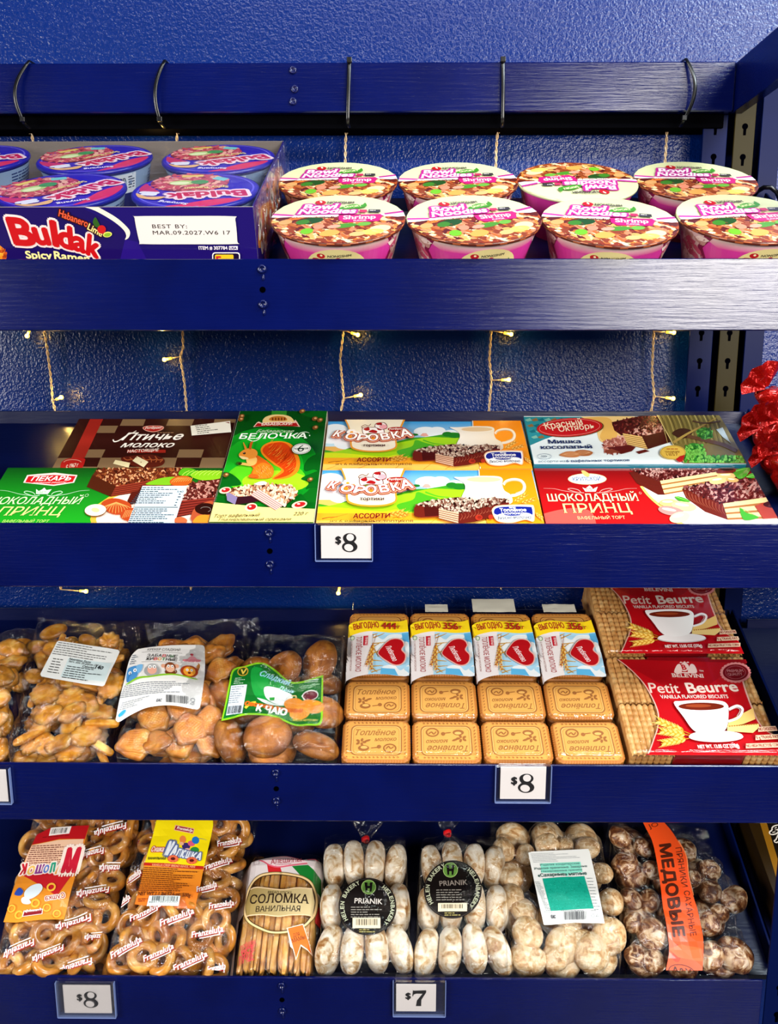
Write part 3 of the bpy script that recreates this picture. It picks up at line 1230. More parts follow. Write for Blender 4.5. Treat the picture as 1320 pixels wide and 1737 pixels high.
# --- squirrel box
A = Art(S[1], -0.006).view(350, 690, 6.286)
A.rect(-20, 10, 1320, 1300, '#06450f', col2='#0a6a16')
for (cx, cy, rx, ry, c) in ((640, 640, 560, 420, '#0c8a1c'), (600, 640, 440, 330, '#17aa22'), (640, 760, 420, 190, '#58c81c'), (740, 800, 360, 120, '#a4dc1e')):
    A.ell(cx, cy, rx, ry, c)
for pts in ([(1040, 640), (1080, 560), (1160, 510), (1260, 480), (1260, 700), (1150, 670), (1060, 690)], [(1010, 770), (1100, 720), (1240, 690), (1240, 900), (1150, 860), (1060, 880), (1090, 810)],
            [(140, 720), (230, 700), (330, 760), (370, 830), (250, 850), (150, 860)], [(60, 1060), (110, 960), (250, 980), (330, 1080)], [(820, 1110), (940, 980), (1010, 930), (1080, 1010), (1180, 1030), (1170, 1120)],
            [(1000, 60), (1270, 20), (1270, 160), (1120, 120)]):
    A.poly(spl(pts, True), '#075c14')
A.poly([(700, 40), (860, 35), (855, 95), (695, 100)], '#2f8a26')
A.poly(spl([(610, 170), (620, 120), (690, 90), (770, 84), (850, 92), (910, 118), (930, 170), (770, 160)], True), '#f2d08a')
A.poly(spl([(680, 148), (690, 115), (765, 100), (840, 112), (852, 148)], True), '#c87a2c')
for k in range(5): A.rect(700 + k * 32, 118, 716 + k * 32, 148, '#7a3412')
A.poly([(500, 218), (540, 170), (560, 160), (590, 175), (770, 160), (930, 168), (950, 140), (970, 165), (1000, 216), (770, 200)], '#f0c8b8')
A.poly([(515, 214), (548, 176), (580, 182), (770, 168), (935, 176), (958, 172), (985, 212), (770, 208)], '#b01a1c')
A.text('БАБАЕВСКИЙ', (590, 202), (915, 196), 28, '#ffeede', 0.02, 0, 0.04)
A.text('Бабаевская', (530, 276), (935, 280), 30, '#cfe8c4', -0.004, 0.5)
A.text('БЕЛОЧКА', (350, 344), (1075, 338), 52, '#f4fff0', 0.022, 0.12, 0.06)
A.line(spl([(440, 348), (500, 370), (560, 350), (610, 300)]), 10, '#f4fff0', 4)
A.line(spl([(960, 330), (1000, 285), (1060, 272), (1100, 285)]), 9, '#f4fff0', 3)
A.ell(1102, 310, 6, 6, '#f4fff0')
# the squirrel
tail = spl([(700, 770), (800, 680), (720, 620), (620, 540), (580, 470), (610, 415), (690, 378), (800, 372), (900, 400), (960, 480), (1000, 590), (980, 690), (900, 750), (800, 775)], True)
A.poly(tail, '#f08a1c')
A.poly(spl([(720, 770), (830, 690), (740, 610), (640, 530), (600, 470), (640, 415), (720, 390), (810, 384), (880, 420), (930, 500), (960, 600), (930, 690), (850, 745)], True), '#d8420e')
rn = random.Random(9)
for k in range(60):
    t = rn.random()
    x, y = 640 + t * 270 + rn.uniform(-30, 30), 430 + t * 220 + rn.uniform(-40, 90)
    A.line(spl([(x, y), (x + 36, y - 26), (x + 60, y - 66)]), 4, rn.choice(('#f6a13a', '#9c2408', '#f2701a', '#b8300c')), 1)
A.poly(spl([(470, 770), (480, 730), (500, 670), (470, 640), (440, 600), (440, 560), (510, 520), (600, 560), (680, 620), (720, 680), (700, 760), (600, 780)], True), '#e2661a')
A.poly(spl([(500, 740), (520, 660), (600, 610), (680, 640), (715, 700), (690, 765), (560, 778)], True), '#f08420')
A.poly(spl([(440, 620), (430, 570), (480, 530), (540, 560), (530, 620), (470, 645)], True), '#f4c46c')
for k in range(40):
    x, y = rn.uniform(500, 690), rn.uniform(640, 760)
    A.line([(x, y), (x + 10, y + 22)], 4, rn.choice(('#f9b45a', '#c04a10', '#ffcf80')), 1)
A.poly(spl([(350, 540), (365, 505), (410, 475), (470, 462), (530, 480), (550, 520), (520, 560), (450, 575), (390, 578)], True), '#ee9436')
A.poly(spl([(352, 545), (380, 545), (440, 560), (450, 576), (390, 578)], True), '#f8d898')
A.poly([(455, 470), (470, 400), (505, 380), (490, 430), (480, 475)], '#c85a1c')
A.poly([(415, 480), (395, 400), (400, 396), (430, 450), (440, 470)], '#e2862c')
A.ell(408, 515, 15, 11, '#1c0a06', rot=-10)
A.ell(404, 511, 4, 3, '#ffffff')
A.line(spl([(470, 640), (420, 632), (370, 625)]), 26, '#f2b45c')
A.ell(352, 622, 32, 18, '#2c5a18')
A.ell(360, 628, 16, 12, '#3a2410')
A.poly(spl([(455, 770), (470, 740), (530, 740), (560, 765), (520, 778)], True), '#d8601c')
# slices, nuts, foot
A.poly([(90, 1040), (600, 1090), (1170, 1110), (1150, 1260), (-10, 1260)], '#f5e08a')
crumb_top(A, [(230, 905), (330, 880), (520, 850), (640, 840), (600, 930), (480, 975), (330, 985), (215, 960)], 120, 22, 11, '#7a3c26', ('#4a1c10', '#e4b694', '#c98a62', '#f2d6b4'))
A.poly([(215, 920), (335, 985), (310, 1065), (225, 1020)], '#8878a0')
A.poly([(335, 985), (480, 970), (560, 1030), (440, 1050), (310, 1066)], '#34101a')
crumb_top(A, [(560, 890), (650, 850), (900, 850), (948, 905), (980, 960), (840, 1075), (760, 1040), (640, 960)], 190, 24, 12, '#8a4a30', ('#4a1c10', '#eec8a4', '#d09268', '#f6dcbc'))
wafer_face(A, (560, 900), (830, 1070), (740, 1128), (470, 965), 5, '#f2c6bc', '#a05a52')
A.poly(spl([(520, 850), (560, 825), (620, 818), (650, 840), (590, 860)], True), '#f0e6da')
for (cx, cy, rx, ry) in ((480, 1095, 68, 44), (995, 1068, 84, 38), (205, 915, 64, 34)):
    A.ell(cx, cy, rx, ry, '#f2d8b4', rot=-12)
    A.ell(cx + 6, cy - 2, rx * 0.72, ry * 0.66, '#b81e22', rot=-12)
    A.ell(cx - 8, cy - 8, rx * 0.2, ry * 0.2, '#ffe8d8')
for (cx, cy) in ((1025, 70), (1160, 150), (1215, 165), (1165, 245), (1110, 800), (380, 125), (372, 158), (215, 752)):
    A.ell(cx, cy, 32, 22, '#7a4a1e', rot=-20)
    A.ell(cx + 6, cy - 4, 14, 10, '#d8a468')
A.ell(1017, 474, 106, 62, '#0a4a14', rot=-6)
A.ell(1017, 474, 100, 56, '#f4f4ee', rot=-6)
A.ring(1017, 474, 90, 48, 4, '#2e5a34', rot=-6)
A.text('6', (980, 506), (1046, 500), 66, '#243a28', -0.01, 0.2)
A.text('тортиков', (940, 484), (1090, 478), 20, '#243a28', 0.02, 0.1)
A.text('Торт вафельный', (90, 1210), (575, 1196), 34, '#5a4626', -0.008, 0.4)
A.text('глазированный орехами', (130, 1245), (910, 1240), 30, '#5a4626', -0.008, 0.4)
A.text('220 г', (930, 1186), (1095, 1180), 34, '#4a3a20', 0.0, 0.4)
carton('cake_box', 'tall green cake box with a red squirrel picture left of the cow boxes', -0.2105, -0.0925, 0.006, 0.2425, -0.006, '#e6e6d8', A)

# --- cow cakes, two alike
A = Art(S[1], -0.008).view(530, 705, 6.286)
A.rect(80, 60, 2400, 330, '#2f9be0', col2='#c8e8f4')
for (cx, cy, rx, ry) in ((250, 150, 130, 60), (190, 230, 150, 70), (350, 300, 120, 60), (1210, 170, 130, 50), (1330, 160, 90, 40), (1480, 190, 100, 36), (1300, 200, 160, 36)):
    A.ell(cx, cy, rx, ry, '#eef6fa')
A.poly(spl([(60, 360), (160, 372), (270, 385), (400, 345), (520, 320), (800, 300), (1050, 240), (1200, 230), (1400, 200), (1500, 180), (1650, 200), (1800, 230), (1800, 420), (60, 470)], False), '#3f9e1e')
A.poly(spl([(60, 385), (200, 390), (420, 352), (700, 330), (1060, 262), (1250, 232), (1500, 240), (1800, 260), (1800, 560), (60, 560)], False), '#9ed41c')
A.poly(spl([(900, 380), (1060, 330), (1100, 262), (1200, 290), (1330, 330), (1300, 400), (1000, 440)], True), '#4cae1e')
A.line(spl([(1180, 262), (1300, 300), (1420, 310)]), 16, '#56b41e', 6)
for (cx, cy, rx, ry) in ((1440, 200, 55, 26), (1520, 215, 70, 26), (1600, 215, 60, 22), (1090, 205, 40, 12)): A.ell(cx, cy, rx, ry, '#1f7a22')
A.poly([(1150, 215), (1175, 190), (1215, 190), (1240, 220), (1190, 226)], '#e6a89a')
A.poly(spl([(90, 400), (300, 402), (520, 420), (760, 440), (900, 420), (900, 470), (90, 470)], False), '#d8e41e')
A.rect(60, 452, 2400, 640, '#f3a624')
A.rect(60, 520, 2400, 640, '#f0a830', col2='#f8c860', ang=90)
for (x0, y0, x1, y1) in ((250, 500, 420, 460), (390, 600, 800, 455), (150, 575, 250, 540), (840, 600, 1010, 470), (1150, 600, 1290, 500), (1380, 600, 1500, 520)):
    A.line([(x0, y0), (x1, y1)], 5, '#c8761a', 2)
A.line(spl([(170, 505), (240, 492), (320, 488)]), 8, '#a8521a', 2)
ear(A, 740, 486, 980, 440, 7, 17)
ear(A, 860, 500, 1020, 458, 5, 15)
# orange end with the jug
A.view(700, 705, 5.867)
A.poly([(602, 60), (1075, 60), (1200, 555), (665, 555), (670, 520), (640, 400), (610, 200)], '#f58a0c', col2='#f8a01c')
A.line([(596, 60), (601, 130)], 8, '#f6ead0')
A.line([(672, 518), (676, 556)], 8, '#f6ead0')
A.line(spl([(820, 190), (850, 160), (920, 146), (985, 160), (1014, 200), (1000, 245), (940, 275), (890, 282)]), 24, '#f4e4cc')
A.line(spl([(830, 188), (855, 166), (920, 155), (976, 166), (1000, 202), (985, 240), (930, 262)]), 7, '#d8b088')
A.poly(spl([(370, 128), (440, 126), (600, 118), (760, 118), (812, 140), (810, 190), (830, 240), (890, 280), (885, 350), (700, 350), (450, 340), (440, 290), (470, 220), (450, 170)], True), '#ecdcc4', col2='#fbf4e8', ang=180)
A.ell(640, 145, 172, 30, '#f7ecd8')
A.ell(640, 147, 155, 22, '#e8c79a')
A.view(700, 705, 5.867)
ear(A, 880, 360, 1030, 270, 7, 13, '#c87a14', '#f6c860')
ear(A, 940, 360, 1105, 316, 6, 12, '#c87a14', '#f6c860')
ear(A, 1085, 420, 1180, 490, 6, 12, '#c87a14', '#f6c860')


def bar(tx, ty, k=1.0):
    g = lambda pts: [(tx + x * k, ty + y * k) for x, y in pts]
    return g


A.poly([(0, 400), (90, 385), (215, 440), (225, 470), (60, 478), (0, 450)], '#8a2a1c')
A.poly([(80, 382), (220, 372), (540, 345), (520, 372), (240, 400), (220, 462), (80, 470)], '#4c120e')
crumb_top(A, [(0, 372), (100, 345), (280, 318), (400, 304), (540, 322), (535, 345), (300, 372), (100, 388)], 170, 15, 21, '#4c1a14', ('#241008', '#b89a84', '#8a5a48', '#e0c8b0'))
A.poly([(0, 398), (20, 372), (90, 385), (100, 470), (40, 476), (0, 460)], '#6e1e14')
A.poly([(400, 440), (870, 345), (860, 400), (720, 470), (560, 512), (410, 530)], '#6a1c14')
for k in range(14): A.line(spl([(420 + k * 30, 500 - k * 8), (440 + k * 30, 470 - k * 6), (430 + k * 31, 445 - k * 5)]), 7, '#a04a34', 2)
crumb_top(A, [(225, 405), (300, 376), (560, 330), (720, 312), (870, 325), (865, 350), (640, 392), (410, 440)], 220, 16, 22, '#4a1812', ('#241008', '#a88a78', '#7a4a3c', '#d8bca8'))
wafer_face(A, (225, 405), (408, 440), (402, 532), (228, 490), 5, '#e9b896', '#7e3420')
A.ell(590, 480, 34, 24, '#b2301e')
A.ell(596, 478, 20, 13, '#8e2216')
A.ell(700, 475, 24, 20, '#b2301e')
# blue badge
A.poly(spl([(712, 440), (716, 404), (760, 380), (880, 372), (1060, 372), (1095, 392), (1100, 470), (1085, 515), (1010, 500), (900, 525), (800, 522), (745, 500)], True), '#f7c8a0')
A.poly(spl([(722, 440), (726, 410), (765, 390), (880, 382), (1056, 382), (1086, 398), (1090, 470), (1078, 505), (1010, 490), (900, 515), (800, 512), (755, 492)], True), '#ffffff')
A.poly(spl([(730, 445), (734, 414), (770, 396), (880, 388), (1050, 390), (1076, 404), (1080, 456), (1050, 445), (1000, 440), (960, 462), (860, 465), (790, 450), (760, 458)], True), '#14208a')
A.text('вкус', (870, 402), (928, 402), 14, '#ffffff', 0.02)
A.text('Топлёное', (785, 430), (1025, 428), 24, '#ffffff', 0.035)
A.text('молоко', (800, 455), (1005, 454), 20, '#ffffff', 0.035)
A.text('Вкусно молочно', (765, 500), (1070, 492), 26, '#28284a', 0.01, 0.25, arch=0.15)
# cow logo
A.view(530, 705, 6.286)
A.poly(spl([(345, 72), (385, 160), (400, 260), (405, 345), (430, 385), (520, 410), (650, 420), (790, 412), (880, 385), (905, 345), (900, 290), (940, 180), (990, 72)], False), '#e89a2a')
A.poly(spl([(362, 72), (400, 160), (420, 260), (424, 345), (450, 374), (530, 396), (650, 404), (780, 398), (866, 374), (886, 345), (884, 290), (922, 180), (968, 72)], False), '#f5ead2')
A.poly(spl([(500, 240), (600, 220), (760, 216), (860, 240), (860, 290), (500, 290)]), '#3f8a24')
cow = spl([(530, 165), (560, 148), (650, 152), (700, 140), (760, 170), (770, 215), (740, 232), (700, 225), (640, 222), (600, 222), (560, 232), (535, 215)], True)
A.poly(cow, '#6a1414')
A.poly(spl([(537, 168), (562, 154), (650, 158), (700, 146), (752, 172), (762, 212), (738, 226), (700, 218), (640, 216), (600, 216), (560, 226), (542, 212)], True), '#fbf2ee')
for pts in ([(545, 170), (600, 155), (610, 185), (570, 190)], [(600, 205), (640, 180), (690, 195), (680, 215)], [(690, 160), (730, 165), (735, 185), (700, 182)]): A.poly(spl(pts, True), '#a8161a')
A.poly(spl([(670, 120), (700, 105), (770, 104), (800, 140), (790, 170), (740, 180), (700, 170), (665, 150)], True), '#6a1414')
A.poly(spl([(676, 124), (705, 110), (765, 110), (793, 142), (784, 165), (740, 174), (705, 165), (672, 148)], True), '#fbf2ee')
A.ell(755, 148, 42, 24, '#f2a8b0')
A.ell(712, 118, 34, 14, '#a8161a')
A.ell(735, 128, 6, 7, '#1c0808')
A.line(spl([(540, 165), (525, 150), (560, 130), (600, 140), (625, 118)]), 6, '#6a1414')
A.line([(575, 222), (580, 240)], 14, '#6a1414')
A.line([(720, 222), (722, 240)], 14, '#6a1414')
A.poly(spl([(803, 176), (830, 158), (900, 152), (970, 156), (1000, 172), (985, 195), (920, 202), (840, 198)], True), '#a81818')
A.text('РотФронт', (820, 184), (985, 178), 18, '#ffeee0', 0.02, 0.2)
for (cx, cy, r) in ((420, 208, 52), (480, 224, 34)):
    for k in range(6): A.ell(cx + r * 0.6 * cos(k * 1.047), cy + r * 0.34 * sin(k * 1.047), r * 0.45, r * 0.28, '#fff6f0')
    A.ell(cx, cy, r * 0.32, r * 0.2, '#f0a028')
L8 = [('К', 215, 262, 110, 62, 0.3), ('О', 345, 290, 130, 62, 0.15), ('Р', 470, 305, 120, 62, 0.05), ('О', 590, 308, 120, 62, 0.0), ('В', 735, 303, 105, 64, -0.05), ('К', 850, 288, 105, 66, -0.1), ('А', 945, 270, 130, 72, -0.05)]
for c, fat_ in (('#a8281c', 0.17), ('#fbc79a', 0.125), ('#a8281c', 0.085), ('#fffaf4', 0.03)):
    for ch, x, y, w_, h_, sh in L8:
        A.text(ch, (x + 5, y), (x + w_ - 12, y - w_ * 0.08 if x > 700 else y + (w_ * 0.08 if x < 560 else 0)), h_, c, 0.0, sh, fat=fat_)
A.ell(405, 268, 22, 15, '#ee8a20')
A.ell(650, 290, 20, 14, '#ee8a20')
A.text('тортики', (540, 374), (775, 374), 26, '#4a1a10', 0.03, 0.05)
A.text('АССОРТИ', (475, 538), (835, 536), 40, '#7a1414', 0.03, 0.1)
A.text('из 6 вафельных тортиков', (250, 580), (1060, 576), 28, '#6a2a14', 0.006, 0.05)
carton('cake_box', 'cow picture wafer cake box at the back, under the milk jug and blue badge', -0.0905, 0.1670, 0.1120, 0.2200, -0.008, '#f2b65a', A, group='cow picture boxes')
carton('cake_box', 'cow picture wafer cake box at the front lip above the price tag', -0.0905, 0.1670, 0.0040, 0.1110, -0.008, '#f2b65a', A, group='cow picture boxes', shift=(0, -0.1085))

# --- blue and white bear-paw box (forest picture kept plain)
A = Art(S[1], -0.003).view(880, 700, 5.739)
A.rect(0, 20, 2400, 560, '#e9f4f6')
A.poly([(20, 40), (900, 40), (900, 60), (600, 140), (250, 260), (110, 320)], '#2a8c98')
for k in range(7):
    for j in range(4):
        x, y = 60 + k * 62 + j * 20, 70 + j * 56
        if x + y * 1.2 < 470: A.poly([(x, y), (x + 50, y - 18), (x + 70, y + 8), (x + 26, y + 16)], ('#7ab8a8', '#8a6a3c', '#186a78')[(k + j) % 3])
A.poly(spl([(600, 40), (1150, 40), (1060, 90), (1010, 240), (870, 300), (780, 260), (760, 120)]), '#f0cd86')
A.poly(spl([(640, 60), (860, 50), (930, 130), (960, 250), (860, 290), (790, 240), (820, 120)], True), '#e6b45c')
A.poly(spl([(830, 290), (900, 260), (1010, 230), (1080, 330), (1020, 380), (850, 395)], True), '#d08a76')
A.specks(spl([(820, 300), (900, 262), (1010, 226), (1090, 330), (1020, 390), (850, 400)], True), 130, ('#8a3a30', '#e8b4a4', '#b86a5a'), 18, 31, 2.4)
crumb_top(A, [(905, 95), (1200, 30), (1480, 30), (1480, 130), (1100, 200), (1000, 225), (930, 175)], 120, 14, 32, '#4a1414', ('#32100e', '#6a2420', '#7e3a34'))
crumb_top(A, [(1010, 200), (1240, 110), (1460, 110), (1545, 140), (1480, 190), (1200, 240)], 170, 18, 33, '#6a2420', ('#c08474', '#8a4a3e', '#e0b0a0', '#4a1410'))
A.poly([(1200, 238), (1560, 150), (1600, 250), (1250, 362)], '#45100f')
wafer_face(A, (1010, 205), (1200, 238), (1258, 362), (1060, 318), 6, '#f0c878', '#7e4a20')
A.poly([(850, 345), (1000, 330), (1060, 320), (1140, 340), (1100, 380), (1000, 408)], '#5c1612')
A.poly([(1140, 385), (1230, 362), (1275, 380), (1170, 408)], '#5c1612')
A.poly([(835, 380), (900, 355), (990, 390), (860, 402)], '#84402e')
A.ell(505, 152, 325, 92, '#6a4420', rot=-3)
A.ell(495, 148, 320, 90, '#c01a1e', rot=-3)
A.ring(495, 148, 296, 78, 3, '#f0a090', rot=-3)
A.text('Красный', (265, 170), (640, 118), 62, '#fbe6c8', 0.008, 0.3)
A.text('Октябрь', (400, 192), (745, 158), 54, '#fbe6c8', 0.008, 0.3)
A.line(spl([(232, 130), (300, 122), (330, 110)]), 6, '#fbe6c8')
A.text('Мишка', (290, 306), (612, 302), 34, '#14285e', 0.022, 0, 0.05)
A.text('косолапый', (215, 360), (722, 352), 34, '#14285e', 0.022, 0, 0.05)
for (cx, cy, r, c) in ((620, 398, 0, '#b06a3c'), (505, 412, -3, '#c8804c')):
    A.poly(spl([(cx - 108, cy + 6), (cx - 40, cy - 26), (cx + 40, cy - 26), (cx + 102, cy - 4), (cx + 60, cy + 28), (cx - 50, cy + 26)], True), c)
    for k in range(4): A.line(spl([(cx - 80, cy + 4 - k), (cx, cy - 18 + k * 11), (cx + 80, cy - 2)]), 3, '#e0a878')
A.ring(250, 434, 68, 26, 3, '#5a7a94')
A.text('220г', (220, 442), (284, 442), 18, '#3a5a74')
A.text('ассорти из', (190, 494), (455, 490), 22, '#5a7488', 0.0, 0.15)
A.text('6 вафельных тортиков', (466, 490), (1080, 480), 22, '#1c3a6c', 0.022, 0.15)
A.view(1080, 700, 5.5)
A.poly([(180, 20), (760, 20), (1060, 480), (440, 480), (350, 330)], '#7a6a34')
for k in range(26):
    x = 200 + k * 21
    A.line(spl([(x, 30), (x + 40, 120), (x + 90, 300)]), 7, ('#c8b468', '#4a3c1e', '#9a8a48', '#5c5426')[k % 4], 3)
A.poly(spl([(330, 200), (400, 160), (480, 165), (520, 200), (450, 250), (380, 240)], True), '#3c2014')
A.line(spl([(340, 290), (470, 210), (600, 140), (740, 60)]), 26, '#a88a44', 8)
A.line(spl([(470, 230), (640, 270), (800, 310), (930, 370)]), 34, '#5c3a22')
A.line(spl([(520, 90), (640, 110), (780, 90)]), 14, '#4a2c1c')
A.poly(spl([(560, 180), (640, 150), (700, 200), (690, 250), (600, 240)], True), '#3f8a30')
A.specks([(560, 170), (700, 160), (700, 250), (570, 250)], 60, ('#62b044', '#2c6a22'), 20, 41)
A.poly([(740, 170), (800, 150), (860, 270), (880, 300), (800, 240)], '#b8c4c8')
A.poly(spl([(450, 360), (500, 300), (590, 310), (630, 380), (560, 420), (450, 440)], True), '#2f7a28')
A.specks([(450, 320), (620, 310), (640, 400), (450, 450)], 110, ('#58b038', '#2a7a22', '#7ac850'), 22, 42)
A.specks([(440, 420), (980, 420), (1020, 480), (440, 480)], 170, ('#58b038', '#2a7a22', '#7ac850'), 24, 43)
A.line([(180, 20), (350, 330)], 7, '#d8c078')
A.line([(350, 330), (440, 480)], 5, '#d8c078')
A.ell(335, 384, 120, 66, '#e0b84c')
A.ring(335, 384, 112, 60, 3, '#8a6a20')
A.text('ТРАДИЦИИ', (265, 390), (402, 388), 16, '#8a5a1c', 0.02)
A.text('1857', (282, 418), (390, 414), 22, '#8a5a1c')
A.greek(275, 350, 395, 366, 1, '#a8401c', 3)
A.poly([(360, 452), (400, 420), (450, 408), (425, 470), (395, 478)], '#b01c1c')
carton('cake_box', 'white and teal cake box with red oval logo and almonds, back row at right end', 0.1685, 0.4280, 0.1170, 0.2255, -0.003, '#1e7a92', A)

# --- red chocolate prince
A = Art(S[1], -0.008).view(880, 700, 5.739)
A.rect(100, 520, 2800, 1120, '#7a0a0c', col2='#d8161a')
A.poly(spl([(130, 1100), (200, 1000), (500, 930), (700, 960), (760, 1100)]), '#e0584e')
A.ell(668, 646, 188, 54, '#f2dcb0')
A.ell(668, 646, 172, 46, '#eef4fb')
A.text('КРУПСКОЙ', (530, 666), (806, 660), 36, '#3a5a8e', 0.01, 0.1, 0.03)
A.poly(spl([(610, 570), (640, 566), (690, 600), (680, 625), (640, 615)], True), '#e8c070')
A.poly([(620, 728), (650, 740), (690, 708), (725, 740), (770, 722), (750, 770), (650, 770)], '#f6d8cc')
A.greek(655, 738, 745, 764, 2, '#b03028', 3)
for sx in (1, -1):
    c = 696
    A.line(spl([(c + sx * 60, 782), (c + sx * 130, 776), (c + sx * 215, 748), (c + sx * 185, 738), (c + sx * 120, 752), (c + sx * 90, 776)]), 6, '#e8a098')
    A.line(spl([(c + sx * 130, 780), (c + sx * 260, 762), (c + sx * 350, 742), (c + sx * 455, 738)]), 5, '#e8a098', 2)
A.text('ШОКОЛАДНЫЙ', (290, 864), (1172, 858), 66, '#fae6b4', 0.014, 0.0, 0.05, out='#6a0a0a', ow=0.014)
A.text('ПРИНЦ', (440, 978), (1105, 972), 84, '#f8e294', 0.008, 0.0, 0.05, out='#7a0e0c', ow=0.014)
A.text('ВАФЕЛЬНЫЙ ТОРТ', (578, 1042), (1040, 1036), 28, '#f6cf9a', 0.006, 0.0, 0.03)
A.text('®', (1175, 795), (1198, 795), 20, '#f6d8c0')
A.view(1080, 700, 5.5)
A.poly(spl([(30, 690), (100, 780), (200, 870), (330, 960), (480, 1060), (1500, 1060), (1500, 690), (300, 660)], False), '#ecc468')
A.poly(spl([(60, 690), (130, 780), (240, 870), (380, 960), (540, 1060), (1500, 1060), (1500, 690), (300, 660)], False), '#f6e6e4')
A.poly([(-70, 560), (30, 540), (220, 640), (265, 770), (200, 770), (0, 660)], '#5e1a12')
crumb_top(A, [(-70, 530), (300, 500), (820, 500), (900, 540), (760, 565), (220, 640), (100, 600)], 330, 20, 51, '#4c1412', ('#2a0a0a', '#8e4a44', '#c8968c', '#5e1c1a'))
wafer_face(A, (218, 640), (800, 548), (720, 690), (262, 770), 3, '#f4d496', '#a86a34')
A.poly([(420, 712), (520, 740), (800, 850), (850, 1004), (640, 930), (460, 800)], '#6a2014')
for k in range(12): A.line(spl([(450 + k * 32, 740 + k * 12), (470 + k * 30, 790 + k * 12), (520 + k * 28, 830 + k * 12)]), 8, '#9a4a34', 2)
crumb_top(A, [(425, 705), (660, 660), (1000, 620), (1130, 640), (1260, 790), (800, 855), (600, 780)], 420, 24, 52, '#4c1412', ('#2a0a0a', '#8e4a44', '#c8968c', '#5e1c1a'))
wafer_face(A, (805, 855), (1250, 790), (1330, 990), (850, 1006), 3, '#f4d496', '#a86a34')
for (cx, cy, rx, ry, c, r) in ((760, 640, 84, 34, '#ecc988', -8), (840, 594, 92, 26, '#e6c07a', 0), (890, 634, 60, 22, '#dcb068', 6), (300, 848, 92, 34, '#e6c07a', 0), (440, 880, 118, 42, '#f0d494', 8), (320, 925, 122, 42, '#dc8c86', 10), (400, 985, 96, 50, '#f2dcaa', -12)):
    A.ell(cx, cy, rx, ry, c, rot=r)
    A.ell(cx - rx * 0.15, cy - ry * 0.3, rx * 0.55, ry * 0.3, '#fbeecb', rot=r)
for pts in ([(900, 560), (960, 530), (1060, 520), (1020, 600), (950, 625)], [(1020, 610), (1070, 575), (1110, 590), (1090, 620)], [(355, 790), (430, 800), (500, 840), (400, 832)], [(960, 895), (1020, 940), (1140, 985), (1000, 1010)]):
    A.poly(spl(pts, True), '#3f9e24')
    A.line([pts[0], pts[2]], 6, '#9cd86a', 2)
A.poly(spl([(745, 570), (770, 530), (820, 510), (900, 520), (920, 560), (830, 575)], True), '#6e2014')
A.ell(840, 530, 66, 24, '#2c0a08')
A.poly([(1100, 880), (1180, 850), (1420, 850), (1380, 990), (1180, 1000)], '#a83c26')
A.ell(1290, 866, 112, 34, '#2c0a08')
carton('cake_box', 'red cake box with gold title and nut wafer slices, front row at right end', 0.1685, 0.4320, 0.0062, 0.1158, -0.008, '#7a0f10', A)
# ------------------------------------------------------------------ white and pink noodle bowls on the top shelf
M_BOWL = m_print('printed_paper_bowl', 0.35, 0.2)
BR, BH = 0.0738, 0.064


def bowl_r(h):
    return 0.0535 + (0.0700 - 0.0535) * (h / 0.060)


NOOD = ('#e8b060', '#b04a1c', '#f4dca0', '#7a2410', '#d8762c', '#5c1c10')
A = Art(S[0], 0.018).view(450, 270, 5.077)
C0 = (-0.063, 0.0665)
lid_top = [(15, 480), (120, 500), (240, 503), (640, 500), (1000, 488), (1190, 462)]
A.poly([(C0[0] + BR * cos(a), C0[1] + BR * sin(a)) for a in [2 * pi * k / 64 for k in range(64)]], '#dfe2ae', uvs=True)
# photograph of noodles on the near half
Cx, Cy = 608, 560
nood = [(30, 500), (240, 512), (640, 505), (1030, 500), (1190, 480), (1240, 560), (1200, 900), (600, 960), (20, 900), (-40, 600)]
A.poly(nood, '#6a2412')
A.specks(nood, 900, NOOD, 26, 61, 3.8, 0)
A.poly(spl([(20, 560), (150, 640), (330, 690), (600, 712), (860, 700), (1050, 650), (1190, 560), (1230, 640), (1000, 800), (600, 860), (200, 800), (-20, 660)], True), '#4a1a0c')
A.specks([(20, 580), (330, 690), (600, 712), (860, 700), (1190, 570), (1150, 700), (600, 800), (150, 730)], 330, ('#a8481c', '#d88a3c', '#6a2410', '#f0c070', '#8a3414'), 22, 63, 3.4, 0)
A.specks([(80, 560), (700, 560), (1150, 560), (1000, 720), (250, 720)], 260, ('#f6e2ac', '#e0a458', '#d88058', '#b86428', '#8a3c18'), 22, 62, 3.4, 8)
for (cx, cy, rx, ry, c) in ((400, 550, 110, 26, '#1f4a14'), (330, 560, 60, 20, '#3c7a1c'), (690, 592, 110, 18, '#4a8a24'), (860, 575, 60, 16, '#6aa83a'), (365, 637, 56, 24, '#6cb41e'), (470, 600, 50, 20, '#e88a6a'), (600, 600, 60, 14, '#e09a80'), (1000, 610, 90, 26, '#f6e8a0'), (930, 640, 100, 22, '#f0d060'), (560, 655, 90, 24, '#eaa04a'), (800, 660, 70, 18, '#e8b070'), (180, 560, 60, 20, '#d8a060')):
    A.ell(cx, cy, rx, ry, c, rot=-6)
A.poly([(15, 470), (130, 490), (240, 500), (640, 498), (640, 512), (240, 516), (120, 520), (20, 512)], '#f4e2ec')
A.poly(spl([(10, 468), (60, 480), (240, 496), (240, 508), (120, 500), (20, 492)]), '#c8349a')
A.poly([(640, 505), (1030, 488), (1010, 520), (985, 552), (690, 566), (640, 545)], '#c41e72')
A.poly([(1000, 492), (1200, 452), (1230, 500), (1150, 510), (1030, 508)], '#ecdcf0')
A.poly([(1030, 482), (1200, 455), (1205, 470), (1040, 495)], '#b42a86')
A.text('Shrimp', (680, 540), (960, 530), 30, '#fdeef4', 0.02, 0.1, 0.05)
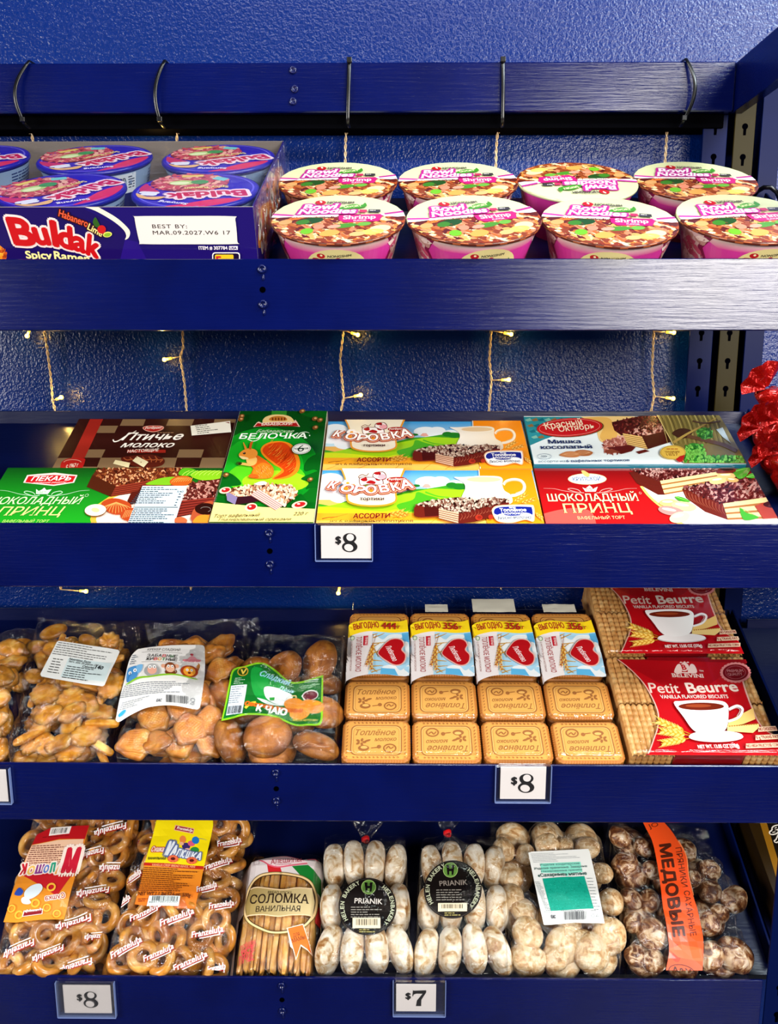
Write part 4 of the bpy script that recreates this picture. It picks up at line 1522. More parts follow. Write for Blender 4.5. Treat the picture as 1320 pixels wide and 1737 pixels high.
A.text('FLAVOR', (770, 556), (880, 552), 10, '#fdeef4', 0.02)
A.text('RAMEN NOODLES WITH SOUP MIX', (240, 524), (630, 522), 16, '#fbeee0', 0.02)
A.ell(485, 392, 46, 19, '#c01820')
A.ell(488, 386, 12, 8, '#f6e6d2', rot=30)
A.text('NONGSHIM', (545, 402), (772, 400), 17, '#4a3c38', 0.03)
A.greek(540, 378, 760, 386, 1, '#7a6a60', 5)
for txt, p0, p1, h in (('Bowl', (325, 458), (640, 452), 46), ('Noodles', (285, 496), (790, 488), 40)):
    A.text(txt, p0, p1, h, '#c0248e', 0.03, 0.25, 0.04, fat=0.13)
    A.text(txt, p0, p1, h, '#fdf2f8', 0.03, 0.25, 0.04)
A.poly(spl([(640, 452), (700, 425), (780, 410), (840, 415), (866, 396), (880, 410), (876, 430), (820, 444), (720, 458)], True), '#3f8f24')
A.text('SAVORY', (690, 446), (845, 428), 16, '#e6f2b0', 0.03, 0.1)
A.rect(820, 458, 884, 482, '#c0305a')
A.rect(898, 455, 1000, 480, '#3a3438')
A.greek(908, 462, 992, 474, 1, '#e8e0d8', 6)
LID = A.mb(0, clip=(C0[0] - BR, C0[0] + BR, C0[1] - BR, C0[1] + BR))
LID.v = [(x - C0[0], y - C0[1], z - A.w) for x, y, z in LID.v]
# keep only what lies on the disc
k0 = MB()
for f, m, c, s_ in zip(LID.f, LID.m, LID.c, LID.s):
    pts = [(LID.v[i][0], LID.v[i][1], c[j]) for j, i in enumerate(f)]
    zz = LID.v[f[0]][2]
    if max(hypot(p[0], p[1]) for p in pts) > BR * 0.996:
        for t in range(24):
            a = 2 * pi * (t + 0.5) / 24
            r = []
            lim = BR * 0.992
            n = len(pts)
            for i in range(n):
                p, q_ = pts[i - 1], pts[i]
                dp, dq = p[0] * cos(a) + p[1] * sin(a) - lim, q_[0] * cos(a) + q_[1] * sin(a) - lim
                if (dp <= 0) != (dq <= 0):
                    tt = dp / (dp - dq)
                    r.append((p[0] + (q_[0] - p[0]) * tt, p[1] + (q_[1] - p[1]) * tt, mixc(p[2], q_[2], tt)))
                if dq <= 0: r.append(q_)
            pts = r
            if len(pts) < 3: break
    if len(pts) >= 3:
        k0.add([(p[0], p[1], zz) for p in pts], [tuple(range(len(pts)))], 0, [p[2] for p in pts])
LID = k0


def dome(x, y):
    return 0.0012 * (1 - (x * x + y * y) / (BR * BR))


LID_D = MB()
LID_D.join(LID)
LID_D.v = [(x, y, z + dome(x, y) + 0.0003) for x, y, z in LID.v]
rimring = loft([[(r * cos(2 * pi * k / 56), r * sin(2 * pi * k / 56), h) for k in range(56)] for r, h in ((BR - 0.0012, -0.0035), (BR, -0.003), (BR + 0.0004, -0.0008), (BR - 0.0003, 0.0002), (BR - 0.003, 0.0004), (0.02, 0.0006), (0.0005, 0.0008))], False, 0, hx('#dfe2ae'), True)
# the printed skirt of the lid: cream behind, noodles in front
for i, c in enumerate(rimring.c):
    f = rimring.f[i]
    y = sum(rimring.v[k][1] for k in f) / len(f)
    r = max(hypot(rimring.v[k][0], rimring.v[k][1]) for k in f)
    if r > BR - 0.002 and y < 0.0: rimring.c[i] = [hx('#5a2010' if (i * 7) % 3 else '#a8542a')] * len(f)
LID_ALL = MB().join(rimring).join(LID_D)

# the printed side
side = Art(ROOM, 0.0, raw=True, eps=0.00003)
RM = 0.066
side.rect(-0.20, 0, 0.20, 0.0605, '#b0125e')
side.rect(-0.20, 0.0, 0.20, 0.060, '#9c0f52', col2='#d83aa0', ang=90)
side.poly([(-0.075, 0.0605), (-0.052, 0.050), (0.06, 0.0505), (0.075, 0.0605)], '#ecd6c8', col2='#d83a92', ang=-90)
for s_ in (-1, 1):
    side.poly([(s_ * 0.064, 0.0605), (s_ * 0.074, 0.045), (s_ * 0.064, 0.02), (s_ * 0.085, 0.0), (s_ * 0.112, 0.0), (s_ * 0.12, 0.0605)], '#d2b2b0')
    side.poly([(s_ * 0.058, 0.0605), (s_ * 0.070, 0.045), (s_ * 0.056, 0.014), (s_ * 0.062, 0.014), (s_ * 0.077, 0.045), (s_ * 0.068, 0.0605)], '#7a0a3e')
    side.specks([(s_ * 0.066, 0.055), (s_ * 0.116, 0.055), (s_ * 0.11, 0.004), (s_ * 0.08, 0.004)], 60, ('#b88a80', '#e8d2c8', '#c04a6a'), 0.006, 71, 2.5)
side.poly([(-0.06, 0.0), (-0.06, 0.008), (-0.03, 0.012), (0.0, 0.006), (0.0, 0.0)], '#8a1020')
side.ell(0.0, 0.0335, 0.0335, 0.0225, '#e2d290')
side.ell(-0.0155, 0.0475, 0.0045, 0.0030, '#b81820')
side.ell(-0.0150, 0.0482, 0.0014, 0.0012, '#f2e2b0')
side.text('NONGSHIM', (-0.0085, 0.0462), (0.0165, 0.0470), 0.0026, '#3c342c', 0.03, 0.15)
side.text('Bowl', (-0.026, 0.0335), (0.004, 0.0350), 0.0092, '#a81230', 0.03, 0.25, 0.04, fat=0.10)
side.text('Bowl', (-0.026, 0.0335), (0.004, 0.0350), 0.0092, '#f6e6c8', 0.02, 0.25, 0.04)
side.poly(spl([(0.007, 0.0350), (0.014, 0.0375), (0.021, 0.0390), (0.0235, 0.0425), (0.0245, 0.0400), (0.022, 0.0365), (0.014, 0.0350)], True), '#3c7a22')
side.text('SAVORY', (0.010, 0.0362), (0.021, 0.0380), 0.0018, '#e8eeb0', 0.03)
SIDE0 = side.mb(0, cut=0.006, smooth=True)


def wrap_side(sh):
    m = MB().join(SIDE0)
    m.v = [((bowl_r(y) + z) * sin(x / RM), -(bowl_r(y) + z) * cos(x / RM), y) for x, y, z in m.v]
    return m


BODY = lathe([(0.0500, 0.0), (0.0535, 0.0003), (0.0700, 0.0600), (0.0712, 0.0606), (0.0716, 0.0618)], 56, col=hx('#b0125e'))
BODY.join(wrap_side(0))


def noodle_bowl(u, v, w, rot, label, grp):
    t = thing('noodle_bowl', label, 'bowl', S[0], (u, v, w - BH), grp)
    r = radians(rot)
    def place(mb, dz):
        m = MB().join(mb)
        m.v = [(u + x * cos(r) - y * sin(r), v + x * sin(r) + y * cos(r), w - BH + dz + z) for x, y, z in mb.v]
        return m
    part('bowl', place(BODY, 0.0), M_BOWL, t)
    part('lid', place(LID_ALL, BH), M_BOWL, t)
    return t


for u, v, w, rot, lab in (
        (-0.0640, 0.0685, 0.018, 0, 'cream and pink noodle bowl, front row, touching the purple tray wrap'),
        (0.0848, 0.0680, 0.018, 11, 'cream and pink noodle bowl, front row, second from the purple tray'),
        (0.2336, 0.0665, 0.0155, -9, 'cream and pink noodle bowl, front row, in front of the upside-down lid'),
        (0.3830, 0.0690, 0.018, 6, 'cream and pink noodle bowl, front row, cut off by the right picture edge'),
        (-0.0725, 0.2130, 0.0125, 1, 'cream and pink noodle bowl, back row, beside the purple tray wrap'),
        (0.0760, 0.2125, 0.0125, 3, 'cream and pink noodle bowl, back row, second from the purple tray'),
        (0.2225, 0.2100, 0.0125, 183, 'noodle bowl in the back row whose lid faces upside-down'),
        (0.3690, 0.2130, 0.0125, -5, 'cream and pink noodle bowl, back row, in the corner by the power cord')):
    noodle_bowl(u, v, w, rot, lab, 'shrimp noodle bowls')

# ------------------------------------------------------------------ purple shrink-wrapped tray of noodle bowls
TF = Frame((0, 0.024, 1.5937), radians(26))
FB = Frame((0, 0.024, 1.5937), radians(26) + pi / 2)
TU0, TU1, TD, TH_ = -0.615, -0.1485, 0.289, 0.0662


def face_to_tray(m, out=0.0):
    m.v = [(x, -z - out, y) for x, y, z in m.v]
    return m


A = Art(FB, 0.0002).view(0, 230, 4.714)
A.poly([(TU0, 0), (TU1, 0), (TU1, TH_), (TU0, TH_)], '#1c0d66', uvs=True)
A.poly([(620, 560), (1040, 770), (960, 1040), (-400, 1040), (-400, 560)], '#1a0a58')
A.poly([(1000, 830), (1100, 850), (1200, 1040), (950, 1040)], '#261078')
A.poly(spl([(640, 558), (760, 600), (900, 680), (985, 750), (1010, 800), (1000, 832), (1030, 815), (1040, 770), (1010, 725), (930, 655), (810, 585), (740, 552)], True), '#f4ead4')
A.ell(-40, 985, 90, 120, '#e88a1c')
A.specks([(-90, 880), (40, 900), (50, 1030), (-90, 1030)], 30, ('#f8c040', '#c8501c', '#f6a030'), 26, 81)
for ch, x, y, w_, h_, dy in (('B', 95, 862, 190, 200, 14), ('u', 285, 862, 120, 185, 6), ('l', 402, 866, 66, 180, 16), ('d', 472, 880, 112, 165, 28), ('a', 578, 902, 105, 150, 34), ('k', 680, 938, 105, 150, 40)):
    A.text(ch, (x, y), (x + w_, y + dy), h_, '#f8dcd8', 0.0, -0.12, fat=0.105)
for ch, x, y, w_, h_, dy in (('B', 95, 862, 190, 200, 14), ('u', 285, 862, 120, 185, 6), ('l', 402, 866, 66, 180, 16), ('d', 472, 880, 112, 165, 28), ('a', 578, 902, 105, 150, 34), ('k', 680, 938, 105, 150, 40)):
    A.text(ch, (x, y), (x + w_, y + dy), h_, '#c40e14', 0.0, -0.12, fat=0.045)
A.text('Spicy', (215, 978), (420, 984), 56, '#f8e49a', 0.04)
A.text('Ramen', (440, 982), (720, 1012), 58, '#f8e49a', 0.04)
A.text('Habanero', (470, 640), (700, 730), 52, '#3a0a10', 0.03, 0.0, fat=0.10)
A.text('Habanero', (470, 640), (700, 730), 52, '#ec5a34', 0.02, 0.0)
A.text('Lime', (700, 745), (812, 806), 48, '#3a1a10', 0.03, 0.0, fat=0.10)
A.text('Lime', (700, 745), (812, 806), 48, '#f4e08a', 0.02, 0.0)
A.poly(spl([(745, 690), (765, 650), (790, 690), (800, 720), (770, 730)], True), '#2f5a1c')
A.ell(815, 748, 34, 34, '#c81c1c')
A.ell(862, 788, 36, 22, '#e8e06a', rot=-10)
A.ell(862, 790, 28, 15, '#8ab42c', rot=-10)
A.view(220, 230, 4.714)
A.poly(spl([(42, 660), (60, 642), (400, 640), (820, 642), (846, 670), (862, 840), (848, 864), (470, 866), (110, 864), (80, 845)], True), '#ece2dc')
DOT = dict(bold=0.012, space=1.12)
A.text('BEST BY:', (185, 738), (462, 738), 30, '#3c3634', **DOT)
A.text('MAR.09.2027.W6 17', (190, 788), (808, 788), 30, '#3c3634', **DOT)
A.text('ITEM # 307784', (556, 908), (784, 908), 26, '#f0e6f0', 0.03)
A.rect(796, 880, 866, 910, '#f0e6f0')
A.text('USA', (804, 905), (858, 905), 18, '#1c0d66', 0.05)
A.poly(rrect(662, 884, 930, 1040, 22, 4), '#f6f0f0')
A.poly(rrect(670, 876, 938, 1040, 18, 4), '#1a0a30')
A.poly(rrect(684, 832, 948, 1040, 10, 4), '#f0c024')
A.text('F', (702, 1020), (736, 1020), 56, '#c8202a', 0.05)
front = face_to_tray(A.mb(0, clip=(TU0, TU1, 0.0, TH_ - 0.0002)))
tray = thing('noodle_tray', 'purple printed cardboard tray of noodle bowls under clear shrink wrap', 'tray', TF, ((TU0 + TU1) / 2, 0, 0))
GREY = hx('#8a7f78')
PUR = hx('#1c0d66')
mb = rbox(TU0, TU1, 0.0, 0.0014, 0, TH_, 0.0004, col=GREY)
mb.join(rbox(TU0, TU1, TD - 0.0014, TD, 0, TH_, 0.0004, col=GREY))
mb.join(rbox(TU0, TU0 + 0.0014, 0.0014, TD - 0.0014, 0, TH_, 0.0004, col=PUR))
mb.join(rbox(TU1 - 0.0014, TU1, 0.0014, TD - 0.0014, 0, TH_, 0.0004, col=PUR))
mb.join(rbox(TU0, TU1, 0.0014, TD - 0.0014, 0, 0.0014, 0.0004, col=GREY))
mb.join(front)
part('carton', mb, M_PRINT, tray)
rn = random.Random(4)
# print on the right end panel
A = Art(ROOM, 0, raw=True)
A.rect(0, 0, TD, TH_, '#24107a')
A.poly(spl([(0.01, 0.02), (0.05, 0.05), (0.12, 0.04), (0.2, 0.055), (0.27, 0.03), (0.2, 0.015), (0.1, 0.01)], True), '#e0842c')
A.specks([(0.02, 0.01), (0.26, 0.01), (0.26, 0.055), (0.02, 0.055)], 60, ('#c43a1c', '#f2c050', '#f0e0d0'), 0.012, 83)
pm = A.mb(0, clip=(0.0015, TD - 0.0015, 0, TH_))
pm.v = [(TU1 + 0.0001 + z, x, y) for x, y, z in pm.v]
part('end_panel_print', pm, M_PRINT, tray)


def sheet(nu, nv, fn, mat=0):
    """A grid skin: fn(s, t) -> point, s and t in 0..1."""
    v = [fn(i / nu, j / nv) for j in range(nv + 1) for i in range(nu + 1)]
    f = [(j * (nu + 1) + i, j * (nu + 1) + i + 1, (j + 1) * (nu + 1) + i + 1, (j + 1) * (nu + 1) + i) for j in range(nv) for i in range(nu)]
    return MB().add(v, f, mat, None, True)


def nz(*p, s=1.0):
    return noise.noise(Vector(p) * s)


wrap = sheet(60, 36, lambda s, t: (TU0 + (TU1 - TU0) * s, TD * t, TH_ + 0.0012 + 0.0008 * nz(s * 9, t * 6, 1.3)))
part('shrink_wrap', wrap, M_WRAP, tray)
endw = sheet(50, 16, lambda s, t: (TU1 + 0.0015 + (0.009 * (1 - t) ** 0.8 * (0.6 + 0.4 * nz(s * 5, t * 2, 7))) + 0.007 * abs(nz(s * 16, t * 7, 3)) * (1 - 0.3 * t), TD * s * 1.0 - 0.001, 0.0015 + (TH_ - 0.0003) * t))
part('wrap_end', endw, M_FILM, tray)

LB = Art(ROOM, 0.0, raw=True, eps=0.00002)
LB.ell(0, 0, 1, 1, '#2418b4', n=48)
LB.ring(0, 0, 0.93, 0.93, 0.03, '#6a62e0', n=48)
LB.poly(spl([(-0.9, 0.3), (-0.5, 0.45), (-0.1, 0.8), (0.1, 0.95), (-0.4, 0.88), (-0.75, 0.6)], True), '#d8285a')
LB.poly(spl([(0.6, 0.5), (0.9, 0.2), (0.95, -0.15), (0.8, 0.0), (0.5, 0.3)], True), '#c8306a')
LB.ell(0.26, -0.36, 0.66, 0.56, '#8a2a3c')
LB.specks([(0.26 + 0.62 * cos(a), -0.36 + 0.52 * sin(a)) for a in [2 * pi * k / 24 for k in range(24)]], 260, ('#e0566a', '#f0909a', '#a8283c', '#f4b4a0', '#c84a5c'), 0.075, 91, 2.6)
LB.ell(0.36, -0.30, 0.22, 0.15, '#b8d884', rot=15)
LB.ell(0.40, -0.27, 0.16, 0.09, '#e6f4c0', rot=15)
LB.ell(0.10, -0.40, 0.15, 0.13, '#3f9a5c')
LB.poly([(-0.3, -0.72), (-0.06, -0.80), (-0.02, -0.62), (-0.26, -0.55)], '#7ad0d4')
LB.poly([(0.22, -0.86), (0.56, -0.74), (0.52, -0.62), (0.18, -0.74)], '#f0d068')
for k in range(7): LB.ell(0.55 + 0.07 * (k % 4), 0.34 + 0.1 * (k // 4), 0.07, 0.06, '#e4e6fa')
LB.poly(spl([(0.3, 0.5), (0.6, 0.55), (0.85, 0.4), (0.7, 0.62), (0.4, 0.68)], True), '#e8b478')
LB.text('Buldak', (-0.82, -0.12), (0.34, 0.36), 0.30, '#f8dce8', 0.05, -0.1, fat=0.14)
LB.text('Buldak', (-0.82, -0.12), (0.34, 0.36), 0.30, '#c81850', 0.05, -0.1)
LB.text('Spicy Ramen', (-0.45, -0.28), (0.2, -0.02), 0.11, '#f2dc8a', 0.03)
LB.text('Samyang', (-0.2, 0.76), (0.3, 0.72), 0.09, '#f0eaff', 0.03)
LBM = LB.mb()
RB = 0.0702


def tray_bowl(u, v, rot, label):
    w = 0.0016
    t = thing('noodle_bowl', label, 'bowl', TF, (u, v, w), 'purple-blue bowls in the wrapped tray')
    body = lathe([(0.050, 0), (0.052, 0.0004), (0.0672, 0.0555), (0.0690, 0.0565), (RB, 0.0575), (RB, 0.0600), (RB - 0.0012, 0.0612), (RB - 0.003, 0.0612), (0.03, 0.0610), (0.0005, 0.0610)], 48, col=hx('#1c1a94'))
    # silver-blue band with small print
    sb = Art(ROOM, 0, raw=True)
    sb.rect(-0.2, 0.03, 0.2, 0.0545, '#8fa6c4')
    sb.rect(-0.022, 0.03, 0.030, 0.0535, '#dfe6ee')
    sb.text('Nutrition', (-0.019, 0.0455), (0.014, 0.0455), 0.0052, '#1c2030', 0.03)
    sb.text('Facts', (-0.019, 0.037), (0.0, 0.037), 0.0052, '#1c2030', 0.03)
    sb.greek(0.018, 0.036, 0.028, 0.052, 5, '#34405a', 4)
    for a_ in (-0.16, -0.10, 0.06, 0.12): sb.greek(a_, 0.034, a_ + 0.05, 0.052, 5, '#2a3a6a', int(a_ * 100) + 40)
    m = sb.mb(cut=0.008)
    rr = lambda h: 0.052 + (0.0672 - 0.052) * (h / 0.0555)
    sft = 0.6 if 'second' in label else 0.2
    m.v = [((rr(y) + 0.0003 + z) * sin(x / 0.066 + sft), -(rr(y) + 0.0003 + z) * cos(x / 0.066 + sft), y) for x, y, z in m.v]
    body.join(m)
    body.v = [(u + x, v + y, w + z) for x, y, z in body.v]
    part('bowl', body, M_BOWL, t)
    r = radians(rot)
    k = RB * 0.97
    lid = MB().join(LBM)
    lid.v = [(u + k * (x * cos(r) - y * sin(r)), v + k * (x * sin(r) + y * cos(r)), w + 0.0613 + z + 0.0008 * (1 - x * x - y * y)) for x, y, z in LBM.v]
    lid.join(lathe([(RB - 0.0025, 0.0612), (0.0005, 0.0620)], 40, col=hx('#2418b4'), cx=0, cy=0, cap=False))
    n = len(LBM.v)
    lid.v = lid.v[:n] + [(u + x, v + y, w + z) for x, y, z in lid.v[n:]]
    part('lid', lid, M_BOWL, t)


tray_bowl(-0.2225, 0.0745, 168, 'blue-lidded noodle bowl at the front right of the wrapped tray')
tray_bowl(-0.3720, 0.0745, 215, 'blue-lidded noodle bowl at the front left of the wrapped tray')
tray_bowl(-0.2215, 0.2155, 185, 'blue-lidded noodle bowl in the back right corner of the wrapped tray')
tray_bowl(-0.3765, 0.2155, 205, 'blue-lidded noodle bowl second in the back row, with nutrition panel')
tray_bowl(-0.5320, 0.2155, 190, 'blue-lidded noodle bowl cut by the left picture edge in the tray')
# ------------------------------------------------------------------ bakery tools
from mathutils import Euler
TAN = [(0.25, '#a8641f'), (0.5, '#d79a45'), (0.75, '#eec27a')]
M_CRACK = m_food('golden_cracker', [(0.28, '#b06414'), (0.5, '#e0972a'), (0.72, '#f6c66a')], 55, 0.42, 0.35, 260, 0.0006, 0.15, 0.5, 0.14)
M_ANIM = m_food('sweet_cracker', [(0.28, '#b46018'), (0.5, '#de8c30'), (0.72, '#f4ba64')], 50, 0.45, 0.35, 240, 0.0006, 0.15, 0.5, 0.12)
M_COOKIE = m_food('ginger_brown_cookie', [(0.3, '#8e4c12'), (0.55, '#bf7420'), (0.78, '#dd9a3e')], 60, 0.6, 0.7, 420, 0.0008, 0.05, 0.6, 0.10)
M_BISC = m_print('baked_biscuit', 0.55, 0.05)
M_PETIT = m_food('pale_baked_biscuit', [(0.3, '#b87838'), (0.55, '#dba663'), (0.75, '#eac389')], 70, 0.5, 0.3, 300, 0.0005, 0.1, 0.4, 0.06)


def polar(rfn, thick, top, nr=6, na=36, rim=0.16, toast=0.55):
    """A baked flat shape: outline rfn(angle), surface top(fraction, angle)."""
    v, f = [], []
    for j in range(nr + 1):
        q_ = j / nr
        for i in range(na):
            a = 2 * pi * i / na
            r = rfn(a) * q_
            edge = max(0.0, (q_ - (1 - rim)) / rim)
            v.append((r * cos(a), r * sin(a), thick / 2 * (1 - 0.85 * edge ** 2) + top(q_, a)))
    nb = len(v)
    for q_, z in ((1.0, -0.25), (0.93, -0.5), (0.0, -0.5)):
        for i in range(na):
            a = 2 * pi * i / na
            v.append((rfn(a) * q_ * cos(a), rfn(a) * q_ * sin(a), thick * z))
    rows = nr + 1 + 3
    order = list(range(nr + 1)) + [nr + 1, nr + 2, nr + 3]
    for j in range(rows - 1):
        for i in range(na):
            i2 = (i + 1) % na
            f.append((j * na + i, (j + 1) * na + i, (j + 1) * na + i2, j * na + i2))
    cols = [(1, 1, 1, 1)] * len(v)
    for k in range(len(v)):
        j = k // na
        t = 1.0 - toast * (max(0.0, (min(j, nr) / nr - 0.55) / 0.45)) ** 1.6 if j <= nr else 1.0 - toast
        cols[k] = (t, t * (0.97 if t < 0.95 else 1), t * (0.93 if t < 0.95 else 1), 1)
    m = MB()
    m.add(v, f, 0, None, True)
    m.c = [[cols[i] for i in fc] for fc in f]
    if rim < 0.3: m.s = [k < (nr * na) for k in range(len(f))]
    return m


def food_mesh(name, mb, m):
    return mb.mesh(name, m)


def put(name, me, fr, u, v, w, rot, label, cat, group):
    o = bpy.data.objects.new(name, me)
    link(o)
    o.location = fr.at(u, v, w)
    o.rotation_euler = (Matrix.Rotation(fr.rx, 3, 'X') @ rot.to_matrix()).to_euler()
    return props(o, label, cat, group)


def in_quad(u, v, Q):
    c = False
    for i in range(len(Q)):
        (xa, ya), (xb, yb) = Q[i - 1], Q[i]
        if (ya > v) != (yb > v) and u < (xb - xa) * (v - ya) / (yb - ya) + xa: c = not c
    return c


class Height:
    """The height of a bag's skin: drapes over what is in the bag."""
    def __init__(self, u0, u1, v0, v1, floor, n=56, m=72):
        self.a = (u0, u1, v0, v1)
        self.n, self.m, self.floor = n, m, floor
        self.h = [[floor] * (n + 1) for _ in range(m + 1)]

    def bump(self, u, v, r, top, steep=0.45):
        u0, u1, v0, v1 = self.a
        for j in range(self.m + 1):
            y = v0 + (v1 - v0) * j / self.m
            if abs(y - v) > r * 1.6: continue
            for i in range(self.n + 1):
                x = u0 + (u1 - u0) * i / self.n
                d = hypot(x - u, y - v) / r
                if d < 1.6:
                    t = top - steep * r * max(0.0, d - 0.6) ** 2
                    if t > self.h[j][i]: self.h[j][i] = t

    def smooth(self, k=2):
        for _ in range(k):
            g = [row[:] for row in self.h]
            for j in range(1, self.m):
                for i in range(1, self.n):
                    s = (g[j - 1][i] + g[j + 1][i] + g[j][i - 1] + g[j][i + 1]) / 4
                    self.h[j][i] = max(g[j][i] * 0.35 + s * 0.65, self.floor)

    def __call__(self, u, v):
        u0, u1, v0, v1 = self.a
        x = min(max((u - u0) / (u1 - u0), 0), 0.9999) * self.n
        y = min(max((v - v0) / (v1 - v0), 0), 0.9999) * self.m
        i, j = int(x), int(y)
        a, b = x - i, y - j
        H = self.h
        return (H[j][i] * (1 - a) + H[j][i + 1] * a) * (1 - b) + (H[j + 1][i] * (1 - a) + H[j + 1][i + 1] * a) * b


def bag_film(Q, H, seed, wr=0.0014, edge=0.045, nu=110, nv=150, back=None, lift=0.0):
    """Clear skin over a bag with corners Q (front-left, front-right, back-right, back-left)."""
    def fn(s, t):
        a = Vector(Q[0]).lerp(Vector(Q[1]), s)
        b = Vector(Q[3]).lerp(Vector(Q[2]), s)
        p = a.lerp(b, t)
        wob = 0.003 * nz(t * 7 + seed, s * 2, 5) * (1 if s in (0.0, 1.0) else 0.4)
        u, v = p.x + wob, p.y + 0.003 * nz(s * 9, seed, 2) * (1 if t > 0.9 else 0.2)
        wx, wy = u + 0.006 * nz(u * 45, v * 45, seed), v + 0.006 * nz(v * 45, u * 45, seed + 9)
        rdg = max(0.0, 0.28 - abs(nz(wx * 75, wy * 48, seed + 3))) / 0.28 + 0.7 * max(0.0, 0.22 - abs(nz(wx * 40 + wy * 95, wy * 30, seed + 6))) / 0.22
        h = H(u, v) + 0.0014 + wr * (0.8 * nz(u * 70, v * 70, seed) + 1.05 * rdg * (0.4 + 0.6 * abs(nz(u * 18, v * 18, seed + 1)) * 2))
        e = min(s / edge, (1 - s) / edge, t / (edge * 0.5), 1.0)
        e = e * e * (3 - 2 * e)
        w = (DECK + 0.0015) * (1 - e) + h * e
        if back is not None and t > back[0]:
            k = (t - back[0]) / (1 - back[0])
            w = w * (1 - k) + back[1] * k + 0.004 * k * nz(s * 8, seed, t * 5)
        return (u, v, max(w, DECK + 0.001) + lift)
    return sheet(nu, nv, fn)


S3 = S[2]
rn = random.Random(12)

# --- crackers
def holes(q_, a):
    d = 0.0
    for (r0, a0) in ((0.0, 0), (0.45, 0.5), (0.45, 2.6), (0.45, 4.7)):
        dx, dy = q_ * cos(a) - r0 * cos(a0), q_ * sin(a) - r0 * sin(a0)
        d -= 0.0009 * math.exp(-(dx * dx + dy * dy) / 0.012)
    return d + 0.0008 * (1 - q_ * q_)


C_FLOWER = food_mesh('scalloped_cracker', polar(lambda a: 0.0185 * (1 + 0.05 * cos(12 * a)), 0.0055, lambda q_, a: holes(q_, a) + 0.0006 * cos(12 * a) * q_ ** 3, 7, 48), M_CRACK)
C_BOW = food_mesh('bow_cracker', polar(lambda a: 0.0165 * (0.72 + 0.38 * abs(cos(a)) + 0.03 * cos(8 * a)), 0.006, lambda q_, a: 0.0014 * cos(4 * a) * q_ + holes(q_, a), 6, 40), M_CRACK)
C_OVAL = food_mesh('oval_cracker', polar(lambda a: 0.0115 / math.sqrt((cos(a) * 0.62) ** 2 + sin(a) ** 2), 0.0060, holes, 6, 32), M_CRACK)
C_STICK = food_mesh('stick_cracker', blob(0, 0, 0, 0.021, 0.0046, 0.0042, 18, 10, 0.5, 0.5, 0.12, 90, 3), M_CRACK)
C_FAN = food_mesh('fan_cracker', polar(lambda a: 0.0175 * (0.75 + 0.25 * cos(a)) * (1 + 0.05 * cos(10 * a)), 0.006, lambda q_, a: 0.0011 * cos(10 * a) * q_ + holes(q_, a) * 0.4, 6, 40), M_CRACK)


def waffle(R):
    return lambda q_, a: 0.0005 * sin(q_ * R * cos(a) * 1500) * sin(q_ * R * sin(a) * 1500) * (1 if q_ < 0.86 else 0)


def bumps(base, lst):
    def f(a):
        r = base * 1.06
        for a0, h, wd in lst:
            d = (a - a0 + pi) % (2 * pi) - pi
            r += 0.6 * h * math.exp(-(d / wd) ** 2)
        return r
    return f


A_ELE = food_mesh('animal_cracker', polar(bumps(0.0185, [(0.2, 0.006, 0.35), (-1.1, 0.006, 0.3), (-2.0, 0.006, 0.3), (2.6, 0.008, 0.3)]), 0.007, waffle(0.02), 24, 72), M_ANIM)
A_CAT = food_mesh('animal_cracker', polar(bumps(0.0175, [(1.1, 0.006, 0.25), (2.0, 0.006, 0.25), (-0.7, 0.007, 0.4), (-2.4, 0.006, 0.35)]), 0.007, waffle(0.019), 24, 72), M_ANIM)
A_BEAR = food_mesh('animal_cracker', polar(bumps(0.0190, [(0.7, 0.004, 0.3), (2.4, 0.004, 0.3), (-0.9, 0.006, 0.3), (-2.2, 0.006, 0.3), (3.1, 0.004, 0.3)]), 0.007, waffle(0.02), 24, 72), M_ANIM)
A_CURL = food_mesh('animal_cracker', polar(bumps(0.015, [(0.4, 0.009, 0.4), (2.0, 0.004, 0.3), (-1.6, 0.007, 0.4)]), 0.0065, lambda q_, a: 0.0012 * cos(6 * a + 9 * q_) * q_, 8, 48), M_ANIM)


def pile(Q, layers, kinds, name, label, cat, group, H, seed, tilt=0.75, fill=1.0, flat_top=False):
    """Loose pieces poured in a bag: layers = [(height, spacing, tilt)]."""
    r_ = random.Random(seed)
    us = [p[0] for p in Q]
    vs_ = [p[1] for p in Q]
    n = 0
    for w, sp, tl in layers:
        y = min(vs_) + sp * 0.5
        row = 0
        while y < max(vs_):
            x = min(us) + sp * (0.3 + 0.5 * (row % 2))
            while x < max(us):
                u, v = x + r_.uniform(-0.3, 0.3) * sp, y + r_.uniform(-0.3, 0.3) * sp
                if in_quad(u, v, Q) and r_.random() < fill:
                    me = r_.choice(kinds)
                    e = Euler((r_.uniform(-tl, tl), r_.uniform(-tl, tl), r_.uniform(0, 6.28)))
                    ww = w + r_.uniform(-0.003, 0.003)
                    put(name, me, S3, u, v, ww, e, label, cat, group)
                    H.bump(u, v, 0.024, ww + 0.005 + 0.012 * max(abs(sin(e.x)), abs(sin(e.y))))
                    n += 1
                x += sp
            y += sp * 0.9
            row += 1
    return n


def shrink(Q, k):
    cx, cy = sum(p[0] for p in Q) / 4, sum(p[1] for p in Q) / 4
    return [(cx + (x - cx) * k, cy + (y - cy) * k) for x, y in Q]


